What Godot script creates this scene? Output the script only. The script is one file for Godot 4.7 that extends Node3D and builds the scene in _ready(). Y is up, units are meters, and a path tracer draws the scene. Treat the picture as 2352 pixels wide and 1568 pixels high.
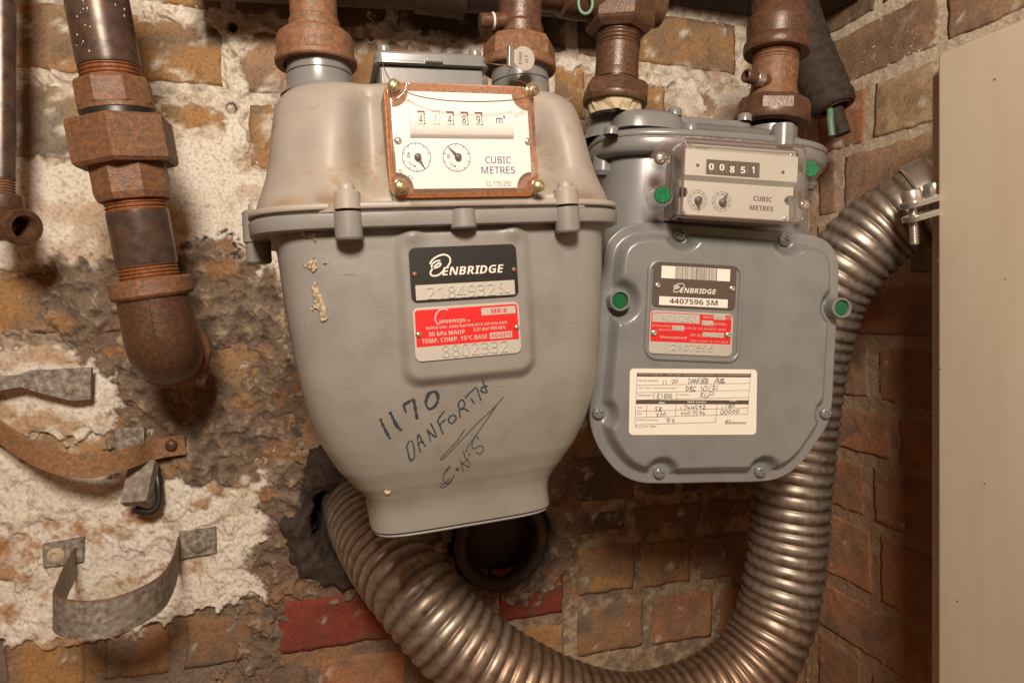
extends Node3D
# Gas meters and pipes against an old brick corner.  Metres, y up; y = 0 is the eye level, the back wall is z = 0.

const M1_AT := Vector3(0.07902, 0.06911, 0.29)
const M2_AT := Vector3(0.36339, 0.07718, 0.25)
const CORNER_X := 0.70736

var mats := {}
var low := FastNoiseLite.new()
var mid := FastNoiseLite.new()
var fine := FastNoiseLite.new()
var strata := FastNoiseLite.new()
var rng := RandomNumberGenerator.new()


func _ready() -> void:
	make_camera_and_light()
	make_noises()
	make_materials()
	build_back_wall()
	build_side_wall()
	build_service_things()
	build_big_meter()
	build_small_meter()
	build_risers()


func make_camera_and_light() -> void:
	var cam := Camera3D.new()
	cam.name = "camera"
	add_child(cam)
	cam.position = Vector3(0, 0, 0.78)
	cam.rotation_degrees.y = -16.4
	cam.near = 0.02
	cam.far = 20.0
	cam.projection = Camera3D.PROJECTION_FRUSTUM
	cam.size = 0.02 * 1568.0 / 1425.0
	cam.frustum_offset = Vector2(0, -0.02 * 84.0 / 1425.0)
	cam.current = true
	var env := Environment.new()
	env.background_mode = Environment.BG_COLOR
	env.background_color = Color(1.0, 0.71, 0.50)
	env.background_energy_multiplier = 0.20
	env.tonemap_mode = Environment.TONE_MAPPER_LINEAR
	env.tonemap_exposure = 0.93
	env.sdfgi_enabled = true
	env.ssao_enabled = true
	env.ssil_enabled = true
	var we := WorldEnvironment.new()
	we.name = "environment"
	we.environment = env
	add_child(we)
	# the cellar lamp: above and a little left of the camera
	var lamp := OmniLight3D.new()
	lamp.name = "cellar_lamp"
	lamp.position = Vector3(-0.10, 0.56, 1.22)
	lamp.light_color = Color(1.0, 0.935, 0.86)
	lamp.light_energy = 1.95
	lamp.light_size = 0.13
	lamp.omni_range = 6.0
	lamp.omni_attenuation = 2.0
	lamp.shadow_enabled = true
	add_child(lamp)


# ---------------------------------------------------------------- naming

func tag(o: Node, label: String, category: String, group := "") -> void:
	o.set_meta("label", label)
	o.set_meta("category", category)
	if category == "brick wall":
		o.set_meta("kind", "thing")
	if group:
		o.set_meta("group", group)


func thing(called: String, label: String, category: String, at := Vector3.ZERO, group := "") -> Node3D:
	var o := Node3D.new()
	o.name = numbered(called, self)
	add_child(o)
	o.position = at
	tag(o, label, category, group)
	return o


func numbered(called: String, parent: Node) -> String:
	if not parent.has_node(NodePath(called)):
		return called
	var k := 1
	while parent.has_node(NodePath("%s_%03d" % [called, k])):
		k += 1
	return "%s_%03d" % [called, k]


func part(called: String, mb, material: Material, parent: Node3D, at := Vector3.ZERO) -> MeshInstance3D:
	var o := MeshInstance3D.new()
	o.name = numbered(called, parent)
	o.mesh = mb.mesh() if mb is MB else mb
	o.material_override = material
	o.position = at
	parent.add_child(o)
	return o


# ---------------------------------------------------------------- mesh building

class MB:
	var v := PackedVector3Array()
	var n := PackedVector3Array()
	var c := PackedColorArray()
	var i := PackedInt32Array()
	var col := Color.WHITE
	var xf := Transform3D()
	var done: ArrayMesh

	func vert(p: Vector3, nn: Vector3) -> int:
		v.append(xf * p)
		n.append((xf.basis * nn).normalized())
		c.append(col)
		return v.size() - 1

	func quad(a: int, b: int, d: int, e: int) -> void:
		i.append_array([a, b, d, a, d, e])

	func tri(a: int, b: int, d: int) -> void:
		i.append_array([a, b, d])

	func flat(a: Vector3, b: Vector3, d: Vector3, e: Vector3) -> void:
		var nn := (b - a).cross(d - a).normalized()
		quad(vert(a, nn), vert(b, nn), vert(d, nn), vert(e, nn))

	func mesh() -> ArrayMesh:
		if done:
			return done
		for k in range(0, i.size(), 3):
			var a := i[k]
			var b := i[k + 1]
			var d := i[k + 2]
			if (v[b] - v[a]).cross(v[d] - v[a]).dot(n[a] + n[b] + n[d]) > 0.0:
				i[k + 1] = d
				i[k + 2] = b
		var arr := []
		arr.resize(Mesh.ARRAY_MAX)
		arr[Mesh.ARRAY_VERTEX] = v
		arr[Mesh.ARRAY_NORMAL] = n
		arr[Mesh.ARRAY_COLOR] = c
		arr[Mesh.ARRAY_INDEX] = i
		done = ArrayMesh.new()
		done.add_surface_from_arrays(Mesh.PRIMITIVE_TRIANGLES, arr)
		return done


func at_axis(from: Vector3, y_dir: Vector3) -> Transform3D:
	var y := y_dir.normalized()
	var x := y.cross(Vector3(0, 0, 1) if absf(y.z) < 0.9 else Vector3(1, 0, 0)).normalized()
	return Transform3D(Basis(x, y, x.cross(y)), from)


# a turned shape round +Y of mb.xf; prof holds Vector2(radius, height) from one end to the other
func lathe(mb: MB, prof: Array, sides := 40, faceted := false, phase := 0.0, soft := 0.75) -> void:
	var m := prof.size()
	var ns := []
	for k in m - 1:
		var d: Vector2 = prof[k + 1] - prof[k]
		ns.append(Vector2(d.y, -d.x).normalized())
	var area := 0.0
	for k in m - 1:
		area += (prof[k].x + prof[k + 1].x) * 0.5 * (prof[k + 1].y - prof[k].y)
	var flip := 1.0 if area >= 0.0 else -1.0
	for k in m - 1:
		var p: Vector2 = prof[k]
		var q: Vector2 = prof[k + 1]
		if p.distance_to(q) < 1e-7:
			continue
		var na: Vector2 = ns[k]
		var nb: Vector2 = ns[k]
		if not faceted:
			var here := p.distance_to(q)
			if k > 0 and ns[k - 1].dot(ns[k]) > soft and (ns[k - 1].dot(ns[k]) > 0.97 or maxf(here, prof[k - 1].distance_to(p)) < 4.0 * minf(here, prof[k - 1].distance_to(p))):
				na = (ns[k - 1] + ns[k]).normalized()
			if k < m - 2 and ns[k + 1].dot(ns[k]) > soft and (ns[k + 1].dot(ns[k]) > 0.97 or maxf(here, q.distance_to(prof[k + 2])) < 4.0 * minf(here, q.distance_to(prof[k + 2]))):
				nb = (ns[k + 1] + ns[k]).normalized()
		na *= flip
		nb *= flip
		if faceted:
			for s in sides:
				var t0 := phase + TAU * s / sides
				var t1 := phase + TAU * (s + 1) / sides
				var tm := (t0 + t1) * 0.5
				var nn := Vector3(cos(tm) * na.x, na.y, sin(tm) * na.x)
				mb.quad(mb.vert(Vector3(cos(t0) * p.x, p.y, sin(t0) * p.x), nn), mb.vert(Vector3(cos(t1) * p.x, p.y, sin(t1) * p.x), nn), mb.vert(Vector3(cos(t1) * q.x, q.y, sin(t1) * q.x), nn), mb.vert(Vector3(cos(t0) * q.x, q.y, sin(t0) * q.x), nn))
		else:
			var first := mb.v.size()
			for s in sides + 1:
				var t := phase + TAU * s / sides
				mb.vert(Vector3(cos(t) * p.x, p.y, sin(t) * p.x), Vector3(cos(t) * na.x, na.y, sin(t) * na.x))
				mb.vert(Vector3(cos(t) * q.x, q.y, sin(t) * q.x), Vector3(cos(t) * nb.x, nb.y, sin(t) * nb.x))
			for s in sides:
				var a := first + s * 2
				mb.quad(a, a + 2, a + 3, a + 1)


# the turned profile of a screw thread seen from afar: rings between two heights
func thread_profile(r: float, y0: float, y1: float, pitch: float, deep: float) -> Array:
	var out := [Vector2(r - deep, y0)]
	var y := y0
	while y + pitch <= y1 + 1e-6:
		out.append(Vector2(r - deep, y + pitch * 0.12))
		out.append(Vector2(r, y + pitch * 0.48))
		out.append(Vector2(r, y + pitch * 0.60))
		out.append(Vector2(r - deep, y + pitch * 0.96))
		y += pitch
	out.append(Vector2(r - deep, y1))
	return out


# a tube along points; radius may be a number or one number per point
func tube(mb: MB, pts: Array, radius, sides := 16, caps := true, cols := []) -> void:
	var m := pts.size()
	var up := Vector3.UP
	var first := mb.v.size()
	var t: Vector3 = (pts[1] - pts[0]).normalized()
	if absf(t.y) > 0.9:
		up = Vector3.RIGHT
	var x := up.cross(t).normalized()
	for k in m:
		var a: Vector3 = pts[maxi(k - 1, 0)]
		var b: Vector3 = pts[mini(k + 1, m - 1)]
		t = (b - a).normalized()
		x = (x - t * x.dot(t)).normalized()
		var y := t.cross(x)
		var r: float = radius[k] if radius is Array or radius is PackedFloat32Array else radius
		var slope := 0.0
		if not (radius is float):
			slope = (radius[mini(k + 1, m - 1)] - radius[maxi(k - 1, 0)]) / maxf(a.distance_to(b), 1e-6)
		for s in sides + 1:
			var w := TAU * s / sides
			var o := x * cos(w) + y * sin(w)
			if cols.size():
				mb.col = cols[k]
			mb.vert(pts[k] + o * r, (o - t * slope).normalized())
	for k in m - 1:
		for s in sides:
			var a := first + k * (sides + 1) + s
			mb.quad(a, a + 1, a + sides + 2, a + sides + 1)
	if caps:
		for e in [0, m - 1]:
			var c: Vector3 = pts[e]
			var nn: Vector3 = (pts[0] - pts[1] if e == 0 else pts[m - 1] - pts[m - 2]).normalized()
			var mid_v := mb.v.size()
			mb.v.append(mb.xf * c)
			mb.n.append((mb.xf.basis * nn).normalized())
			mb.c.append(mb.col)
			for s in sides + 1:
				mb.v.append(mb.v[first + e * (sides + 1) + s])
				mb.n.append((mb.xf.basis * nn).normalized())
				mb.c.append(mb.col)
			for s in sides:
				mb.tri(mid_v, mid_v + 1 + s, mid_v + 2 + s)


func smooth_path(ctrl: Array, step: float) -> Array:
	var cv := Curve3D.new()
	cv.bake_interval = step
	for k in ctrl.size():
		var a: Vector3 = ctrl[maxi(k - 1, 0)]
		var b: Vector3 = ctrl[mini(k + 1, ctrl.size() - 1)]
		var d: Vector3 = (b - a) / 6.0
		cv.add_point(ctrl[k], -d, d)
	var out := []
	var n := int(cv.get_baked_length() / step)
	for k in n + 1:
		out.append(cv.sample_baked(cv.get_baked_length() * k / n, true))
	return out


# a flat metal band: pts is the middle line, wdir the direction of its width
func band(mb: MB, pts: Array, wdir: Vector3, width: float, thick: float) -> void:
	var m := pts.size()
	var rows := []
	var ns := []
	for k in m:
		var t: Vector3 = (pts[mini(k + 1, m - 1)] - pts[maxi(k - 1, 0)]).normalized()
		var nn := t.cross(wdir).normalized()
		var w := nn.cross(t).normalized()
		ns.append([nn, w])
		rows.append([pts[k] + w * width * 0.5 + nn * thick * 0.5, pts[k] - w * width * 0.5 + nn * thick * 0.5, pts[k] - w * width * 0.5 - nn * thick * 0.5, pts[k] + w * width * 0.5 - nn * thick * 0.5])
	for side in 4:
		for k in m - 1:
			var sgn := [1.0, -1.0, -1.0, 1.0]
			var use := 0 if side % 2 == 0 else 1
			var n0: Vector3 = ns[k][use] * sgn[side]
			var n1: Vector3 = ns[k + 1][use] * sgn[side]
			mb.quad(mb.vert(rows[k][side], n0), mb.vert(rows[k + 1][side], n1), mb.vert(rows[k + 1][(side + 1) % 4], n1), mb.vert(rows[k][(side + 1) % 4], n0))
	for e in [0, m - 1]:
		var nn: Vector3 = (pts[0] - pts[1] if e == 0 else pts[m - 1] - pts[m - 2]).normalized()
		mb.quad(mb.vert(rows[e][0], nn), mb.vert(rows[e][1], nn), mb.vert(rows[e][2], nn), mb.vert(rows[e][3], nn))


func rrect(r: Rect2, rad: float, seg := 6) -> PackedVector2Array:
	var out := PackedVector2Array()
	var c := [r.end - Vector2(rad, rad), Vector2(r.position.x + rad, r.end.y - rad), r.position + Vector2(rad, rad), Vector2(r.end.x - rad, r.position.y + rad)]
	for k in 4:
		for s in seg + 1:
			var a := PI * 0.5 * (k + float(s) / seg)
			out.append(c[k] + Vector2(cos(a), sin(a)) * rad)
	return out


func circle(c: Vector2, r: float, n := 32) -> PackedVector2Array:
	var out := PackedVector2Array()
	for k in n:
		out.append(c + Vector2(cos(TAU * k / n), sin(TAU * k / n)) * r)
	return out


# an outline in xy (anticlockwise) given thickness from z0 up to z1, with a rounded or chamfered front edge
func slab(mb: MB, outline: PackedVector2Array, z0: float, z1: float, bevel := 0.0, flat_sides := false) -> void:
	var m := outline.size()
	var on := PackedVector2Array()
	for k in m:
		var e0 := outline[k] - outline[(k + m - 1) % m]
		var e1 := outline[(k + 1) % m] - outline[k]
		var nn := (Vector2(e0.y, -e0.x).normalized() + Vector2(e1.y, -e1.x).normalized()).normalized()
		on.append(nn)
	var steps := [[0.0, z0, 0.0], [0.0, z1 - bevel, 0.0]]
	if bevel > 0.0:
		for s in [0.35, 0.7, 1.0]:
			var a: float = s * PI * 0.5
			steps.append([bevel * (1.0 - cos(a)), z1 - bevel + bevel * sin(a), a])
	var inner := PackedVector2Array()
	for k in m:
		inner.append(outline[k] - on[k] * bevel)
	for r in steps.size() - 1:
		for k in m:
			var q := (k + 1) % m
			var na := on[k]
			var nb := on[q]
			if flat_sides:
				var e := outline[q] - outline[k]
				na = Vector2(e.y, -e.x).normalized()
				nb = na
			var s0: Array = steps[r]
			var s1: Array = steps[r + 1]
			mb.quad(mb.vert(v3(outline[k] - on[k] * s0[0], s0[1]), Vector3(na.x * cos(s0[2]), na.y * cos(s0[2]), sin(s0[2]))), mb.vert(v3(outline[q] - on[q] * s0[0], s0[1]), Vector3(nb.x * cos(s0[2]), nb.y * cos(s0[2]), sin(s0[2]))),
				mb.vert(v3(outline[q] - on[q] * s1[0], s1[1]), Vector3(nb.x * cos(s1[2]), nb.y * cos(s1[2]), sin(s1[2]))), mb.vert(v3(outline[k] - on[k] * s1[0], s1[1]), Vector3(na.x * cos(s1[2]), na.y * cos(s1[2]), sin(s1[2]))))
	var tris := Geometry2D.triangulate_polygon(inner)
	for face in 2:
		var first := mb.v.size()
		for k in m:
			mb.vert(v3(inner[k], z1) if face == 0 else v3(outline[k], z0), Vector3(0, 0, 1 if face == 0 else -1))
		for k in tris:
			mb.i.append(first + k)


func v3(p: Vector2, z: float) -> Vector3:
	return Vector3(p.x, p.y, z)


# a ring plate between two outlines with the same number of points
func ring_slab(mb: MB, outer: PackedVector2Array, inner: PackedVector2Array, z0: float, z1: float) -> void:
	var m := outer.size()
	for k in m:
		var q := (k + 1) % m
		var e := outer[q] - outer[k]
		var no := Vector3(e.y, -e.x, 0).normalized()
		for z in [[z1, 1.0], [z0, -1.0]]:
			var nn := Vector3(0, 0, z[1])
			mb.quad(mb.vert(v3(outer[k], z[0]), nn), mb.vert(v3(outer[q], z[0]), nn), mb.vert(v3(inner[q], z[0]), nn), mb.vert(v3(inner[k], z[0]), nn))
		mb.quad(mb.vert(v3(outer[k], z0), no), mb.vert(v3(outer[q], z0), no), mb.vert(v3(outer[q], z1), no), mb.vert(v3(outer[k], z1), no))
		mb.quad(mb.vert(v3(inner[k], z0), -no), mb.vert(v3(inner[q], z0), -no), mb.vert(v3(inner[q], z1), -no), mb.vert(v3(inner[k], z1), -no))


func box(mb: MB, lo: Vector3, hi: Vector3, bevel := 0.0) -> void:
	slab(mb, PackedVector2Array([Vector2(hi.x, hi.y), Vector2(lo.x, hi.y), Vector2(lo.x, lo.y), Vector2(hi.x, lo.y)]), lo.z, hi.z, bevel, true)


# a grid of nu x nv points from f(u, v); normals from the grid itself
func grid(mb: MB, nu: int, nv: int, f: Callable, wrap := false, paint = null) -> void:
	var p := PackedVector3Array()
	p.resize(nu * nv)
	var first := mb.v.size()
	for j in nv:
		for k in nu:
			p[j * nu + k] = f.call(float(k) / (nu if wrap else nu - 1), float(j) / (nv - 1))
	for j in nv:
		for k in nu:
			var l := (k + nu - 1) % nu if wrap else maxi(k - 1, 0)
			var r := (k + 1) % nu if wrap else mini(k + 1, nu - 1)
			var du := p[j * nu + r] - p[j * nu + l]
			var dv := p[mini(j + 1, nv - 1) * nu + k] - p[maxi(j - 1, 0) * nu + k]
			var nn := du.cross(dv).normalized()
			if nn == Vector3.ZERO:
				nn = Vector3(0, 0, 1)
			if paint != null:
				mb.col = paint.call(p[j * nu + k])
			mb.vert(p[j * nu + k], nn)
	for j in nv - 1:
		for k in nu if wrap else nu - 1:
			var q := (k + 1) % nu
			mb.quad(first + j * nu + k, first + j * nu + q, first + (j + 1) * nu + q, first + (j + 1) * nu + k)
	mb.col = Color.WHITE


# a round headed screw looking along +Z of its place; kind: "slot", "cross" or "plain"
func screw(mb: MB, at: Vector3, r: float, high: float, kind: String, turn := 0.0, tilt := Basis()) -> void:
	var keep := mb.xf
	mb.xf = keep * Transform3D(tilt, at)
	var f := func(u: float, v: float) -> Vector3:
		var a := u * TAU
		var q := (1.0 - v) * 1.02
		var x := cos(a) * minf(q, 1.0)
		var y := sin(a) * minf(q, 1.0)
		var h := sqrt(maxf(0.0, 1.0 - minf(q, 1.0) * minf(q, 1.0) * 0.92))
		if v == 0.0:
			h = -0.3
		var sx := x * cos(turn) + y * sin(turn)
		var sy := -x * sin(turn) + y * cos(turn)
		if kind == "slot" and absf(sy) < 0.15:
			h -= 0.42
		if kind == "cross" and (absf(sy) < 0.15 and absf(sx) < 0.62 or absf(sx) < 0.15 and absf(sy) < 0.62):
			h -= 0.5
		if kind == "socket" and q < 0.42:
			h -= 0.45
		return Vector3(x * r, y * r, h * high)
	grid(mb, 64, 26, f, true)
	mb.xf = keep


# lettering: the string fitted into a rectangle of the xy plane at height z
func text(mb: MB, s: String, r: Rect2, z: float, deep := 0.0002, bold := true, shear := 0.0, turn := 0.0, family := "Droid Sans") -> void:
	var font := SystemFont.new()
	font.font_names = PackedStringArray([family])
	font.font_weight = 700 if bold else 400
	var tm := TextMesh.new()
	tm.font = font
	tm.font_size = 48
	tm.pixel_size = 0.01
	tm.curve_step = 2.0
	tm.depth = 1.0
	tm.text = s
	var a := tm.surface_get_arrays(0)
	var vv: PackedVector3Array = a[Mesh.ARRAY_VERTEX]
	var nn: PackedVector3Array = a[Mesh.ARRAY_NORMAL]
	var ii = a[Mesh.ARRAY_INDEX]
	if vv.is_empty():
		return
	var lo := vv[0]
	var hi := vv[0]
	for p in vv:
		lo = lo.min(p)
		hi = hi.max(p)
	var sc := Vector2(r.size.x / (hi.x - lo.x), r.size.y / (hi.y - lo.y))
	var first := mb.v.size()
	var c := r.get_center()
	for k in vv.size():
		var q := Vector2((vv[k].x - lo.x) * sc.x, (vv[k].y - lo.y) * sc.y)
		q.x += shear * (q.y - r.size.y * 0.5)
		q += r.position - c
		q = q.rotated(turn) + c
		mb.vert(Vector3(q.x, q.y, z + (deep if vv[k].z > (lo.z + hi.z) * 0.5 else -deep * 0.5)), Vector3(nn[k].x, nn[k].y, nn[k].z))
	if ii == null:
		for k in vv.size():
			mb.i.append(first + k)
	else:
		for k in ii:
			mb.i.append(first + k)


# pen strokes: thin ribbons over a surface z = zf(x, y); each stroke a hair above the one before
func ink(mb: MB, strokes: Array, width: float, zf: Callable, smooth := true, blot := 0.0) -> void:
	var lift := 0.00025
	for st in strokes:
		var pts := PackedVector2Array(st)
		if smooth and pts.size() > 2:
			var cv := Curve2D.new()
			cv.bake_interval = width
			for k in pts.size():
				var d := (pts[mini(k + 1, pts.size() - 1)] - pts[maxi(k - 1, 0)]) / 6.0
				cv.add_point(pts[k], -d, d)
			pts = cv.get_baked_points()
		else:
			var fill := PackedVector2Array()
			for k in pts.size() - 1:
				var cuts := maxi(1, int(pts[k].distance_to(pts[k + 1]) / (width * 2.0)))
				for s in cuts:
					fill.append(pts[k].lerp(pts[k + 1], float(s) / cuts))
			fill.append(pts[pts.size() - 1])
			pts = fill
		lift += 0.00002
		var first := mb.v.size()
		for k in pts.size():
			var t := (pts[mini(k + 1, pts.size() - 1)] - pts[maxi(k - 1, 0)]).normalized()
			var s := Vector2(-t.y, t.x)
			var w := width * 0.5 * (1.0 + blot * fine.get_noise_2d(pts[k].x * 4000.0, pts[k].y * 4000.0))
			for e in [1.0, -1.0]:
				var q: Vector2 = pts[k] + s * w * e
				mb.vert(Vector3(q.x, q.y, zf.call(q.x, q.y) + lift), Vector3(0, 0, 1))
		for k in pts.size() - 1:
			mb.quad(first + 2 * k, first + 2 * k + 1, first + 2 * k + 3, first + 2 * k + 2)


func swirl_logo(mb: MB, r: Rect2, z: float, width: float) -> void:
	# the looped capital before the supplier's name: an open outer oval and a small inner e-shaped loop
	var loops := [[[0.0, 0.58], [0.14, 0.78], [0.42, 0.95], [0.72, 1.0], [0.93, 0.88], [0.97, 0.66], [0.85, 0.45], [0.80, 0.38]], [[0.50, 0.72], [0.30, 0.70], [0.10, 0.55], [0.08, 0.42], [0.22, 0.38], [0.44, 0.46], [0.52, 0.57], [0.42, 0.60], [0.20, 0.44], [0.02, 0.22], [0.03, 0.05], [0.22, 0.0], [0.42, 0.06], [0.56, 0.18], [0.60, 0.24]]]
	var st := []
	for l in loops:
		var p := PackedVector2Array()
		for q in l:
			p.append(r.position + Vector2(q[0] * r.size.x, q[1] * r.size.y))
		st.append(p)
	ink(mb, st, width, func(_x, _y): return z)


# ---------------------------------------------------------------- materials

func make_noises() -> void:
	rng.seed = 7
	var k := 0
	for nz in [[low, 9.0, 3], [mid, 42.0, 4], [fine, 190.0, 3], [strata, 1.0, 2]]:
		nz[0].noise_type = FastNoiseLite.TYPE_SIMPLEX_SMOOTH
		nz[0].seed = 11 + k
		nz[0].frequency = nz[1]
		nz[0].fractal_octaves = nz[2]
		k += 1


func noise_tex(seed_at: int, freq: float, oct: int, size: int, stops: Array, kind := FastNoiseLite.TYPE_SIMPLEX_SMOOTH) -> NoiseTexture2D:
	var nz := FastNoiseLite.new()
	nz.noise_type = kind
	nz.seed = seed_at
	nz.frequency = freq
	nz.fractal_octaves = oct
	var t := NoiseTexture2D.new()
	t.width = size
	t.height = size
	t.seamless = true
	t.generate_mipmaps = false
	t.noise = nz
	if stops.size():
		var g := Gradient.new()
		var off := PackedFloat32Array()
		var cs := PackedColorArray()
		for s in stops:
			off.append(s[0])
			cs.append(s[1])
		g.offsets = off
		g.colors = cs
		t.color_ramp = g
	return t


func grey(x: float) -> Color:
	return Color(x, x, x)


func sm(called: String, lin: Color, rough: float, metal := 0.0) -> StandardMaterial3D:
	var m := StandardMaterial3D.new()
	m.resource_name = called
	m.albedo_color = lin.linear_to_srgb()
	m.roughness = rough
	m.metallic = metal
	m.vertex_color_use_as_albedo = true
	mats[called] = m
	return m


func dress(m: StandardMaterial3D, albedo: Texture2D, per_metre: float, bump: Texture2D = null, relief_cm := 0.0, rough: Texture2D = null) -> void:
	m.uv1_triplanar = true
	m.uv1_world_triplanar = true
	m.uv1_scale = Vector3.ONE * per_metre
	m.albedo_texture = albedo
	if bump:
		m.heightmap_enabled = true
		m.heightmap_texture = bump
		m.heightmap_scale = relief_cm
	if rough:
		m.roughness_texture = rough
		m.roughness_texture_channel = BaseMaterial3D.TEXTURE_CHANNEL_RED


func make_materials() -> void:
	var bump := noise_tex(3, 0.03, 5, 512, [])
	var grain := noise_tex(5, 0.09, 3, 512, [])
	var wallspeck := noise_tex(8, 0.035, 6, 1024, [[0.0, grey(0.76)], [0.36, grey(0.91)], [0.5, grey(0.98)], [1.0, grey(1.0)]])
	var wallbump := noise_tex(9, 0.025, 6, 1024, [])
	var wall := sm("wall", Color(1, 1, 1), 0.93)
	dress(wall, wallspeck, 5.0, wallbump, 0.030)
	var rust_ramp := noise_tex(21, 0.018, 7, 1024, [[0.0, Color(0.62, 0.55, 0.50)], [0.34, Color(0.78, 0.70, 0.64)], [0.52, Color(0.86, 0.76, 0.68)], [0.66, Color(0.98, 0.80, 0.65)], [0.8, Color(1.0, 0.88, 0.76)], [1.0, Color(1.0, 0.95, 0.88)]])
	var pipe_ramp := noise_tex(23, 0.010, 6, 1024, [[0.0, Color(0.62, 0.50, 0.44)], [0.45, Color(0.84, 0.78, 0.74)], [0.62, Color(0.95, 0.92, 0.90)], [0.74, Color(1.0, 0.84, 0.70)], [1.0, Color(1.0, 0.78, 0.60)]])
	var rough_map := noise_tex(22, 0.02, 5, 512, [[0.0, grey(0.72)], [1.0, grey(1.0)]])
	var rust := sm("rust", Color(0.255, 0.172, 0.118), 0.64, 0.0)
	dress(rust, rust_ramp, 8.0, grain, 0.042, rough_map)
	var orange_rust := sm("orange_rust", Color(0.32, 0.165, 0.080), 0.60, 0.15)
	dress(orange_rust, rust_ramp, 9.0, grain, 0.012, rough_map)
	var dark_rust := sm("dark_rust", Color(0.140, 0.096, 0.074), 0.46, 0.1)
	dress(dark_rust, rust_ramp, 9.0, grain, 0.020, rough_map)
	var pipe := sm("pipe", Color(0.120, 0.092, 0.080), 0.38, 0.2)
	dress(pipe, pipe_ramp, 6.0, bump, 0.008, rough_map)
	var dark_pipe := sm("dark_pipe", Color(0.050, 0.036, 0.030), 0.6, 0.0)  # near black brown for the header pipe and the round pipe end
	dress(dark_pipe, pipe_ramp, 6.0, bump, 0.010)
	var paint_var := noise_tex(31, 0.01, 5, 512, [[0.0, grey(0.90)], [0.5, grey(0.97)], [1.0, grey(1.0)]])
	var paint := sm("paint", Color(0.248, 0.240, 0.224), 0.42)
	dress(paint, paint_var, 5.0, bump, 0.020)
	var paint_light := sm("paint_light", Color(0.360, 0.322, 0.278), 0.48)
	dress(paint_light, paint_var, 5.0, bump, 0.016)
	var paint_small := sm("paint_small", Color(0.205, 0.207, 0.203), 0.30)
	dress(paint_small, paint_var, 5.0, bump, 0.004)
	paint_small.clearcoat_enabled = true
	paint_small.clearcoat = 0.4
	paint_small.clearcoat_roughness = 0.25
	var beige := sm("beige", Color(0.55, 0.470, 0.370), 0.45)
	var streak := noise_tex(33, 0.006, 4, 512, [[0.0, Color(0.975, 0.965, 0.95)], [0.42, Color(0.99, 0.987, 0.982)], [0.6, grey(0.998)], [1.0, grey(1.0)]])
	dress(beige, streak, 2.0, bump, 0.003)
	beige.uv1_scale = Vector3(9.0, 1.1, 9.0)
	var galv := sm("galvanised", Color(0.54, 0.49, 0.43), 0.52, 0.75)
	dress(galv, noise_tex(35, 0.02, 5, 512, [[0.0, Color(0.66, 0.58, 0.50)], [0.5, grey(0.92)], [1.0, grey(1.0)]]), 9.0, grain, 0.004, rough_map)
	var strap := sm("strap", Color(0.44, 0.40, 0.35), 0.65, 0.15)
	dress(strap, noise_tex(36, 0.025, 6, 512, [[0.0, Color(0.58, 0.44, 0.34)], [0.28, Color(0.66, 0.58, 0.52)], [0.42, grey(0.74)], [0.62, grey(0.80)], [0.72, Color(0.94, 0.91, 0.86)], [1.0, grey(1.0)]]), 9.0, grain, 0.012)
	var srust := sm("strap_rust", Color(0.40, 0.30, 0.205), 0.85, 0.0)
	dress(srust, rust_ramp, 9.0, grain, 0.02)
	sm("zinc", Color(0.60, 0.57, 0.52), 0.3, 0.85)
	sm("brass", Color(0.55, 0.46, 0.27), 0.34, 0.85)
	sm("copper", Color(0.24, 0.13, 0.075), 0.5, 0.6)
	sm("aluminium", Color(0.74, 0.72, 0.68), 0.30, 0.6)
	sm("silver_plate", Color(0.50, 0.475, 0.42), 0.45, 0.25)
	sm("black", Color(0.018, 0.016, 0.015), 0.38)
	sm("dark", Color(0.012, 0.010, 0.009), 0.8)
	sm("brown_plate", Color(0.085, 0.062, 0.048), 0.45)
	sm("red_enamel", Color(0.62, 0.022, 0.022), 0.36)
	sm("white_print", Color(0.72, 0.68, 0.60), 0.5)
	sm("white", Color(0.75, 0.735, 0.70), 0.35)
	sm("paper", Color(0.74, 0.70, 0.62), 0.6)
	sm("ink_blue", Color(0.05, 0.045, 0.20), 0.6)
	sm("ink_black", Color(0.02, 0.018, 0.022), 0.7)
	sm("ink_pen", Color(0.035, 0.03, 0.035), 0.7)
	sm("ink_marker", Color(0.012, 0.022, 0.032), 0.6)
	sm("brown_print", Color(0.11, 0.065, 0.04), 0.5)
	sm("grey_print", Color(0.22, 0.19, 0.16), 0.5)
	sm("green", Color(0.008, 0.105, 0.036), 0.25)
	sm("green_light", Color(0.014, 0.155, 0.055), 0.25)
	var foam_tex := noise_tex(41, 0.02, 5, 512, [[0.0, grey(0.5)], [1.0, grey(1.0)]])
	var rubber := sm("rubber", Color(0.074, 0.052, 0.038), 0.8)
	dress(rubber, foam_tex, 8.0, grain, 0.03)
	var gasket := sm("gasket", Color(0.66, 0.24, 0.06), 0.7)
	dress(gasket, noise_tex(42, 0.05, 4, 512, [[0.0, Color(0.45, 0.35, 0.3)], [0.5, grey(0.9)], [1.0, grey(1.0)]]), 14.0, grain, 0.02)
	var filler := sm("filler", Color(0.085, 0.060, 0.045), 0.9)
	dress(filler, foam_tex, 8.0, grain, 0.02)
	sm("digits", Color(0.06, 0.05, 0.045), 0.6)
	sm("inside", Color(0.060, 0.044, 0.037), 0.5)
	sm("chipped", Color(0.50, 0.42, 0.28), 0.9)
	sm("patina", Color(0.16, 0.27, 0.20), 0.6, 0.3)
	var clear := sm("clear", Color(0.95, 0.90, 0.86), 0.06)
	clear.albedo_color.a = 0.03
	clear.transparency = BaseMaterial3D.TRANSPARENCY_ALPHA
	var amber := sm("clear_amber", Color(0.80, 0.55, 0.38), 0.08)
	amber.albedo_color.a = 0.10
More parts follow.
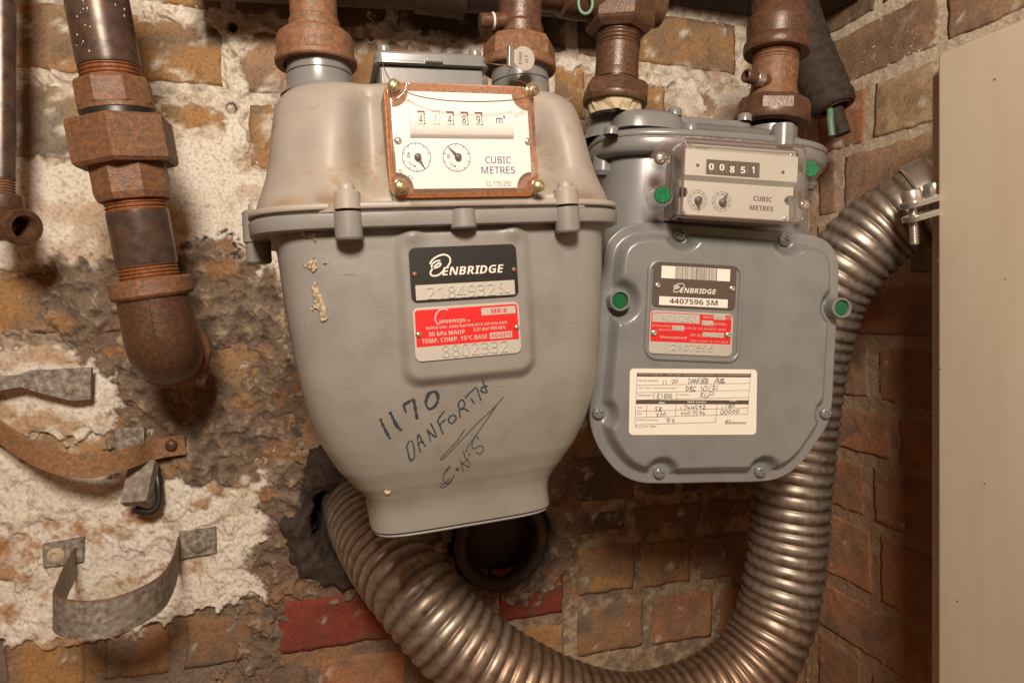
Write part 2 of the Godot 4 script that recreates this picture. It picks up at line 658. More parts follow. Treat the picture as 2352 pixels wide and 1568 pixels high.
	amber.transparency = BaseMaterial3D.TRANSPARENCY_ALPHA
	var tint := sm("clear_tinted", Color(0.30, 0.21, 0.18), 0.06)
	tint.albedo_color.a = 0.14
	tint.transparency = BaseMaterial3D.TRANSPARENCY_ALPHA
	var edge := sm("clear_edge", Color(0.20, 0.135, 0.115), 0.07)
	edge.albedo_color.a = 0.62
	edge.transparency = BaseMaterial3D.TRANSPARENCY_ALPHA


# ---------------------------------------------------------------- walls

var coats := []
var rubbles := []
var bare := []
var soot := PackedVector2Array()
var hole := Vector2.ZERO
var drain := Vector2(0.21418, -0.30647)


func inside(p: Vector2, poly: PackedVector2Array, box_r: Rect2) -> float:
	# signed distance, positive inside
	if not box_r.grow(0.03).has_point(p):
		return -0.03
	var best := 1e9
	var odd := false
	var m := poly.size()
	var a := poly[m - 1]
	for b in poly:
		var e := b - a
		var w := p - a
		var d := (w - e * clampf(w.dot(e) / e.length_squared(), 0.0, 1.0)).length_squared()
		if d < best:
			best = d
		if (a.y > p.y) != (b.y > p.y) and p.x < (b.x - a.x) * (p.y - a.y) / (b.y - a.y) + a.x:
			odd = not odd
		a = b
	return sqrt(best) if odd else -sqrt(best)


func bounds(poly: PackedVector2Array) -> Rect2:
	var r := Rect2(poly[0], Vector2.ZERO)
	for p in poly:
		r = r.expand(p)
	return r


func coat_at(p: Vector2) -> float:
	var s := -0.03
	for c in coats:
		s = maxf(s, inside(p, c[0], c[1]))
	for c in bare:
		s = minf(s, -inside(p, c[0], c[1]))
	return s


const LIME := Color(0.75, 0.685, 0.58)
const OCHRE := Color(0.40, 0.20, 0.07)
const MUD := Color(0.185, 0.125, 0.085)
const GREYMUD := Color(0.215, 0.158, 0.112)


# mortar, limewash and crumbling render of the back wall: height in x, and its colour
func back_mortar(x: float, y: float, out: Array) -> void:
	var p := Vector2(x, y)
	var n1 := low.get_noise_2d(x, y)
	var n2 := mid.get_noise_2d(x, y)
	var n3 := fine.get_noise_2d(x, y)
	var z := -0.0016 + 0.0020 * n2 + 0.0010 * n3
	var limed := clampf(0.75 + n1 * 1.1 + (y - 0.05) * 3.0 - maxf(0.0, x - 0.1) * 1.2, 0.0, 1.0)
	var col := GREYMUD.lerp(LIME, limed * clampf(0.8 + n2, 0.2, 1.0))
	col = col.lerp(OCHRE, smoothstep(0.12, 0.45, low.get_noise_2d(x * 1.4 + 77.0, y * 1.4) + n2 * 0.4) * 0.55)
	if y < -0.25 and x > 0.15:
		col = col.lerp(Color(0.42, 0.32, 0.21), clampf(0.5 + n1 + n2 * 1.5, 0.0, 1.0))
	var warp := Vector2(n2 * 0.016 + n3 * 0.006, mid.get_noise_2d(x + 7.3, y) * 0.016)
	# brown rubble filling
	var rs := -0.03
	for r in rubbles:
		rs = maxf(rs, inside(p + warp * 1.5, r[0], r[1]))
	if rs > -0.012:
		var t := smoothstep(-0.012, 0.004, rs)
		var ridge := 1.0 - absf(mid.get_noise_2d(x * 0.55 + 3.0, y * 0.8)) * 2.6
		z = lerpf(z, 0.003 + 0.008 * n1 + 0.006 * n2 + 0.002 * n3 + 0.002 * ridge, t)
		var c := MUD.lerp(GREYMUD, clampf(0.5 + n1 * 2.0, 0.0, 1.0)).lerp(Color(0.42, 0.33, 0.24), smoothstep(0.25, 0.6, n2 + n3 * 0.3) * 0.8)
		c = c.lerp(Color(0.075, 0.055, 0.045), smoothstep(0.15, 0.5, -n2 + n1 * 0.5) * 0.7)
		c = c.lerp(OCHRE, smoothstep(0.25, 0.5, low.get_noise_2d(x + 4.0, y * 1.7)) * 0.5)
		col = col.lerp(c, t)
	# white coat with horizontal flaking ledges
	var cs := coat_at(p + warp)
	if cs > -0.02:
		var thr := 0.3 * n1 + 0.28 * n2
		var t := smoothstep(-0.004, 0.003, cs + thr * 0.010)
		var flake := strata.get_noise_2d(x * 3.2 + n1 * 0.8, y * 17.0 + n1 * 1.6 + n2 * 0.35)
		var flaky := clampf(0.15 - y * 4.0, 0.0, 1.0)
		var ledge := 0.55 * smoothstep(0.10, 0.16, flake + n3 * 0.03) + 0.45 * smoothstep(-0.34, -0.28, flake + n3 * 0.03) + 0.25 * smoothstep(0.42, 0.46, flake)
		z = lerpf(z, 0.0042 + 0.0026 * n1 + 0.0003 * n2 + 0.0002 * n3 + flaky * (0.0034 * ledge - 0.0012), t)
		var c := LIME.lerp(Color(0.82, 0.77, 0.68), clampf(0.5 + n1, 0.0, 1.0))
		c = c.lerp(Color(0.52, 0.43, 0.31), smoothstep(0.1, 0.5, low.get_noise_2d(x * 1.6 + 9.0, y * 2.4)) * 0.6)
		c = c.lerp(OCHRE, smoothstep(0.08, 0.55, strata.get_noise_2d(x * 5.0 + 40.0, y * 16.0) + 0.50 * n2 + 0.15 * n3) * lerpf(0.45, 0.85, flaky))
		c = c.lerp(Color(0.30, 0.19, 0.10), flaky * smoothstep(0.045, 0.0, absf(flake - 0.09)) * 0.75 * smoothstep(-0.3, 0.2, n1 + n2))
		c = c.lerp(Color(0.20, 0.13, 0.08), smoothstep(0.42, 0.55, fine.get_noise_2d(x * 0.5, y * 0.5 + 5.0)) * 0.5)
		col = col.lerp(c, t)
	# soot flecks under the limewash edge
	if soot_box.has_point(p):
		var ss := inside(p + warp, soot, soot_box)
		if ss > 0.0:
			col = col.lerp(Color(0.035, 0.030, 0.028), smoothstep(0.0, 0.01, ss) * smoothstep(-0.05, 0.12, mid.get_noise_2d(x * 2.1 - y, y * 2.1 + 2.0)))
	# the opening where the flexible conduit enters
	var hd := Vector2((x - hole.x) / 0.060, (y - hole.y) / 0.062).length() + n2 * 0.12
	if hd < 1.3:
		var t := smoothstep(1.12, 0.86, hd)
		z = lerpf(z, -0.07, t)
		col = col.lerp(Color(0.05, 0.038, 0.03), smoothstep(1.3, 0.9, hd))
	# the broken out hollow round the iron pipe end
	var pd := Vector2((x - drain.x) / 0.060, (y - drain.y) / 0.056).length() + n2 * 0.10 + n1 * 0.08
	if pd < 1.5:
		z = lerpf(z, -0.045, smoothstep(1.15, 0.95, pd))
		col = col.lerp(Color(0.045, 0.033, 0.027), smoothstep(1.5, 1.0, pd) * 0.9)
	for q in nail_holes:
		var d := p.distance_to(q) + 0.001 * n3
		if d < 0.009:
			z -= 0.010 * smoothstep(0.0065, 0.004, d)
			col = col.lerp(Color(0.04, 0.028, 0.02), smoothstep(0.0068, 0.0045, d))
	out[0] = z
	out[1] = col


var nail_holes := [Vector2(-0.10758, 0.32041), Vector2(-0.10851, 0.22662)]


func side_mortar(x: float, y: float, out: Array) -> void:
	var n1 := low.get_noise_2d(x + 20.0, y)
	var n2 := mid.get_noise_2d(x + 20.0, y)
	var n3 := fine.get_noise_2d(x + 20.0, y)
	out[0] = -0.0009 + 0.0015 * n2 + 0.0008 * n3
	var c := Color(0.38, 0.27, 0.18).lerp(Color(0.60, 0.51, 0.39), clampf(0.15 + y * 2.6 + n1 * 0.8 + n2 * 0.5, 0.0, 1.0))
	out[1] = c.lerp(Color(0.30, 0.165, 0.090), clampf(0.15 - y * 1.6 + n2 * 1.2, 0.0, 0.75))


var soot_box := Rect2()


func sheet(x0: float, x1: float, y0: float, y1: float, step: float, f: Callable) -> MB:
	var mb := MB.new()
	var nu := int((x1 - x0) / step) + 1
	var nv := int((y1 - y0) / step) + 1
	var z := PackedFloat32Array()
	z.resize(nu * nv)
	mb.v.resize(nu * nv)
	mb.n.resize(nu * nv)
	mb.c.resize(nu * nv)
	var out := [0.0, Color.WHITE]
	for j in nv:
		for k in nu:
			var x := x0 + k * step
			var y := y0 + j * step
			f.call(x, y, out)
			z[j * nu + k] = out[0]
			mb.v[j * nu + k] = Vector3(x, y, out[0])
			mb.c[j * nu + k] = out[1]
	for j in nv:
		for k in nu:
			var l := maxi(k - 1, 0)
			var r := mini(k + 1, nu - 1)
			var d := maxi(j - 1, 0)
			var u := mini(j + 1, nv - 1)
			mb.n[j * nu + k] = Vector3((z[j * nu + l] - z[j * nu + r]) / (step * (r - l)), (z[d * nu + k] - z[u * nu + k]) / (step * (u - d)), 1.0).normalized()
	mb.i.resize((nu - 1) * (nv - 1) * 6)
	var at := 0
	for j in nv - 1:
		for k in nu - 1:
			var a := j * nu + k
			mb.i[at] = a
			mb.i[at + 1] = a + nu
			mb.i[at + 2] = a + 1
			mb.i[at + 3] = a + 1
			mb.i[at + 4] = a + nu
			mb.i[at + 5] = a + nu + 1
			at += 6
	var arr := []
	arr.resize(Mesh.ARRAY_MAX)
	arr[Mesh.ARRAY_VERTEX] = mb.v
	arr[Mesh.ARRAY_NORMAL] = mb.n
	arr[Mesh.ARRAY_COLOR] = mb.c
	arr[Mesh.ARRAY_INDEX] = mb.i
	mb.done = ArrayMesh.new()
	mb.done.add_surface_from_arrays(Mesh.PRIMITIVE_TRIANGLES, arr)
	return mb


const TONES := {
	"buff": [Color(0.42, 0.245, 0.11), Color(0.30, 0.20, 0.12)],
	"ochre": [Color(0.43, 0.24, 0.095), Color(0.29, 0.19, 0.11)],
	"grey": [Color(0.23, 0.19, 0.145), Color(0.30, 0.21, 0.13)],
	"brown": [Color(0.29, 0.165, 0.085), Color(0.20, 0.14, 0.10)],
	"dark": [Color(0.13, 0.090, 0.060), Color(0.21, 0.135, 0.075)],
	"black": [Color(0.085, 0.070, 0.058), Color(0.27, 0.18, 0.10)],
	"red": [Color(0.27, 0.058, 0.032), Color(0.22, 0.050, 0.030)],
	"rust": [Color(0.38, 0.175, 0.085), Color(0.29, 0.160, 0.092)],
	"clay": [Color(0.36, 0.225, 0.135), Color(0.27, 0.175, 0.115)],
	"pale": [Color(0.46, 0.34, 0.21), Color(0.36, 0.24, 0.14)],
}


# one brick: a rough front face that falls away at its worn edges
func brick(wall: Node3D, x0: float, x1: float, y0: float, y1: float, tone: String, wash: float, side: float) -> void:
	var mb := MB.new()
	var ca: Color = TONES[tone][0]
	var cb: Color = TONES[tone][1]
	var dz := rng.randf_range(-0.0004, 0.0009)
	var tilt := Vector2(rng.randf_range(-0.006, 0.006), rng.randf_range(-0.012, 0.012))
	var skew := [rng.randf_range(-0.003, 0.003), rng.randf_range(-0.003, 0.003), rng.randf_range(-0.002, 0.002), rng.randf_range(-0.002, 0.002)]
	var nu := maxi(8, int((x1 - x0) / 0.0042))
	var nv := maxi(8, int((y1 - y0) / 0.0042))
	var shade := rng.randf_range(0.85, 1.12)
	var off := side * 20.0
	var f := func(u: float, v: float) -> Vector3:
		var x := lerpf(x0 + lerpf(skew[0], skew[1], v), x1 + lerpf(skew[1], skew[0], v), u)
		var y := lerpf(y0 + lerpf(skew[2], skew[3], u), y1 + lerpf(skew[3], skew[2], u), v)
		var e := minf(minf(u, 1.0 - u) * (x1 - x0), minf(v, 1.0 - v) * (y1 - y0))
		var n2 := mid.get_noise_2d(x + off, y)
		x += 0.0030 * mid.get_noise_2d(y * 0.7 + off, x * 0.7 + 5.0)
		y += 0.0030 * mid.get_noise_2d(x * 0.7 + off + 9.0, y * 0.7)
		var k := clampf(1.0 - e / (0.006 + 0.005 * n2), 0.0, 1.0)
		var z := dz + tilt.x * (x - (x0 + x1) * 0.5) + tilt.y * (y - (y0 + y1) * 0.5) + 0.0014 * n2 + 0.0005 * fine.get_noise_2d(x + off, y) - 0.0036 * k * k
		if e <= 0.0:
			z = -0.014
		return Vector3(x, y, z)
	var paint := func(p: Vector3) -> Color:
		var n1 := low.get_noise_2d(p.x * 1.3 + off + 3.0, p.y * 1.3)
		var n2 := mid.get_noise_2d(p.x * 0.8 + off, p.y * 0.8)
		var n3 := fine.get_noise_2d(p.x * 0.7 + off, p.y * 0.7)
		var c := ca.lerp(cb, smoothstep(-0.30, 0.35, n1 * 1.3 + n2 * 0.35)) * (shade * (1.0 + 0.14 * n3 + 0.10 * n2))
		c = c.lerp(Color(0.12, 0.092, 0.070), smoothstep(0.15, 0.5, mid.get_noise_2d(p.x * 0.45 + off + 30.0, p.y * 0.45)) * 0.45)
		var w := wash
		if side == 0.0:
			w += smoothstep(-0.010, 0.012, coat_at(Vector2(p.x, p.y))) * 0.75
		var e := minf(minf(p.x - x0, x1 - p.x), minf(p.y - y0, y1 - p.y))
		w += 0.30 * smoothstep(0.012, 0.0, e) * clampf(wash * 6.0, 0.0, 1.0)
		var cloud := low.get_noise_2d(p.x * 2.6 + off + 60.0, p.y * 2.6) * 0.9 + n2 * 0.45 + n3 * 0.18
		c = c.lerp(LIME, smoothstep(0.42 + 0.16 * side, 0.85 + 0.2 * side, w + cloud) * 0.85)
		return c
	grid(mb, nu, nv, f, false, paint)
	part("brick", mb, mats["wall"], wall)


func course(wall: Node3D, y0: float, y1: float, joints: Array, tones: Array, wash: float, side := 0.0) -> void:
	for k in joints.size() - 1:
		var t: String = tones[k % tones.size()]
		brick(wall, joints[k] + 0.0040, joints[k + 1] - 0.0040, y0 + 0.0040, y1 - 0.0040, t, wash, side)


func build_back_wall() -> void:
	hole = Vector2(0.02975, -0.25063)
	for c in [PackedVector2Array([Vector2(-0.30987, 0.15209), Vector2(-0.26585, 0.15496), Vector2(-0.23278, 0.17483), Vector2(-0.19446, 0.22771), Vector2(-0.10479, 0.2446), Vector2(-0.10014, 0.22231), Vector2(-0.09547, 0.14679), Vector2(-0.08135, 0.15269), Vector2(-0.05746, 0.24145), Vector2(-0.04778, 0.03094), Vector2(-0.0766, 0.04181), Vector2(-0.09547, 0.06327), Vector2(-0.12325, 0.08011), Vector2(-0.15936, 0.06416), Vector2(-0.21164, 0.04928), Vector2(-0.28205, 0.04692), Vector2(-0.30987, 0.03941), Vector2(-0.35608, 0.04545), Vector2(-0.35608, 0.14909)]),
			PackedVector2Array([Vector2(-0.35608, -0.04545), Vector2(-0.29803, -0.03868), Vector2(-0.27398, -0.04567), Vector2(-0.24736, -0.06665), Vector2(-0.22942, -0.08634), Vector2(-0.22605, -0.11047), Vector2(-0.22774, -0.13679), Vector2(-0.24321, -0.14784), Vector2(-0.28606, -0.14053), Vector2(-0.35608, -0.125)]),
			PackedVector2Array([Vector2(-0.35608, -0.14091), Vector2(-0.28205, -0.16892), Vector2(-0.22858, -0.18809), Vector2(-0.15936, -0.19988), Vector2(-0.12325, -0.21279), Vector2(-0.09547, -0.205), Vector2(-0.06467, -0.19723), Vector2(-0.0766, -0.21927), Vector2(-0.08371, -0.23392), Vector2(-0.07089, -0.25553), Vector2(-0.0728, -0.27474), Vector2(-0.09265, -0.28479), Vector2(-0.09547, -0.29966), Vector2(-0.0766, -0.31717), Vector2(-0.0728, -0.34317), Vector2(-0.09547, -0.34015), Vector2(-0.14594, -0.34733), Vector2(-0.19878, -0.3604), Vector2(-0.25149, -0.36976), Vector2(-0.35608, -0.35)]),
			PackedVector2Array([Vector2(-0.32548, 0.2386), Vector2(-0.26992, 0.24713), Vector2(-0.26789, 0.23979), Vector2(-0.32548, 0.23215)]), PackedVector2Array([Vector2(-0.19878, 0.32931), Vector2(-0.11405, 0.34271), Vector2(-0.05746, 0.32364), Vector2(-0.05746, 0.31336), Vector2(-0.11405, 0.3216), Vector2(-0.19878, 0.31863)]), PackedVector2Array([Vector2(-0.11405, 0.3216), Vector2(-0.10247, 0.32004), Vector2(-0.09734, 0.24532), Vector2(-0.10943, 0.24416)]),
			PackedVector2Array([Vector2(0.0479, 0.34641), Vector2(0.13411, 0.34093), Vector2(0.19664, 0.33844), Vector2(0.35624, 0.33358), Vector2(0.35624, 0.3169), Vector2(0.27426, 0.31869), Vector2(0.18506, 0.32133), Vector2(0.0479, 0.32717)]), PackedVector2Array([Vector2(0.41035, 0.32018), Vector2(0.47764, 0.32226), Vector2(0.5348, 0.31237), Vector2(0.5348, 0.30543), Vector2(0.46367, 0.30848), Vector2(0.41035, 0.31169)]),
			PackedVector2Array([Vector2(0.46715, 0.31192), Vector2(0.50596, 0.3158), Vector2(0.52392, 0.25785), Vector2(0.47764, 0.25409)]), PackedVector2Array([Vector2(0.5348, 0.31237), Vector2(0.59408, 0.3214), Vector2(0.60165, 0.25772), Vector2(0.5348, 0.25242)])]:
		coats.append([c, bounds(c)])
	for c in [PackedVector2Array([Vector2(-0.18926, 0.21942), Vector2(-0.15043, 0.22585), Vector2(-0.11405, 0.2201), Vector2(-0.11036, 0.20129), Vector2(-0.12325, 0.18775), Vector2(-0.14594, 0.19847), Vector2(-0.16823, 0.19671), Vector2(-0.18752, 0.20006)]), PackedVector2Array([Vector2(-0.09359, 0.22896), Vector2(-0.05746, 0.23631), Vector2(-0.05746, 0.15668), Vector2(-0.09078, 0.15619)]), PackedVector2Array([Vector2(-0.33282, 0.03444), Vector2(-0.29006, 0.03741), Vector2(-0.29006, -0.03741), Vector2(-0.33282, -0.03673)]), PackedVector2Array([Vector2(-0.32004, 0.23546), Vector2(-0.27398, 0.24106), Vector2(-0.26992, 0.16978), Vector2(-0.29803, 0.16218), Vector2(-0.32004, 0.17082)])]:
		bare.append([c, bounds(c)])
	for r in [PackedVector2Array([Vector2(-0.29405, 0.04435), Vector2(-0.21164, 0.04832), Vector2(-0.15936, 0.06169), Vector2(-0.09547, 0.05568), Vector2(-0.05746, 0.03082), Vector2(-0.03803, -0.15527), Vector2(-0.05746, -0.21576), Vector2(-0.15936, -0.20234), Vector2(-0.22521, -0.14895), Vector2(-0.22774, -0.0864), Vector2(-0.24736, -0.06475), Vector2(-0.27398, -0.04237), Vector2(-0.29006, -0.01871)]),
			PackedVector2Array([Vector2(-0.08135, -0.21377), Vector2(-0.02821, -0.17663), Vector2(0.05313, -0.20889), Vector2(0.07426, -0.35088), Vector2(-0.05746, -0.34522), Vector2(-0.07375, -0.33692), Vector2(-0.09078, -0.2992), Vector2(-0.06707, -0.27638)]), PackedVector2Array([Vector2(-0.29405, -0.04668), Vector2(-0.23696, -0.07172), Vector2(-0.25355, -0.08073), Vector2(-0.35608, -0.06818), Vector2(-0.35608, -0.04091)]),
			PackedVector2Array([Vector2(-0.08135, -0.35629), Vector2(-0.06467, -0.34835), Vector2(-0.05263, -0.41688), Vector2(-0.0766, -0.45893), Vector2(-0.11405, -0.45225)]), PackedVector2Array([Vector2(0.12856, -0.22023), Vector2(0.32417, -0.20626), Vector2(0.31784, -0.37049), Vector2(0.23195, -0.38261), Vector2(0.12856, -0.34686)])]:
		rubbles.append([r, bounds(r)])
	soot = PackedVector2Array([Vector2(-0.16823, 0.06), Vector2(-0.14594, 0.08187), Vector2(-0.10247, 0.08834), Vector2(-0.09312, 0.07093), Vector2(-0.08843, 0.04568), Vector2(-0.11405, 0.05025), Vector2(-0.13691, 0.06225)])
	soot_box = bounds(soot).grow(0.02)
	var w := thing("brick_wall", "old back wall of brown and ochre bricks, flaking white limewash at its left", "brick wall")
	part("mortar", sheet(-0.56, CORNER_X, -0.62, 0.52, 0.0017, back_mortar), mats["wall"], w)
	course(w, 0.418, 0.505, [-0.50, -0.36, -0.20, -0.01, 0.19, 0.30, 0.50, 0.705], ["brown", "grey", "brown", "dark", "dark"], 0.1)
	course(w, 0.331, 0.418, [-0.55, -0.44, -0.33, -0.225, -0.115, -0.02, 0.075, 0.195, 0.314, 0.395, 0.582, 0.705], ["brown", "buff", "grey", "buff", "brown", "dark", "dark", "black", "black", "buff", "clay"], 0.12)
	course(w, 0.243, 0.331, [-0.56, -0.44, -0.330, -0.2215, -0.1085, -0.005, 0.10, 0.205, 0.282, 0.342, 0.465, 0.602, 0.705], ["buff", "grey", "buff", "ochre", "clay", "buff", "brown", "brown", "ochre", "ochre", "pale", "pale"], 0.18)
	course(w, 0.150, 0.243, [-0.55, -0.44, -0.328, -0.20, -0.098, -0.02, 0.09, 0.20, 0.31, 0.41, 0.51, 0.61, 0.705], ["brown", "buff", "grey", "ochre", "buff", "buff", "brown", "buff", "clay", "brown", "buff", "clay"], 0.2)
	course(w, 0.098, 0.150, [-0.55, -0.33, -0.12, 0.10, 0.31, 0.52, 0.705], ["buff", "clay", "ochre", "brown"], 0.3)
	course(w, 0.043, 0.098, [-0.55, -0.44, -0.22, -0.01, 0.2, 0.41, 0.62, 0.705], ["buff", "clay", "brown", "grey"], 0.25)
	course(w, -0.038, 0.043, [-0.55, -0.44, -0.268, -0.06, 0.05, 0.15, 0.26, 0.37, 0.48, 0.59, 0.705], ["ochre", "ochre", "brown", "brown", "clay"], 0.08)
	course(w, -0.120, -0.038, [-0.55, -0.40, -0.29, -0.18, -0.07, 0.14, 0.35, 0.56, 0.705], ["buff", "brown", "ochre"], 0.1)
	course(w, -0.200, -0.120, [-0.55, -0.44, -0.33, -0.22, -0.11, 0.02, 0.23, 0.44, 0.65, 0.705], ["brown", "clay", "buff"], 0.1)
	course(w, -0.276, -0.200, [-0.55, -0.40, -0.29, -0.18, -0.07], ["brown", "buff", "clay"], 0.1)
	course(w, -0.276, -0.200, [0.30, 0.415, 0.4766, 0.60, 0.705], ["dark", "dark", "dark", "brown"], 0.0)
	course(w, -0.318, -0.276, [0.30, 0.40, 0.52, 0.62, 0.705], ["dark", "brown", "dark"], 0.02)
	course(w, -0.351, -0.276, [-0.55, -0.40, -0.29, -0.18, -0.07], ["clay", "buff", "brown"], 0.1)
	course(w, -0.421, -0.351, [-0.55, -0.42, -0.335, -0.246, -0.166, -0.0765], ["brown", "ochre", "ochre", "brown", "brown"], 0.03)
	course(w, -0.421, -0.345, [-0.066, 0.135, 0.205, 0.312], ["red", "dark", "red"], -0.1)
	course(w, -0.404, -0.326, [0.316, 0.415, 0.505, 0.60, 0.705], ["ochre", "buff", "brown", "dark"], 0.0)
	course(w, -0.486, -0.404, [0.316, 0.43, 0.54, 0.63, 0.705], ["brown", "rust", "brown", "dark"], 0.0)
	course(w, -0.500, -0.421, [-0.55, -0.43, -0.31, -0.235, -0.02, 0.10, 0.21, 0.31], ["ochre", "ochre", "ochre", "brown", "rust", "brown"], 0.02)
	course(w, -0.600, -0.500, [-0.55, -0.40, -0.25, -0.10, 0.05, 0.2, 0.35, 0.5, 0.705], ["brown", "rust"], 0.02)


func build_side_wall() -> void:
	var w := thing("brick_wall", "wall of weathered reddish brown bricks running from the corner to the beige cabinet", "brick wall", Vector3(CORNER_X, 0, 0))
	w.basis = Basis(Vector3(0, 0, 1), Vector3(0, 1, 0), Vector3(-1, 0, 0))
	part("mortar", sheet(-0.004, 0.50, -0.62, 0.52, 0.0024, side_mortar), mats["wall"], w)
	course(w, 0.392, 0.49, [0.004, 0.12, 0.33, 0.5], ["dark", "dark", "brown"], 0.05, 1.0)
	course(w, 0.307, 0.392, [0.004, 0.21, 0.32, 0.5], ["clay", "clay", "buff"], 0.04, 1.0)
	course(w, 0.218, 0.307, [0.004, 0.105, 0.21, 0.42, 0.5], ["rust", "pale", "clay"], 0.12, 1.0)
	course(w, 0.125, 0.218, [0.004, 0.055, 0.27, 0.48, 0.5], ["clay", "clay", "brown"], 0.08, 1.0)
	course(w, 0.033, 0.125, [0.004, 0.16, 0.37, 0.5], ["pale", "brown"], 0.15, 1.0)
	course(w, -0.047, 0.033, [0.004, 0.23, 0.44, 0.5], ["rust", "rust"], 0.0, 1.0)
	course(w, -0.137, -0.047, [0.004, 0.11, 0.32, 0.5], ["clay", "rust"], 0.06, 1.0)
	course(w, -0.213, -0.137, [0.004, 0.145, 0.36, 0.5], ["rust", "rust", "brown"], 0.02, 1.0)
	course(w, -0.301, -0.213, [0.004, 0.105, 0.31, 0.5], ["rust", "rust"], 0.02, 1.0)
	course(w, -0.404, -0.301, [0.004, 0.115, 0.33, 0.5], ["rust", "rust"], 0.02, 1.0)
	course(w, -0.487, -0.404, [0.004, 0.20, 0.41, 0.5], ["rust", "brown"], 0.02, 1.0)
	course(w, -0.60, -0.487, [0.004, 0.10, 0.31, 0.5], ["rust", "brown"], 0.02, 1.0)


# ---------------------------------------------------------------- pipes, straps, conduit, cabinet

func arc_points(from: Vector3, dir_a: Vector3, dir_b: Vector3, r: float, n := 14) -> Array:
	# a bend of radius r that leaves along dir_a and ends along dir_b
	var out := []
	var a := dir_a.normalized()
	var b := dir_b.normalized()
	var ang := a.angle_to(b)
	var nn := (b - a * a.dot(b)).normalized()
	for k in n + 1:
		var t := ang * k / n
		out.append(from + a * sin(t) * r + nn * (1.0 - cos(t)) * r)
	return out


func build_service_things() -> void:
	build_thin_pipe()
	build_union_pipe()
	build_straps()
	build_conduit()
	build_cabinet()
	build_hose()
	build_round_pipe_end()
	build_header_pipes()


func build_thin_pipe() -> void:
	var o := thing("gas_pipe", "thin dark steel pipe with an open tee fitting above the grey strap", "pipe", Vector3(-0.29552, 0.1187, 0.085))
	var up := Transform3D(Basis(), Vector3.ZERO)
	var mb := MB.new()
	mb.xf = up
	lathe(mb, [Vector2(0.0, 0.0), Vector2(0.0107, 0.0), Vector2(0.0107, 0.40), Vector2(0.0, 0.40)], 28)
	part("pipe", mb, mats["pipe"], o)
	mb = MB.new()
	lathe(mb, thread_profile(0.0105, -0.016, 0.002, 0.0027, 0.0012), 28)
	part("thread", mb, mats["rust"], o)
	mb = MB.new()
	mb.xf = Transform3D(Basis(), Vector3(0, -0.045, 0))
	lathe(mb, [Vector2(0.0, -0.014), Vector2(0.008, -0.012), Vector2(0.0135, -0.004), Vector2(0.0145, 0.006), Vector2(0.0145, 0.014), Vector2(0.0160, 0.016), Vector2(0.0165, 0.018), Vector2(0.0165, 0.028), Vector2(0.0155, 0.030), Vector2(0.0, 0.030)], 32)
	mb.xf = at_axis(Vector3(0, -0.044, 0), Vector3(0.80, -0.10, 0.60))
	lathe(mb, [Vector2(0.0145, -0.006), Vector2(0.0145, 0.020), Vector2(0.0168, 0.023), Vector2(0.0172, 0.030), Vector2(0.0160, 0.0325), Vector2(0.0110, 0.0325), Vector2(0.0105, 0.031), Vector2(0.0095, 0.028), Vector2(0.0105, 0.026), Vector2(0.0095, 0.024), Vector2(0.0105, 0.022), Vector2(0.0095, 0.020), Vector2(0.0095, 0.002), Vector2(0.0, 0.0)], 36)
	part("tee_fitting", mb, mats["dark_rust"], o)


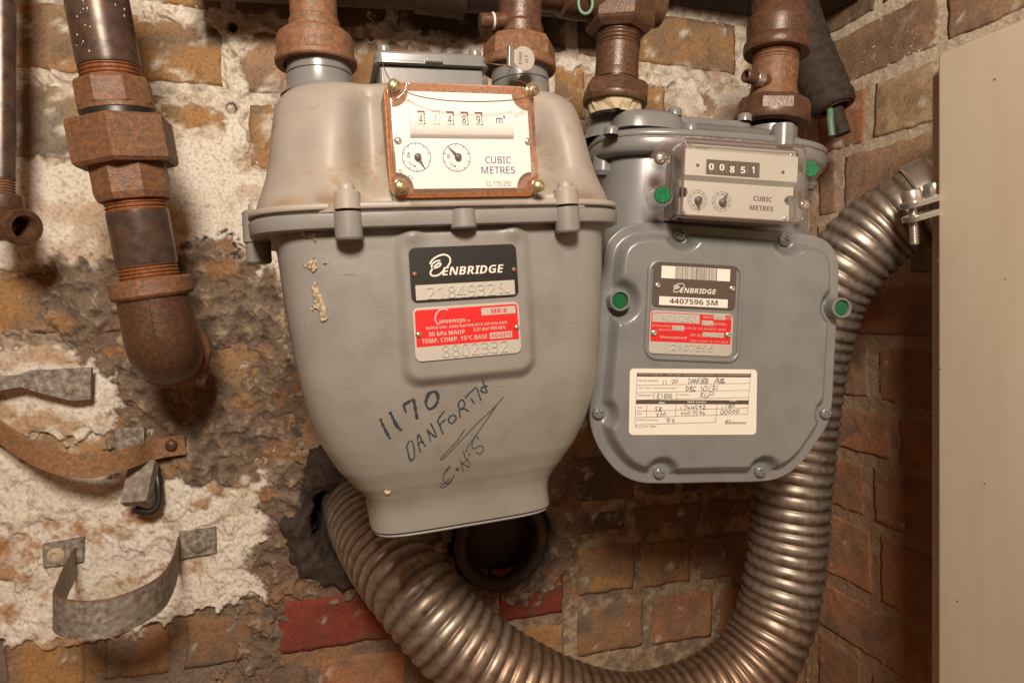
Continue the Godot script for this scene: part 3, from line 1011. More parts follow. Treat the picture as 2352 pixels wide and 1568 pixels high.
func build_union_pipe() -> void:
	var a := Vector3(-0.19274, 0.26308, 0.165)
	var b := Vector3(-0.15566, 0.0236, 0.15)
	var o := thing("gas_pipe", "thick steel pipe with a rusty hexagonal union and an elbow turning into the wall", "pipe", b)
	var axis := at_axis(Vector3.ZERO, a - b)
	var per := a.distance_to(b) / 640.0
	var s := func(py: float) -> float: return (640.0 - py) * per
	var mb := MB.new()
	mb.xf = axis
	lathe(mb, [Vector2(0.0242, s.call(150)), Vector2(0.0246, s.call(140)), Vector2(0.0246, s.call(-200)), Vector2(0.0, s.call(-200))], 48)
	part("pipe", mb, mats["pipe"], o)
	# old whitewash drips on the pipe
	mb = MB.new()
	mb.xf = axis
	for k in 22:
		var ang := rng.randf_range(0.35, 2.5) if k > 12 else rng.randf_range(1.55, 2.1)
		var y: float = s.call(rng.randf_range(5.0, 136.0))
		var q := Transform3D(Basis(Vector3.UP, PI / 2 - ang), Vector3(cos(ang) * 0.0246, y, sin(ang) * 0.0246))
		var keep := mb.xf
		mb.xf = keep * q * Transform3D(Basis().scaled(Vector3(1.0, rng.randf_range(1.0, 2.6), 1.0)), Vector3.ZERO)
		slab(mb, circle(Vector2.ZERO, rng.randf_range(0.0002, 0.0006), 7), -0.0005, 0.00025)
		mb.xf = keep
	part("paint_speck", mb, mats["paper"], o).set_meta("kind", "stuff")
	mb = MB.new()
	mb.xf = axis
	lathe(mb, thread_profile(0.0243, s.call(186), s.call(141), 0.0034, 0.0014), 48)
	part("thread", mb, mats["orange_rust"], o)
	mb = MB.new()
	mb.xf = axis
	lathe(mb, [Vector2(0.0245, s.call(180)), Vector2(0.0285, s.call(181)), Vector2(0.0302, s.call(188)), Vector2(0.0306, s.call(240)), Vector2(0.0292, s.call(243))], 8, true, 0.30)
	lathe(mb, [Vector2(0.0285, s.call(240)), Vector2(0.0298, s.call(243)), Vector2(0.0298, s.call(252)), Vector2(0.0288, s.call(254))], 48)
	part("union_top", mb, mats["rust"], o)
	mb = MB.new()
	mb.xf = axis
	lathe(mb, [Vector2(0.0280, s.call(252)), Vector2(0.0292, s.call(254)), Vector2(0.0296, s.call(260)), Vector2(0.0296, s.call(276))], 48)
	part("union_ring", mb, mats["black"], o)
	mb = MB.new()
	mb.xf = axis
	lathe(mb, [Vector2(0.029, s.call(270)), Vector2(0.0395, s.call(270)), Vector2(0.0425, s.call(276)), Vector2(0.0425, s.call(368)), Vector2(0.0400, s.call(376)), Vector2(0.029, s.call(376))], 6, true, 0.52)
	part("union_nut", mb, mats["rust"], o)
	mb = MB.new()
	mb.xf = axis
	lathe(mb, [Vector2(0.0310, s.call(372)), Vector2(0.0310, s.call(440)), Vector2(0.0292, s.call(455)), Vector2(0.0250, s.call(457))], 8, true, 0.30)
	part("union_bottom", mb, mats["rust"], o)
	mb = MB.new()
	mb.xf = axis
	lathe(mb, thread_profile(0.0246, s.call(484), s.call(450), 0.0032, 0.0013), 48)
	part("thread", mb, mats["orange_rust"], o)
	mb = MB.new()
	mb.xf = axis
	lathe(mb, thread_profile(0.0244, s.call(646), s.call(602), 0.0032, 0.0013), 48)
	part("thread", mb, mats["orange_rust"], o)
	mb = MB.new()
	mb.xf = axis
	lathe(mb, [Vector2(0.0242, s.call(610)), Vector2(0.0248, s.call(602)), Vector2(0.0248, s.call(484)), Vector2(0.0240, s.call(478))], 48)
	part("nipple", mb, mats["pipe"], o)
	var down := -axis.basis.y
	var into := Vector3(-0.08, -0.03, -1.0).normalized()
	mb = MB.new()
	mb.xf = axis
	lathe(mb, [Vector2(0.0235, s.call(640)), Vector2(0.0318, s.call(640)), Vector2(0.0334, s.call(644)), Vector2(0.0338, s.call(676)), Vector2(0.0328, s.call(682)), Vector2(0.0290, s.call(687))], 56)
	part("elbow_collar", mb, mats["rust"], o)
	mb = MB.new()
	var bend := [axis * Vector3(0, s.call(678), 0)]
	bend.append_array(arc_points(axis * Vector3(0, s.call(752), 0), down, into, 0.030, 18))
	bend.append(bend[bend.size() - 1] + into * 0.012)
	var rs := []
	for k in bend.size():
		rs.append(0.0294 + 0.0012 * sin(PI * k / (bend.size() - 1.0)))
	tube(mb, bend, rs, 48, false)
	# the casting seam down the middle of the elbow
	part("elbow", mb, mats["dark_rust"], o)
	mb = MB.new()
	var seam := []
	for k in bend.size() - 6:
		var t: Vector3 = (bend[k + 1] - bend[maxi(k - 1, 0)]).normalized()
		var side := t.cross(into.cross(down)).normalized()
		if side.dot(into) > 0.0:
			side = -side
		seam.append(bend[k] + side * (rs[k] - 0.0002))
	tube(mb, seam, 0.0007, 6)
	part("casting_seam", mb, mats["dark_rust"], o)
	var e: Vector3 = bend[bend.size() - 1]
	mb = MB.new()
	mb.xf = at_axis(e, into)
	lathe(mb, [Vector2(0.0295, -0.004), Vector2(0.0335, -0.001), Vector2(0.0345, 0.002), Vector2(0.0345, 0.013), Vector2(0.0330, 0.015), Vector2(0.0245, 0.015), Vector2(0.0245, 0.11), Vector2(0.0, 0.11)], 48)
	part("outlet_collar", mb, mats["rust"], o)


func build_straps() -> void:
	# grey tab
	var mb := MB.new()
	var tab := PackedVector2Array(PackedVector2Array([Vector2(-0.24314, -0.06658), Vector2(-0.24396, -0.1003), Vector2(-0.26176, -0.10094), Vector2(-0.29149, -0.09048), Vector2(-0.30511, -0.08447), Vector2(-0.32808, -0.0886), Vector2(-0.3506, -0.09175), Vector2(-0.3506, -0.06803), Vector2(-0.32808, -0.07323), Vector2(-0.30897, -0.07202), Vector2(-0.29734, -0.0678)]))
	mb.xf = Transform3D(Basis(Vector3(0, 1, 0), 0.05), Vector3.ZERO)
	var g := thing("pipe_strap", "flat grey end of a galvanised strap against the white render, below the open tee", "pipe strap")
	tab.reverse()
	slab(mb, tab, 0.006, 0.0125, 0.001, true)
	part("band", mb, mats["strap"], g)
	mb = MB.new()
	mb.xf = Transform3D(Basis().scaled(Vector3(1.5, 0.8, 1)), Vector3(-0.29626, -0.07874, 0.0128))
	ring_slab(mb, circle(Vector2.ZERO, 0.0062, 24), circle(Vector2.ZERO, 0.0046, 24), -0.001, 0.0008)
	part("slot_rim", mb, mats["strap"], g)
	# rusty bowed strap
	var o := thing("pipe_strap", "rusty bowed strap curving out from the left edge, above the square peg", "pipe strap")
	mb = MB.new()
	var path := smooth_path([Vector3(-0.3617, -0.1002, 0.012), Vector3(-0.32193, -0.12476, 0.035), Vector3(-0.28683, -0.1425, 0.058), Vector3(-0.25674, -0.15461, 0.07), Vector3(-0.2308, -0.1608, 0.07), Vector3(-0.211, -0.16033, 0.06), Vector3(-0.19567, -0.15802, 0.044), Vector3(-0.18638, -0.15765, 0.024), Vector3(-0.17363, -0.15668, 0.015), Vector3(-0.15452, -0.15543, 0.013)], 0.006)
	band(mb, path, Vector3(0, 1, 0.12), 0.0225, 0.0028)
	part("band", mb, mats["strap_rust"], o)
	mb = MB.new()
	screw(mb, Vector3(-0.16779, -0.15447, 0.018), 0.006, 0.004, "plain")
	part("nail_head", mb, mats["dark_rust"], o)
	# small tab plate on the wall
	o = thing("strap_plate", "small grey plate flush with the wall, right above the rusty bowed strap", "plate")
	mb = MB.new()
	slab(mb, rrect(Rect2(-0.22482, -0.16111, 0.02859, 0.02654), 0.003), 0.002, 0.0095, 0.001)
	part("plate", mb, mats["strap"], o)
	mb = MB.new()
	ring_slab(mb, circle(Vector2(-0.21061, -0.14585), 0.008, 28), circle(Vector2(-0.21061, -0.14585), 0.0066, 28), 0.009, 0.0108)
	part("hole_rim", mb, mats["strap"], o)
	# square peg with its loop
	o = thing("wall_peg", "short square peg in a dark iron loop below the rusty bowed strap", "peg")
	mb = MB.new()
	mb.xf = Transform3D(Basis(), Vector3(-0.19217, -0.19183, 0.045))
	var fwd := Vector3(-0.06, -0.84, 0.54).normalized()
	var base := Transform3D(Basis(Vector3(1, 0.05, 0.1).normalized(), fwd.cross(Vector3(1, 0.05, 0.1)).normalized(), fwd), Vector3(-0.19444, -0.18888, 0.03))
	mb.xf = base
	box(mb, Vector3(-0.0125, -0.007, -0.02), Vector3(0.0125, 0.007, 0.024), 0.0012)
	part("peg", mb, mats["strap"], o)
	mb = MB.new()
	tube(mb, smooth_path([Vector3(-0.18683, -0.17329, 0.01), Vector3(-0.18016, -0.19275, 0.02), Vector3(-0.17837, -0.21312, 0.024), Vector3(-0.18295, -0.22248, 0.026), Vector3(-0.19006, -0.22369, 0.026), Vector3(-0.20068, -0.22115, 0.022)], 0.004), 0.0042, 10)
	part("loop", mb, mats["black"], o)
	# the U strap in front
	o = thing("pipe_strap", "grey U shaped strap standing out from the white render on two tabs", "pipe strap")
	mb = MB.new()
	var top := -0.2605
	var u := smooth_path([Vector3(-0.263, top, 0.004), Vector3(-0.2535, top, 0.060), Vector3(-0.2425, top, 0.112), Vector3(-0.2375, top, 0.128), Vector3(-0.225, top, 0.142), Vector3(-0.206, top, 0.152), Vector3(-0.186, top, 0.152), Vector3(-0.168, top, 0.138), Vector3(-0.155, top, 0.110), Vector3(-0.1555, top, 0.06), Vector3(-0.163, top, 0.004)], 0.004)
	for k in u.size():
		u[k] += Vector3(0, -0.0165, 0)
	band(mb, u, Vector3.UP, 0.033, 0.0024)
	part("band", mb, mats["strap"], o)
	mb = MB.new()
	var edge := []
	for p in u:
		edge.append(p + Vector3(0, 0.0166, 0))
	tube(mb, edge, 0.0011, 8)
	part("rusty_edge", mb, mats["rust"], o)
	var lt := PackedVector2Array(PackedVector2Array([Vector2(-0.25436, -0.25083), Vector2(-0.25436, -0.2761), Vector2(-0.29107, -0.27826), Vector2(-0.29225, -0.25418)]))
	lt.reverse()
	mb = MB.new()
	slab(mb, lt, 0.002, 0.0105, 0.001, true)
	part("tab", mb, mats["strap"], o)
	mb = MB.new()
	var rt := PackedVector2Array(PackedVector2Array([Vector2(-0.12438, -0.25328), Vector2(-0.12347, -0.28152), Vector2(-0.16083, -0.28412), Vector2(-0.1617, -0.25386)]))
	rt.reverse()
	slab(mb, rt, 0.002, 0.0105, 0.001, true)
	part("tab", mb, mats["strap"], o)
	mb = MB.new()
	mb.xf = Transform3D(Basis(Vector3.RIGHT, PI / 2), Vector3(-0.27973, -0.26634, 0.0108))
	lathe(mb, [Vector2(0.0085, 0.0), Vector2(0.0065, 0.0018), Vector2(0.0042, 0.0024), Vector2(0.0036, 0.0006), Vector2(0.0, 0.0004)], 13)
	part("crusted_hole", mb, mats["chipped"], o)
	mb = MB.new()
	screw(mb, Vector3(-0.14125, -0.27039, 0.0108), 0.0085, 0.004, "socket")
	part("screw", mb, mats["strap"], o)


func build_conduit() -> void:
	var path := smooth_path([Vector3(0.03074, -0.24752, -0.07), Vector3(0.03387, -0.24835, -0.012), Vector3(0.04483, -0.26117, 0.05), Vector3(0.06379, -0.27728, 0.11), Vector3(0.08741, -0.29753, 0.15), Vector3(0.11981, -0.33128, 0.172), Vector3(0.16788, -0.36875, 0.185), Vector3(0.23012, -0.40524, 0.192), Vector3(0.29673, -0.42999, 0.195), Vector3(0.3635, -0.43091, 0.195), Vector3(0.42313, -0.41556, 0.195), Vector3(0.4598, -0.38794, 0.195), Vector3(0.48118, -0.34975, 0.195), Vector3(0.49172, -0.30949, 0.195), Vector3(0.49879, -0.26111, 0.195), Vector3(0.50353, -0.20287, 0.195), Vector3(0.51067, -0.1485, 0.195), Vector3(0.51848, -0.08914, 0.197), Vector3(0.52506, -0.03694, 0.203), Vector3(0.534, 0.01217, 0.214), Vector3(0.54922, 0.0516, 0.232), Vector3(0.57029, 0.0808, 0.25), Vector3(0.58761, 0.09775, 0.268), Vector3(0.60469, 0.10947, 0.286), Vector3(0.61918, 0.11626, 0.298), Vector3(0.63545, 0.12052, 0.316)], 0.0128 / 8.0)
	var o := thing("flexible_conduit", "ribbed flexible metal conduit looping under both meters up to the beige cabinet", "conduit")
	var mb := MB.new()
	var rs := PackedFloat32Array()
	var cols := []
	for k in path.size():
		var ph := fposmod(k / 8.0 + 0.22 * low.get_noise_2d(k * 0.004, 31.0), 1.0)
		var crest := pow(absf(sin(ph * PI)), 0.6)
		rs.append(0.0390 + 0.0034 * crest + 0.0007 * low.get_noise_2d(k * 0.011, 8.0))
		var p: Vector3 = path[k]
		var n := low.get_noise_2d(k * 0.02, 3.0)
		# old zinc, browned in the grooves; rust is heaviest along the sagging bottom of the loop
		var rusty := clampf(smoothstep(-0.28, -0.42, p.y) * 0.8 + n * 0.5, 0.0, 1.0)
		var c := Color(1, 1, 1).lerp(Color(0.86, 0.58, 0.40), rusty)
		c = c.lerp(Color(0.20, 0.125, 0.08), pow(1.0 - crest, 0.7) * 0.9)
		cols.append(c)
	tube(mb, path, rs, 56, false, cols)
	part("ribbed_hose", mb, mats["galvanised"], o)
	# collar and clamp at the cabinet end
	var n := path.size()
	var ce: Vector3 = Vector3(0.60469, 0.10947, 0.286)
	var dir: Vector3 = (Vector3(0.61918, 0.11626, 0.298) - Vector3(0.58761, 0.09775, 0.268)).normalized()
	var cl := thing("conduit_clamp", "grey cast clamp with lugs and a long bolt round the conduit's top end", "clamp")
	mb = MB.new()
	mb.xf = at_axis(ce, dir)
	lathe(mb, [Vector2(0.0425, -0.018), Vector2(0.0445, -0.019), Vector2(0.0458, -0.017), Vector2(0.0458, 0.004), Vector2(0.0482, 0.006), Vector2(0.0482, 0.012), Vector2(0.0458, 0.014), Vector2(0.0458, 0.045), Vector2(0.0425, 0.045)], 56)
	part("collar", mb, mats["zinc"], cl)
	var side := Transform3D(Basis(Vector3(0.93, 0.28, 0.25).normalized(), Vector3(-0.28, 0.96, 0.0).normalized(), Vector3(0.93, 0.28, 0.25).cross(Vector3(-0.28, 0.96, 0.0)).normalized()), Vector3.ZERO)
	for e in [Vector3(0.53594, 0.09731, 0.32), Vector3(0.53808, 0.08451, 0.32)]:
		mb = MB.new()
		mb.xf = Transform3D(side.basis * Basis(Vector3.RIGHT, -PI / 2), e)
		slab(mb, rrect(Rect2(-0.014, -0.016, 0.060, 0.022), 0.008), -0.0028, 0.0028, 0.0012)
		part("lug", mb, mats["zinc"], cl)
	for e in [Vector3(0.53094, 0.10379, 0.322), Vector3(0.55844, 0.11228, 0.322)]:
		mb = MB.new()
		mb.xf = Transform3D(side.basis, e)
		lathe(mb, [Vector2(0.0, -0.006), Vector2(0.0088, -0.006), Vector2(0.0088, 0.003), Vector2(0.0075, 0.0055), Vector2(0.0, 0.006)], 28)
		part("bolt_head", mb, mats["zinc"], cl)
	mb = MB.new()
	mb.xf = at_axis(Vector3(0.53467, 0.05717, 0.322), Vector3(0.53148, 0.10341, 0.322) - Vector3(0.53467, 0.05717, 0.322))
	lathe(mb, [Vector2(0.0, 0.0), Vector2(0.0034, 0.0)] + thread_profile(0.0042, 0.0, 0.040, 0.0016, 0.0007), 20)
	part("threaded_bolt", mb, mats["zinc"], cl)
	# crumbling filler round the hole
	var fo := thing("filler_collar", "lumpy dark filler around the hole where the conduit enters the wall", "filler")
	mb = MB.new()
	var c0 := Vector3(0.01949, -0.25919, 0)
	var f := func(u: float, v: float) -> Vector3:
		var a := u * TAU
		var w := v * PI
		var lump := mid.get_noise_2d(cos(a) * 0.016 + 1.0, sin(a) * 0.016) * 0.018
		var fat := 0.019 + lump * 0.9 + 0.006 * low.get_noise_2d(a * 0.25, 4.0)
		var r := 0.056 + lump * 0.5 + cos(w) * -fat
		return c0 + Vector3(cos(a) * r * 0.98 - 0.004, sin(a) * r * 1.15, -0.006 + sin(w) * (0.017 + lump * 0.9) + 0.005 * mid.get_noise_2d(a * 0.05, w * 0.03))
	grid(mb, 120, 20, f, true)
	part("filler", mb, mats["filler"], fo)


func build_cabinet() -> void:
	var o := thing("metal_cabinet", "tall beige metal cabinet on the right wall, its door standing proud of the box", "cabinet")
	var mb := MB.new()
	# built in a turned frame: local x runs along world z, local z points to the room (world -x)
	mb.xf = Transform3D(Basis(Vector3(0, 0, 1), Vector3(0, 1, 0), Vector3(-1, 0, 0)), Vector3(CORNER_X, 0, 0))
	var z0: float = Vector3(0.566, 0.1706, 0.31306).z
	slab(mb, rrect(Rect2(z0, -1.25, 0.62, 1.25 + Vector3(0.566, 0.23397, 0.31352).y), 0.004, 4), 0.0, CORNER_X - 0.566, 0.002)
	part("box", mb, mats["beige"], o)
	mb = MB.new()
	mb.xf = Transform3D(Basis(Vector3(0, 0, 1), Vector3(0, 1, 0), Vector3(-1, 0, 0)), Vector3(CORNER_X, 0, 0))
	var d0: float = Vector3(0.545, 0.16285, 0.33563).z
	slab(mb, rrect(Rect2(d0, -1.24, 0.61, 1.24 + Vector3(0.545, 0.23451, 0.33563).y), 0.006, 6), CORNER_X - 0.563, CORNER_X - 0.545, 0.004)
	part("door", mb, mats["beige"], o)
	var spots := [[2170,796,0.0016,0.004], [2190,300,0.0007,0.0007], [2285,182,0.0009,0.0012], [2306,326,0.0016,0.0030], [2155,650,0.0010,0.0012], [2161,643,0.0006,0.0006], [2160,594,0.0007,0.0010], [2180,1060,0.0006,0.0006], [2260,1340,0.0008,0.0008]]
	mb = MB.new()
	for q in [Vector3(0.5448, -0.03934, 0.33795), Vector3(0.5448, 0.19235, 0.38876), Vector3(0.5448, -0.06137, 0.33666), Vector3(0.5448, -0.05904, 0.33967), Vector3(0.5448, 0.04142, 0.33709), Vector3(0.5448, -0.15467, 0.37997), Vector3(0.5448, -0.26755, 0.3559), Vector3(0.5448, 0.02194, 0.39728)]:
		var keep := Transform3D(Basis(Vector3(0, 0, 1), Vector3(0, 1, 0), Vector3(-1, 0, 0)), q)
		mb.xf = keep
		slab(mb, circle(Vector2.ZERO, rng.randf_range(0.0005, 0.0011), 8), -0.0003, 0.0002)
	part("rust_speck", mb, mats["rust"], o).set_meta("kind", "stuff")


func build_hose() -> void:
	var o := thing("pipe_insulation", "black foam rubber sleeve hanging beside the far right riser, open at its lower end", "pipe insulation")
	var mb := MB.new()
	var p := smooth_path([Vector3(0.57651, 0.45141, 0.09), Vector3(0.59916, 0.36895, 0.1), Vector3(0.61291, 0.32135, 0.108), Vector3(0.626, 0.283, 0.115), Vector3(0.63194, 0.25795, 0.122)], 0.006)
	var rs := PackedFloat32Array()
	for k in p.size():
		rs.append(0.0285 + 0.0015 * low.get_noise_2d(k * 0.06, 9.0) - (0.002 if k == p.size() - 1 else 0.0))
	tube(mb, p, rs, 36, false)
	var e: Vector3 = p[p.size() - 1]
	var d: Vector3 = (e - p[p.size() - 3]).normalized()
	mb.xf = at_axis(e, d)
	lathe(mb, [Vector2(0.0265, 0.0), Vector2(0.0240, 0.0025), Vector2(0.0195, 0.001), Vector2(0.0185, -0.004), Vector2(0.0185, -0.05), Vector2(0.0, -0.05)], 36)
	part("sleeve", mb, mats["rubber"], o)
	mb = MB.new()
	mb.xf = at_axis(e, d)
	lathe(mb, [Vector2(0.0202, 0.0022), Vector2(0.0195, 0.0035), Vector2(0.0186, 0.002), Vector2(0.0184, -0.03)], 36)
	part("copper_lining", mb, mats["copper"], o)
	var c := thing("cut_cable", "thick black cable end sticking out of the insulation sleeve", "cable")
	mb = MB.new()
	tube(mb, smooth_path([e - d * 0.05, e + d * 0.006, Vector3(0.63312, 0.23929, 0.128), Vector3(0.63687, 0.22047, 0.132)], 0.004), 0.0098, 20)
	part("cable", mb, mats["rubber"], c)
	c = thing("bare_wire", "green patinated wire hanging beside the black cable end", "wire")
	mb = MB.new()
	tube(mb, smooth_path([e - d * 0.04 + Vector3(-0.010, -0.004, 0.004), e + Vector3(-0.011, -0.004, 0.004), Vector3(0.61875, 0.23808, 0.13), Vector3(0.61959, 0.21689, 0.132)], 0.004), 0.0042, 12)
	part("wire", mb, mats["patina"], c)


func build_round_pipe_end() -> void:
	var o := thing("drain_pipe_end", "round black iron pipe end in the shade under the big meter", "pipe")
	var mb := MB.new()
	mb.xf = Transform3D(Basis(Vector3.RIGHT, PI / 2), Vector3(0.21418, -0.30647, 0))
	lathe(mb, [Vector2(0.064, -0.05), Vector2(0.063, 0.006), Vector2(0.058, 0.011), Vector2(0.051, 0.011), Vector2(0.048, 0.007), Vector2(0.048, -0.030)], 40)
	part("rim", mb, mats["dark_pipe"], o)
	mb = MB.new()
	mb.xf = Transform3D(Basis(Vector3.RIGHT, PI / 2), Vector3(0.21418, -0.30647, 0))
	lathe(mb, [Vector2(0.049, -0.030), Vector2(0.030, -0.026), Vector2(0.0, -0.024)], 48)
	part("plug", mb, mats["dark_pipe"], o)


func build_header_pipes() -> void:
	var o := thing("header_pipe", "dark horizontal pipe along the wall at the top edge behind the risers", "pipe")
	var mb := MB.new()
	tube(mb, [Vector3(-0.14001, 0.34632, 0.075), Vector3(0.36968, 0.39007, 0.075)], 0.030, 32)
	part("pipe", mb, mats["dark_pipe"], o)
	mb = MB.new()
	mb.xf = at_axis(Vector3(0.12121, 0.36699, 0.075), Vector3(1, 0.0, 0))
	lathe(mb, [Vector2(0.030, -0.03), Vector2(0.034, -0.028), Vector2(0.034, 0.028), Vector2(0.030, 0.03)], 32)
	part("coupling", mb, mats["dark_pipe"], o)
	o = thing("joist", "dark timber plate along the top of the back wall, in the upper right corner", "joist")
	mb = MB.new()
	mb.xf = Transform3D(Basis(), Vector3.ZERO)
	box(mb, Vector3(-0.56, 0.424, 0.004), Vector3(0.700, 0.56, 0.10), 0.004)
	part("beam", mb, mats["rubber"], o)


# ---------------------------------------------------------------- the big meter

const LOW := [[-0.012, 0.1205, 0.0775], [-0.03, 0.1185, 0.077], [-0.06, 0.1165, 0.0765], [-0.0945, 0.113, 0.0755], [-0.12, 0.1095, 0.0745], [-0.142, 0.1050, 0.072], [-0.163, 0.0975, 0.068], [-0.180, 0.0885, 0.0635], [-0.193, 0.0790, 0.0585], [-0.2015, 0.0720, 0.0550], [-0.2075, 0.0688, 0.0532], [-0.214, 0.0676, 0.0524], [-0.2265, 0.0682, 0.0522]]
const HIGH := [[-0.006, 0.1315, 0.0840], [0.000, 0.1305, 0.0830], [0.006, 0.1290, 0.0815], [0.014, 0.1262, 0.0775], [0.024, 0.1230, 0.0730], [0.037, 0.1200, 0.0690], [0.054, 0.1175, 0.0655], [0.070, 0.1150, 0.0620], [0.080, 0.1118, 0.0580], [0.0865, 0.1065, 0.0525], [0.0905, 0.0995, 0.0455], [0.0925, 0.0910, 0.0375], [0.0932, 0.0800, 0.0280]]


func along(table: Array, y: float) -> Vector2:
	# smooth (half width, half depth) at height y
	var m := table.size()
	var up: bool = table[1][0] > table[0][0]
	var k := 0
	while k < m - 2 and (y > table[k + 1][0] if up else y < table[k + 1][0]):
		k += 1
	var a: Array = table[maxi(k - 1, 0)]
	var b: Array = table[k]
	var c: Array = table[k + 1]
	var d: Array = table[mini(k + 2, m - 1)]
	var t := clampf((y - b[0]) / (c[0] - b[0]), 0.0, 1.0)
	return Vector2(cubic_interpolate(b[1], c[1], a[1], d[1], t), cubic_interpolate(b[2], c[2], a[2], d[2], t))


func super_ring(a: float, w: float, d: float, n: float) -> Vector2:
	var c := cos(a)
	var s := sin(a)
	var r := 1.0 / pow(pow(absf(c) / w, n) + pow(absf(s) / d, n), 1.0 / n)
	return Vector2(c * r, s * r)


func loft(mb: MB, rows: Array, xc: float, n: float, nu := 160, zc := 0.0) -> void:
	# closed rings of (y, half width, half depth), capped at both ends
	var f := func(u: float, v: float) -> Vector3:
		var k := int(round(v * (rows.size() - 1)))
		var q := super_ring(u * TAU, rows[k][1], rows[k][2], n)
		return Vector3(xc + q.x, rows[k][0], zc + q.y)
	grid(mb, nu, rows.size(), f, true)
	for e in [0, rows.size() - 1]:
		var nn := Vector3(0, -1.0 if (rows[e][0] < rows[rows.size() - 1 - e][0]) else 1.0, 0)
		var c := mb.vert(Vector3(xc, rows[e][0], zc), nn)
		var first := mb.v.size()
		for s in nu:
			var q := super_ring(TAU * s / nu, rows[e][1], rows[e][2], n)
			mb.vert(Vector3(xc + q.x, rows[e][0], zc + q.y), nn)
		for s in nu:
			mb.tri(c, first + s, first + (s + 1) % nu)


const PAD := Rect2(-0.0370, -0.1185, 0.0870, 0.1005)


func rect_depth(p: Vector2, r: Rect2, rad: float) -> float:
	# signed distance inside a rounded rectangle
	var q := (p - r.get_center()).abs() - r.size * 0.5 + Vector2(rad, rad)
	return rad - Vector2(maxf(q.x, 0.0), maxf(q.y, 0.0)).length() - minf(maxf(q.x, q.y), 0.0)


func big_front(x: float, y: float) -> float:
	var q := along(LOW, y)
	var z := q.y * pow(maxf(0.0, 1.0 - pow(absf((x - 0.003) / q.x), 6.0)), 1.0 / 6.0)
	return big_bumps(x, y, z)


func big_bumps(x: float, y: float, z: float) -> float:
	var pad := smoothstep(-0.0055, 0.0035, rect_depth(Vector2(x, y), PAD, 0.010)) * smoothstep(-0.008, -0.022, y)
	z = lerpf(z, 0.0803, pad)
	for b in [Vector2(-0.0282, -0.02158), Vector2(0.04129, -0.02087)]:
		z += 0.0030 * exp(-Vector2(x - b.x, y - b.y).length_squared() / (2.0 * 0.0042 * 0.0042))
	return z


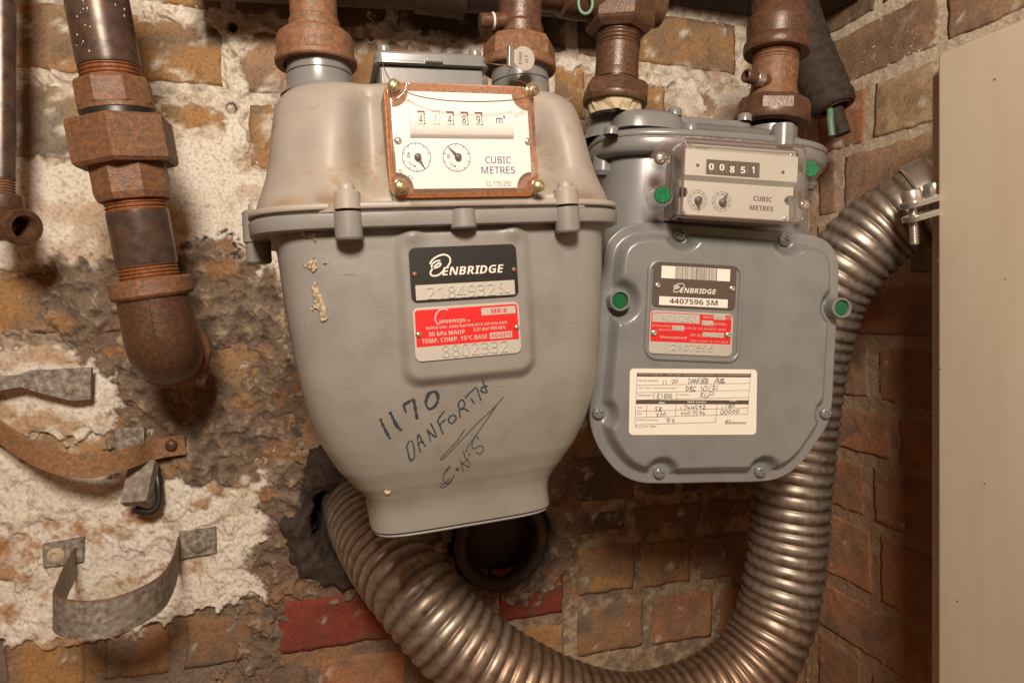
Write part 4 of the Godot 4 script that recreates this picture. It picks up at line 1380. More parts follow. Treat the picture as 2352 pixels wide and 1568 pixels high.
func build_big_meter() -> void:
	var o := thing("gas_meter", "larger tan and grey gas meter with a white dial in an orange rimmed window", "gas meter", M1_AT)
	o.rotation_degrees.z = 3.7
	var mb := MB.new()
	# lower case
	var f := func(u: float, v: float) -> Vector3:
		var y := lerpf(-0.012, -0.2265, v)
		var q := along(LOW, y)
		var r := super_ring(u * TAU, q.x, q.y, 6.0)
		var p := Vector3(0.003 + r.x, y, r.y)
		if p.z > 0.03:
			p.z = big_bumps(p.x, y, p.z)
		return p
	var paint := func(p: Vector3) -> Color:
		var n := low.get_noise_2d(p.x * 1.5 + 50.0, p.y * 1.5)
		var m := mid.get_noise_2d(p.x + 50.0, p.y)
		var c := Color(1, 1, 1).lerp(Color(1.05, 0.98, 0.90), smoothstep(-0.02, -0.20, p.y) * 0.9)
		c = c * (1.0 + 0.05 * n)
		if p.y < -0.19 and p.z > 0.0:
			c = c.lerp(Color(1.35, 1.22, 1.05), smoothstep(0.30, 0.5, fine.get_noise_2d(p.x * 1.5, p.y * 1.5)) * smoothstep(0.02, -0.05, p.x) * 0.6)
		return c.lerp(Color(1.15, 0.95, 0.72), smoothstep(0.35, 0.6, m) * 0.25)
	grid(mb, 420, 170, f, true, paint)
	var bottom := MB.new()
	part("lower_case", mb, mats["paint"], o)
	loft(bottom, [[-0.2250, 0.0678, 0.0518], [-0.2270, 0.0678, 0.0518], [-0.2272, 0.0655, 0.0495], [-0.2284, 0.0655, 0.0495], [-0.2284, 0.0672, 0.0512], [-0.2300, 0.0668, 0.0508], [-0.2304, 0.0640, 0.0480]], 0.003, 6.0)
	part("bottom_lip", bottom, mats["paint"], o)
	# upper cover with its two lobes and the hollows beside the index
	mb = MB.new()
	var g := func(u: float, v: float) -> Vector3:
		var y := lerpf(-0.006, 0.0932, v)
		var q := along(HIGH, y)
		var r := super_ring(u * TAU, q.x, q.y, 4.2)
		var p := Vector3(0.0015 + r.x, y, r.y)
		if p.z > 0.01:
			var t := clampf(y / 0.088, 0.0, 1.0)
			var lobe := exp(-pow((p.x + 0.082 - 0.010 * t) / 0.020, 2.0)) + exp(-pow((p.x - 0.100 + 0.008 * t) / 0.020, 2.0))
			var hollow := exp(-pow((p.x + 0.050 - 0.002 * t) / 0.013, 2.0)) + exp(-pow((p.x - 0.070 + 0.002 * t) / 0.013, 2.0))
			var front := smoothstep(0.01, 0.04, p.z)
			p.z += front * (lobe * 0.0085 * sin(PI * clampf(t * 0.9 + 0.12, 0.0, 1.0)) - hollow * 0.0165 * smoothstep(0.02, 0.30, t) * smoothstep(1.15, 0.75, t))
			p.z += front * 0.005 * exp(-pow((p.x + 0.071) / 0.013, 2.0)) * exp(-pow((y - 0.004) / 0.012, 2.0))
			p.z += front * 0.005 * exp(-pow((p.x - 0.082) / 0.013, 2.0)) * exp(-pow((y - 0.004) / 0.012, 2.0))
		return p
	var dust := func(p: Vector3) -> Color:
		var n := low.get_noise_2d(p.x * 2.0 + 80.0, p.y * 2.0)
		var m := mid.get_noise_2d(p.x + 80.0, p.y)
		var k := fine.get_noise_2d(p.x + 80.0, p.y)
		var c := Color(1, 1, 1) * (1.0 + 0.07 * n)
		var near: float = exp(-pow((p.x + 0.052) / 0.020, 2.0)) * exp(-pow((p.y - 0.012) / 0.030, 2.0)) + 0.7 * exp(-pow((p.x - 0.075) / 0.014, 2.0)) * exp(-pow((p.y - 0.025) / 0.035, 2.0))
		near += 0.35 * exp(-pow((p.x + 0.075) / 0.02, 2.0)) * exp(-pow((p.y - 0.02) / 0.03, 2.0))
		c = c.lerp(Color(0.95, 0.60, 0.32), clampf(near * (0.22 + smoothstep(0.0, 0.4, k + m * 0.5) * 0.9), 0.0, 0.8) * 0.6)
		c = c.lerp(Color(0.85, 0.55, 0.32), smoothstep(0.44, 0.6, m + k * 0.3) * 0.4)
		return c.lerp(Color(0.80, 0.62, 0.45), smoothstep(0.010, 0.001, p.y) * clampf(0.4 + m * 1.5, 0.0, 0.8))
	grid(mb, 420, 110, g, true, dust)
	loft(mb, [[0.0930, 0.0805, 0.0284], [0.0934, 0.078, 0.026]], 0.0015, 4.2)
	part("upper_cover", mb, mats["paint_light"], o)
	# flanges and the gasket between them
	mb = MB.new()
	mb.xf = Transform3D(Basis(), Vector3(0, -0.006, 0))
	loft(mb, [[0.0014, 0.1310, 0.0845], [0.0014, 0.1336, 0.0872], [0.0026, 0.1344, 0.0880], [0.0048, 0.1344, 0.0880], [0.0062, 0.1330, 0.0866], [0.0062, 0.1290, 0.0820]], 0.0015, 4.6, 260)
	part("cover_flange", mb, mats["paint_light"], o)
	mb = MB.new()
	mb.xf = Transform3D(Basis(), Vector3(0, -0.006, 0))
	loft(mb, [[-0.0004, 0.1330, 0.0866], [0.0015, 0.1332, 0.0868]], 0.0015, 4.6, 260)
	part("flange_gasket", mb, mats["rubber"], o)
	mb = MB.new()
	mb.xf = Transform3D(Basis(), Vector3(0, -0.006, 0))
	loft(mb, [[-0.0105, 0.1200, 0.0760], [-0.0105, 0.1325, 0.0862], [-0.0092, 0.1340, 0.0876], [-0.0016, 0.1346, 0.0882], [-0.0003, 0.1335, 0.0872], [-0.0003, 0.1200, 0.0760]], 0.0015, 4.6, 260)
	part("case_flange", mb, mats["paint"], o)
	var bx := [Vector3(-0.06865, -0.00164, 0.086).x, Vector3(0.07994, -0.00447, 0.086).x, Vector3(0.00556, -0.00904, 0.0875).x]
	for k in 2:
		mb = MB.new()
		mb.xf = Transform3D(Basis(), Vector3(bx[k], -0.006, 0.0842))
		lathe(mb, [Vector2(0.0, 0.0132), Vector2(0.0074, 0.0132), Vector2(0.0085, 0.0118), Vector2(0.0088, 0.0014)], 32)
		part("cover_boss", mb, mats["paint_light"], o)
		mb = MB.new()
		mb.xf = Transform3D(Basis(), Vector3(bx[k], -0.006, 0.0842))
		lathe(mb, [Vector2(0.0089, -0.0004), Vector2(0.0087, -0.0165), Vector2(0.0078, -0.0178), Vector2(0.0, -0.0178)], 32)
		part("case_boss", mb, mats["paint"], o)
		mb = MB.new()
		mb.xf = Transform3D(Basis(), Vector3(bx[k], 0.0070, 0.0842))
		lathe(mb, [Vector2(0.0054, -0.001), Vector2(0.0054, 0.0030), Vector2(0.0046, 0.0047), Vector2(0.0028, 0.0056), Vector2(0.0, 0.0058)], 28)
		part("bolt", mb, mats["paint_light"], o)
	mb = MB.new()
	mb.xf = Transform3D(Basis(), Vector3(bx[2], -0.006, 0.0838))
	lathe(mb, [Vector2(0.0088, -0.0003), Vector2(0.0088, -0.0120), Vector2(0.0078, -0.0130), Vector2(0.0, -0.0130)], 28)
	part("case_boss", mb, mats["paint"], o)
	for e in [-1.0, 1.0]:
		mb = MB.new()
		mb.xf = Transform3D(Basis(), Vector3(0.0015 + e * 0.1310, -0.004, 0.012))
		lathe(mb, [Vector2(0.0, 0.0105), Vector2(0.0080, 0.0105), Vector2(0.0095, 0.0092), Vector2(0.0098, -0.0120), Vector2(0.0085, -0.0125), Vector2(0.0085, -0.0260), Vector2(0.0072, -0.0275), Vector2(0.0, -0.0275)], 28)
		part("end_boss", mb, mats["paint"], o)
		mb = MB.new()
		mb.xf = Transform3D(Basis(), Vector3(0.0015 + e * 0.1310, 0.0065, 0.012))
		lathe(mb, [Vector2(0.0052, -0.001), Vector2(0.0052, 0.0040), Vector2(0.0040, 0.0056), Vector2(0.0, 0.0060)], 24)
		part("bolt", mb, mats["paint_light"], o)
	# inlet and outlet necks
	for x in [-0.0795, 0.0795]:
		mb = MB.new()
		mb.xf = Transform3D(Basis(), Vector3(x, 0.092, 0))
		lathe(mb, [Vector2(0.0290, 0.0), Vector2(0.0252, 0.003), Vector2(0.0240, 0.006), Vector2(0.0236, 0.0155), Vector2(0.0226, 0.0158), Vector2(0.0226, 0.0166), Vector2(0.0236, 0.0169), Vector2(0.0236, 0.0300), Vector2(0.0215, 0.0320), Vector2(0.0, 0.0320)], 56)
		part("neck", mb, mats["paint_small"], o)
	# rear inspection box with its wired lid
	var lr := Rect2(-0.03777, 0.09711, 0.07715, 0.00955)
	var ly := lr.end.y
	mb = MB.new()
	box(mb, Vector3(lr.position.x, 0.085, -0.045), Vector3(lr.end.x, ly, 0.034), 0.003)
	part("inspection_box", mb, mats["paint_small"], o)
	mb = MB.new()
	mb.xf = Transform3D(Basis(Vector3.RIGHT, -PI / 2), Vector3(0, ly, 0))
	slab(mb, rrect(Rect2(lr.position.x - 0.003, -0.0375, lr.size.x + 0.006, 0.086), 0.006), 0.0005, 0.0105, 0.0035)
	slab(mb, rrect(Rect2(lr.position.x - 0.004, -0.0385, lr.size.x + 0.008, 0.088), 0.006), 0.0006, 0.0026, 0.0008)
	part("inspection_lid", mb, mats["paint_small"], o)
	mb = MB.new()
	var tb := Rect2(-0.00517, 0.10774, 0.01292, 0.0038)
	box(mb, Vector3(tb.position.x, tb.position.y, 0.030), Vector3(tb.end.x, tb.end.y, 0.0412), 0.0015)
	part("lid_tab", mb, mats["paint_small"], o)
	for e in [Vector3(-0.03256, 0.11902, 0.022), Vector3(0.03672, 0.11962, 0.022)]:
		mb = MB.new()
		mb.xf = Transform3D(Basis(), Vector3(e.x, ly + 0.006, e.z))
		lathe(mb, [Vector2(0.0052, 0.0), Vector2(0.0050, 0.0105), Vector2(0.0042, 0.0122), Vector2(0.0, 0.0126)], 24)
		part("lid_post", mb, mats["paint_small"], o)
	# index housing under the window
	mb = MB.new()
	var w := Rect2(-0.04178, 0.0014, 0.10083, 0.07413)
	box(mb, Vector3(w.position.x + 0.0015, -0.0044, 0.030), Vector3(w.end.x - 0.0015, w.end.y - 0.002, 0.0868), 0.002)
	part("index_housing", mb, mats["paint"], o)
	big_index(o, w)
	big_plates(o)
	big_writing(o)


func notched(r: Rect2, rad: float) -> PackedVector2Array:
	# a rectangle whose corners are scooped out round the screws
	var out := PackedVector2Array()
	var corner := [r.end, Vector2(r.position.x, r.end.y), r.position, Vector2(r.end.x, r.position.y)]
	for k in 4:
		for s in 9:
			var a := -PI * 0.5 * s / 8.0 + PI * 0.5 * k - PI * 0.5 + PI * 2.0
			# the scoop is centred on the corner
			out.append(corner[k] + Vector2(cos(a), sin(a)) * rad)
	return out


func big_index(o: Node3D, w: Rect2) -> void:
	var mb := MB.new()
	slab(mb, rrect(w, 0.009), 0.0866, 0.0893, 0.0006)
	part("window_gasket", mb, mats["gasket"], o)
	mb = MB.new()
	slab(mb, rrect(w.grow(-0.0008), 0.0085), 0.0893, 0.0925, 0.0012)
	part("window_flange", mb, mats["clear_amber"], o)
	var d := Rect2(-0.03754, 0.00647, 0.09013, 0.06222)
	var win := MB.new()
	slab(win, notched(d.grow(0.0028), 0.0098), 0.0926, 0.1030, 0.0022)
	part("window", win, mats["clear"], o)
	mb = MB.new()
	slab(mb, notched(d, 0.0105), 0.0893, 0.0932, 0.0003)
	var dial := part("dial_plate", mb, mats["white"], o)
	# round hood over the number wheels
	var h := Rect2(-0.02739, 0.03874, 0.06826, 0.02861)
	mb = MB.new()
	var prof := []
	for k in 15:
		var t := k / 14.0
		prof.append(Vector2(h.position.y + h.size.y * 0.62 * t, 0.0932 + 0.0048 * sqrt(maxf(0.0, 1.0 - pow(1.0 - 1.55 * t, 2.0))) if t < 0.65 else 0.0980 - 0.0016 * pow((t - 0.65) / 0.35, 1.5)))
	prof.append(Vector2(h.end.y, 0.0946))
	prof.append(Vector2(h.end.y, 0.0932))
	var hf := func(u: float, v: float) -> Vector3:
		var q: Vector2 = prof[int(round(v * (prof.size() - 1)))]
		return Vector3(lerpf(h.position.x, h.end.x, u), q.x, q.y)
	grid(mb, 2, prof.size(), hf)
	for e in [h.position.x, h.end.x]:
		var nn := Vector3(-1.0 if e == h.position.x else 1.0, 0, 0)
		for k in prof.size() - 1:
			mb.quad(mb.vert(Vector3(e, prof[k].x, 0.0932), nn), mb.vert(Vector3(e, prof[k + 1].x, 0.0932), nn), mb.vert(Vector3(e, prof[k + 1].x, prof[k + 1].y), nn), mb.vert(Vector3(e, prof[k].x, prof[k].y), nn))
	part("counter_hood", mb, mats["white"], dial)
	# number wheels seen through five little openings
	var boxes := [Rect2(-0.02253, 0.04662, 0.00467, 0.00819), Rect2(-0.01328, 0.04667, 0.00469, 0.00814), Rect2(-0.00407, 0.04666, 0.00481, 0.00819), Rect2(0.00531, 0.04665, 0.00488, 0.00819), Rect2(0.01465, 0.04665, 0.00495, 0.00824)]
	var marks := MB.new()
	var wheels := MB.new()
	var dark := MB.new()
	var digits := "41489"
	for k in 5:
		var b: Rect2 = boxes[k]
		slab(wheels, rrect(b, 0.0003, 2), 0.0962, 0.0982)
		text(marks, digits[k], Rect2(b.position.x + b.size.x * (0.34 if k == 1 else 0.14), b.position.y + b.size.y * 0.08, b.size.x * (0.14 if k == 1 else 0.52), b.size.y * 0.60), 0.0983, 0.00015, false)
		var thin := 0.35 if k == 1 else 1.0
		slab(dark, PackedVector2Array([b.end, Vector2(b.position.x, b.end.y), Vector2(b.position.x, b.end.y - b.size.y * 0.13 * thin), Vector2(b.end.x, b.end.y - b.size.y * 0.13 * thin)]), 0.0978, 0.0984)  # dark strip painted as the shade under the top of each opening
		for s in [0.62, 0.40, 0.20, 0.0]:
			var y: float = b.position.y + b.size.y * s
			var hh: float = b.size.y * (0.30 if s > 0.6 else 0.11)
			var x0: float = b.end.x - b.size.x * 0.17 * thin
			slab(dark, PackedVector2Array([Vector2(b.end.x, y + hh), Vector2(x0, y + hh), Vector2(x0, y), Vector2(b.end.x, y)]), 0.0978, 0.09832)
	part("number_wheel", wheels, mats["paper"], dial).set_meta("kind", "stuff")
	part("digit_lettering", marks, mats["digits"], dial)
	part("wheel_shade_and_ticks", dark, mats["brown_print"], dial).set_meta("kind", "stuff")
	var ink_mb := MB.new()
	text(ink_mb, "m", Rect2(0.02878, 0.04815, 0.00423, 0.00326), 0.0976, 0.0008, false)
	text(ink_mb, "3", Rect2(0.03368, 0.05096, 0.00121, 0.00188), 0.0976, 0.0008, false)
	text(ink_mb, "CUBIC", Rect2(0.0211, 0.02268, 0.01751, 0.00448), 0.0933, 0.00015, false)
	text(ink_mb, "METRES", Rect2(0.01797, 0.01603, 0.0231, 0.00446), 0.0933, 0.00015, false)
	# two small test dials
	for dl in [[Vector2(-0.02411, 0.02663), Vector2(-0.01481, 0.02666)], [Vector2(0.00193, 0.02647), Vector2(0.01111, 0.02649)]]:
		var c: Vector2 = dl[0]
		var r: float = dl[1].x - dl[0].x
		ring_slab(ink_mb, circle(c, r, 48), circle(c, r - 0.00042, 48), 0.0930, 0.09335)
		for t in 10:
			var a := TAU * t / 10.0 + PI * 0.5
			var e := Vector2(cos(a), sin(a))
			var s := Vector2(-e.y, e.x) * 0.0002
			slab(ink_mb, PackedVector2Array([c + e * (r - 0.0003) + s, c + e * (r - 0.0019) + s, c + e * (r - 0.0019) - s, c + e * (r - 0.0003) - s]), 0.0930, 0.09334)
		# the curved arrow
		var arrow := []
		for t in 7:
			var a := PI * (1.18 + 0.24 * t / 6.0)
			arrow.append(c + Vector2(cos(a), sin(a)) * r * 0.62)
		ink(ink_mb, [PackedVector2Array(arrow)], 0.0004, func(_x, _y): return 0.0931)
		var tip: Vector2 = arrow[6]
		slab(ink_mb, PackedVector2Array([tip + Vector2(0.0010, -0.0003), tip + Vector2(-0.0003, 0.0007), tip + Vector2(-0.0005, -0.0008)]), 0.0930, 0.09334)
	text(ink_mb, ".01m", Rect2(-0.03113, 0.02702, 0.00379, 0.00195), 0.0933, 0.00015, false, 0.0, 1.45)
	text(ink_mb, ".05", Rect2(-0.00506, 0.02601, 0.00335, 0.00205), 0.0933, 0.00015, false, 0.0, 1.45)
	part("dial_lettering", ink_mb, mats["ink_blue"], dial)
	var small := MB.new()
	text(small, "CL 175-250", Rect2(0.02083, 0.00763, 0.01693, 0.00326), 0.0933, 0.00015, false)
	text(small, "R", Rect2(-0.03597, 0.01666, 0.00265, 0.00197), 0.0933, 0.00015, false, 0.0, -0.9)
	text(small, "50", Rect2(-0.03092, 0.01147, 0.00341, 0.0035), 0.0933, 0.00015, false, 0.0, -0.8)
	part("class_lettering", small, mats["grey_print"], dial)
	for q in [[Vector2(-0.02339, 0.0268), Vector2(-0.01924, 0.01932)], [Vector2(0.0028, 0.02688), Vector2(-0.00329, 0.03329)]]:
		mb = MB.new()
		var c: Vector2 = q[0]
		var e: Vector2 = (q[1] - q[0]).normalized()
		var s := Vector2(-e.y, e.x)
		mb.xf = Transform3D(Basis(Vector3.RIGHT, PI / 2), v3(c, 0.0933))
		lathe(mb, [Vector2(0.0022, 0.0), Vector2(0.0022, 0.0018), Vector2(0.0016, 0.0026), Vector2(0.0, 0.0028)], 24)
		mb.xf = Transform3D()
		slab(mb, PackedVector2Array([q[1], c + s * 0.0012, c - s * 0.0012]), 0.0938, 0.0945)
		part("pointer", mb, mats["brown_plate"], dial)
	for q in [Vector3(-0.03513, 0.03711, 0.0932), Vector3(0.05125, 0.03739, 0.0932)]:
		mb = MB.new()
		screw(mb, q, 0.0024, 0.0014, "cross", 0.5)
		part("dial_screw", mb, mats["zinc"], dial)
	var turns := [1.15, -0.55, 1.35, 1.6]
	var k := 0
	for q in [Vector3(-0.03563, 0.07129, 0.096), Vector3(0.05709, 0.07143, 0.096), Vector3(-0.03577, 0.00795, 0.096), Vector3(0.0567, 0.00721, 0.096)]:
		mb = MB.new()
		mb.xf = Transform3D(Basis(Vector3.RIGHT, PI / 2), Vector3(q.x, q.y, 0.0890))
		lathe(mb, [Vector2(0.0056, 0.0), Vector2(0.0056, 0.0050), Vector2(0.0046, 0.0056), Vector2(0.0, 0.0056)], 32)
		part("window_boss", mb, mats["clear_amber"], o)
		mb = MB.new()
		screw(mb, Vector3(q.x, q.y, 0.0948), 0.0040, 0.0026, "slot", turns[k])
		part("window_screw", mb, mats["brass"], o)
		k += 1


func plate_text(o: Node3D, called: String, rows: Array, z: float, m: Material, deep := 0.00012, bold := true, shear := 0.0) -> void:
	var mb := MB.new()
	for r in rows:
		text(mb, r[0], r[1], z, deep, bold, shear)
	part(called, mb, m, o)


func rivet(o: Node3D, at: Vector3, r: float, m: Material) -> void:
	var mb := MB.new()
	screw(mb, at, r, r * 0.75, "plain")
	part("rivet", mb, m, o)


func big_plates(o: Node3D) -> void:
	var mb := MB.new()
	slab(mb, rrect(Rect2(-0.03155, -0.0657, 0.07364, 0.03586), 0.0042), 0.0795, 0.0815, 0.0002)
	var p := part("name_plate", mb, mats["black"], o)
	p.set_meta("label", "black name plate with a silver strip of raised digits")
	mb = MB.new()
	slab(mb, rrect(Rect2(-0.02862, -0.0645, 0.06798, 0.00988), 0.0002, 1), 0.0812, 0.0817)
	part("number_strip", mb, mats["silver_plate"], p)
	plate_text(p, "name_lettering", [["ENBRIDGE", Rect2(-0.00972, -0.04904, 0.04143, 0.00542)]], 0.0816, mats["white_print"], 0.00012, true, 0.22)
	mb = MB.new()
	swirl_logo(mb, Rect2(-0.01816, -0.04903, 0.01422, 0.01376), 0.0815, 0.0011)
	part("logo", mb, mats["white_print"], p)
	plate_text(p, "raised_lettering", [["2184932", Rect2(-0.02148, -0.06431, 0.04643, 0.00817)], ["SU", Rect2(0.02797, -0.06315, 0.00803, 0.00705)]], 0.0817, mats["aluminium"], 0.0006, false)
	rivet(p, Vector3(-0.02858, -0.04736, 0.0815), 0.0019, mats["copper"])
	rivet(p, Vector3(0.03956, -0.0476, 0.0815), 0.0019, mats["copper"])
	mb = MB.new()
	slab(mb, rrect(Rect2(-0.03158, -0.10495, 0.07317, 0.03546), 0.0042), 0.0795, 0.0815, 0.0003)
	p = part("rating_plate", mb, mats["silver_plate"], o)
	p.set_meta("label", "silver rating plate printed red above raised digits")
	mb = MB.new()
	var red := Rect2(-0.0302, -0.09528, 0.07037, 0.02425)
	var out := rrect(red, 0.0022)
	for k in out.size():
		if out[k].y < red.position.y + 0.003:
			out[k] = Vector2(red.position.x if out[k].x < red.get_center().x else red.end.x, red.position.y)
	var seen := PackedVector2Array()
	for q in out:
		if seen.is_empty() or q.distance_to(seen[seen.size() - 1]) > 1e-6:
			seen.append(q)
	slab(mb, seen, 0.0812, 0.08165)
	part("red_enamel", mb, mats["red_enamel"], p)
	mb = MB.new()
	slab(mb, rrect(Rect2(0.01475, -0.07743, 0.02406, 0.00506), 0.0001, 1), 0.0814, 0.0818)
	slab(mb, rrect(Rect2(0.01958, -0.09373, 0.01577, 0.00426), 0.0001, 1), 0.0814, 0.0818)
	part("bare_panel", mb, mats["silver_plate"], p).set_meta("kind", "stuff")
	plate_text(p, "red_lettering", [["MR-8", Rect2(0.02159, -0.07652, 0.01093, 0.00315)], ["AG-0373", Rect2(0.02049, -0.09299, 0.01399, 0.00267)]], 0.0818, mats["red_enamel"], 0.00012)
	plate_text(p, "rating_lettering", [["invensys", Rect2(-0.01424, -0.08179, 0.01753, 0.0041)], ["TM", Rect2(0.00416, -0.08083, 0.00235, 0.00124)], ["RATED CAP. (AIR)-5m³/HR AT 0.125 kPa DIFF.", Rect2(-0.02336, -0.08445, 0.05643, 0.00215)], ["35 kPa MAOP", Rect2(-0.02189, -0.08875, 0.02443, 0.00295)], ["3.57 dm³ PER REV.", Rect2(0.00842, -0.08773, 0.02311, 0.00246)], ["TEMP. COMP. 15°C BASE", Rect2(-0.02668, -0.09318, 0.04437, 0.00297)]], 0.08165, mats["silver_plate"], 0.00012)
	mb = MB.new()
	ink(mb, [PackedVector2Array([Vector2(-0.00782, -0.07224), Vector2(-0.00974, -0.0714), Vector2(-0.01223, -0.07135), Vector2(-0.01468, -0.07254), Vector2(-0.01636, -0.07477), Vector2(-0.01686, -0.07709), Vector2(-0.01642, -0.07947), Vector2(-0.01467, -0.08153)])], 0.0009, func(_x, _y): return 0.0815)
	part("crescent_logo", mb, mats["silver_plate"], p)
	plate_text(p, "raised_lettering", [["8802332", Rect2(-0.01395, -0.10376, 0.04581, 0.00843)]], 0.0815, mats["aluminium"], 0.0006, false)
	rivet(p, Vector3(-0.02867, -0.08703, 0.0816), 0.0020, mats["brass"])
	rivet(p, Vector3(0.039, -0.08726, 0.0816), 0.0020, mats["brass"])


func big_writing(o: Node3D) -> void:
	var mb := MB.new()
	ink(mb, [PackedVector2Array([Vector2(-0.056, -0.14105), Vector2(-0.05446, -0.14585), Vector2(-0.05216, -0.15157), Vector2(-0.05029, -0.15562)]), PackedVector2Array([Vector2(-0.04961, -0.1369), Vector2(-0.04755, -0.14232), Vector2(-0.0452, -0.14751), Vector2(-0.04271, -0.15082)]), PackedVector2Array([Vector2(-0.0405, -0.13328), Vector2(-0.03912, -0.1388)]), PackedVector2Array([Vector2(-0.04078, -0.13352), Vector2(-0.0377, -0.13194), Vector2(-0.03367, -0.13029)]), PackedVector2Array([Vector2(-0.03367, -0.13029), Vector2(-0.0328, -0.13633), Vector2(-0.03183, -0.14416)]), PackedVector2Array([Vector2(-0.01973, -0.12624), Vector2(-0.02285, -0.12719), Vector2(-0.02489, -0.13057), Vector2(-0.02553, -0.13437), Vector2(-0.02407, -0.13758), Vector2(-0.0216, -0.13786), Vector2(-0.01865, -0.13541), Vector2(-0.01719, -0.13167), Vector2(-0.01771, -0.12772), Vector2(-0.01973, -0.12624)])], 0.0020, big_front, true, 1.1)
	part("street_number_lettering", mb, mats["ink_marker"], o)
	mb = MB.new()
	ink(mb, [PackedVector2Array([Vector2(-0.04003, -0.16378), Vector2(-0.03842, -0.15987), Vector2(-0.03644, -0.15875), Vector2(-0.03504, -0.16251), Vector2(-0.03453, -0.16726), Vector2(-0.0351, -0.17187), Vector2(-0.03675, -0.17209)]), PackedVector2Array([Vector2(-0.03922, -0.16389), Vector2(-0.03828, -0.17034), Vector2(-0.03687, -0.17384)]), PackedVector2Array([Vector2(-0.03045, -0.1678), Vector2(-0.03198, -0.16014), Vector2(-0.03152, -0.15468), Vector2(-0.02935, -0.15937), Vector2(-0.0269, -0.16412)]), PackedVector2Array([Vector2(-0.03167, -0.16129), Vector2(-0.02969, -0.16043), Vector2(-0.02812, -0.16174)]), PackedVector2Array([Vector2(-0.02339, -0.16124), Vector2(-0.02417, -0.15615), Vector2(-0.02557, -0.15209)]), PackedVector2Array([Vector2(-0.02557, -0.15209), Vector2(-0.02248, -0.1558), Vector2(-0.01947, -0.1584), Vector2(-0.02064, -0.15325), Vector2(-0.02308, -0.14795)]), PackedVector2Array([Vector2(-0.01472, -0.15676), Vector2(-0.01634, -0.15154), Vector2(-0.01828, -0.14685)]), PackedVector2Array([Vector2(-0.01831, -0.14741), Vector2(-0.01612, -0.14376), Vector2(-0.0131, -0.14048)]), PackedVector2Array([Vector2(-0.01714, -0.15089), Vector2(-0.0153, -0.14832), Vector2(-0.01266, -0.14668)]), PackedVector2Array([Vector2(-0.00916, -0.14485), Vector2(-0.01072, -0.14719), Vector2(-0.00946, -0.14957), Vector2(-0.00718, -0.14928), Vector2(-0.00533, -0.14698), Vector2(-0.00603, -0.14465), Vector2(-0.00797, -0.14403), Vector2(-0.00974, -0.14506)]), PackedVector2Array([Vector2(-0.00245, -0.14647), Vector2(-0.00294, -0.14079), Vector2(-0.00353, -0.13679)]), PackedVector2Array([Vector2(-0.00364, -0.13846), Vector2(-0.00256, -0.13493), Vector2(-0.00051, -0.1342), Vector2(0.00104, -0.13673), Vector2(0.00029, -0.13946), Vector2(-0.00235, -0.14058), Vector2(0.00079, -0.14065), Vector2(0.0038, -0.14279)]), PackedVector2Array([Vector2(0.00126, -0.13326), Vector2(0.00493, -0.12982), Vector2(0.0099, -0.12609)]), PackedVector2Array([Vector2(0.00553, -0.13383), Vector2(0.00786, -0.13793)]), PackedVector2Array([Vector2(0.01029, -0.12726), Vector2(0.01128, -0.13162), Vector2(0.01252, -0.13583)]), PackedVector2Array([Vector2(0.01402, -0.12157), Vector2(0.01532, -0.12579), Vector2(0.01705, -0.13063), Vector2(0.01473, -0.13039), Vector2(0.01277, -0.12922), Vector2(0.01409, -0.1268), Vector2(0.01762, -0.12631)])], 0.00095, big_front, true, 0.7)
	part("street_name_lettering", mb, mats["ink_marker"], o)
	mb = MB.new()
	ink(mb, [PackedVector2Array([Vector2(0.00052, -0.15558), Vector2(-0.00518, -0.16315), Vector2(-0.01252, -0.17016), Vector2(-0.0162, -0.1742), Vector2(-0.01628, -0.17544), Vector2(-0.0133, -0.17346), Vector2(-0.00414, -0.16499), Vector2(0.00824, -0.15336), Vector2(0.02071, -0.14327), Vector2(0.02868, -0.13556)]), PackedVector2Array([Vector2(0.02452, -0.13964), Vector2(0.0193, -0.14658), Vector2(0.01284, -0.15506), Vector2(0.00707, -0.16241), Vector2(0.00261, -0.16815), Vector2(0.00124, -0.17141), Vector2(0.00189, -0.17218)]), PackedVector2Array([Vector2(0.0102, -0.16395), Vector2(0.00945, -0.16184), Vector2(0.00704, -0.16298), Vector2(0.00565, -0.16625), Vector2(0.00574, -0.16941), Vector2(0.00774, -0.17025), Vector2(0.01136, -0.1687), Vector2(0.01361, -0.17044), Vector2(0.01312, -0.17355), Vector2(0.01097, -0.17488), Vector2(0.00813, -0.17318)]), PackedVector2Array([Vector2(-0.00075, -0.17069), Vector2(0.00091, -0.17652), Vector2(0.00383, -0.18093), Vector2(0.00397, -0.18324), Vector2(0.00278, -0.18354), Vector2(-0.00054, -0.1809), Vector2(-0.00223, -0.18009), Vector2(0.00015, -0.17928), Vector2(0.0032, -0.17711)]), PackedVector2Array([Vector2(-0.00314, -0.17626), Vector2(-0.00201, -0.18127), Vector2(-0.00063, -0.18673)]), PackedVector2Array([Vector2(0.00282, -0.17391), Vector2(0.00397, -0.17418), Vector2(0.00333, -0.17512)]), PackedVector2Array([Vector2(-0.01005, -0.18072), Vector2(-0.01197, -0.18387), Vector2(-0.01442, -0.18636), Vector2(-0.01481, -0.18971), Vector2(-0.01401, -0.19323), Vector2(-0.01178, -0.19413), Vector2(-0.00934, -0.19193), Vector2(-0.00682, -0.18859)]), PackedVector2Array([Vector2(-0.01034, -0.18068), Vector2(-0.01345, -0.18451), Vector2(-0.01481, -0.18801), Vector2(-0.01477, -0.1917)]), PackedVector2Array([Vector2(-0.00713, -0.18883), Vector2(-0.01004, -0.19382), Vector2(-0.01364, -0.19641), Vector2(-0.01596, -0.19692), Vector2(-0.01698, -0.19506)]), PackedVector2Array([Vector2(-0.01661, -0.1937), Vector2(-0.01405, -0.1938), Vector2(-0.01039, -0.19035)])], 0.00065, big_front)
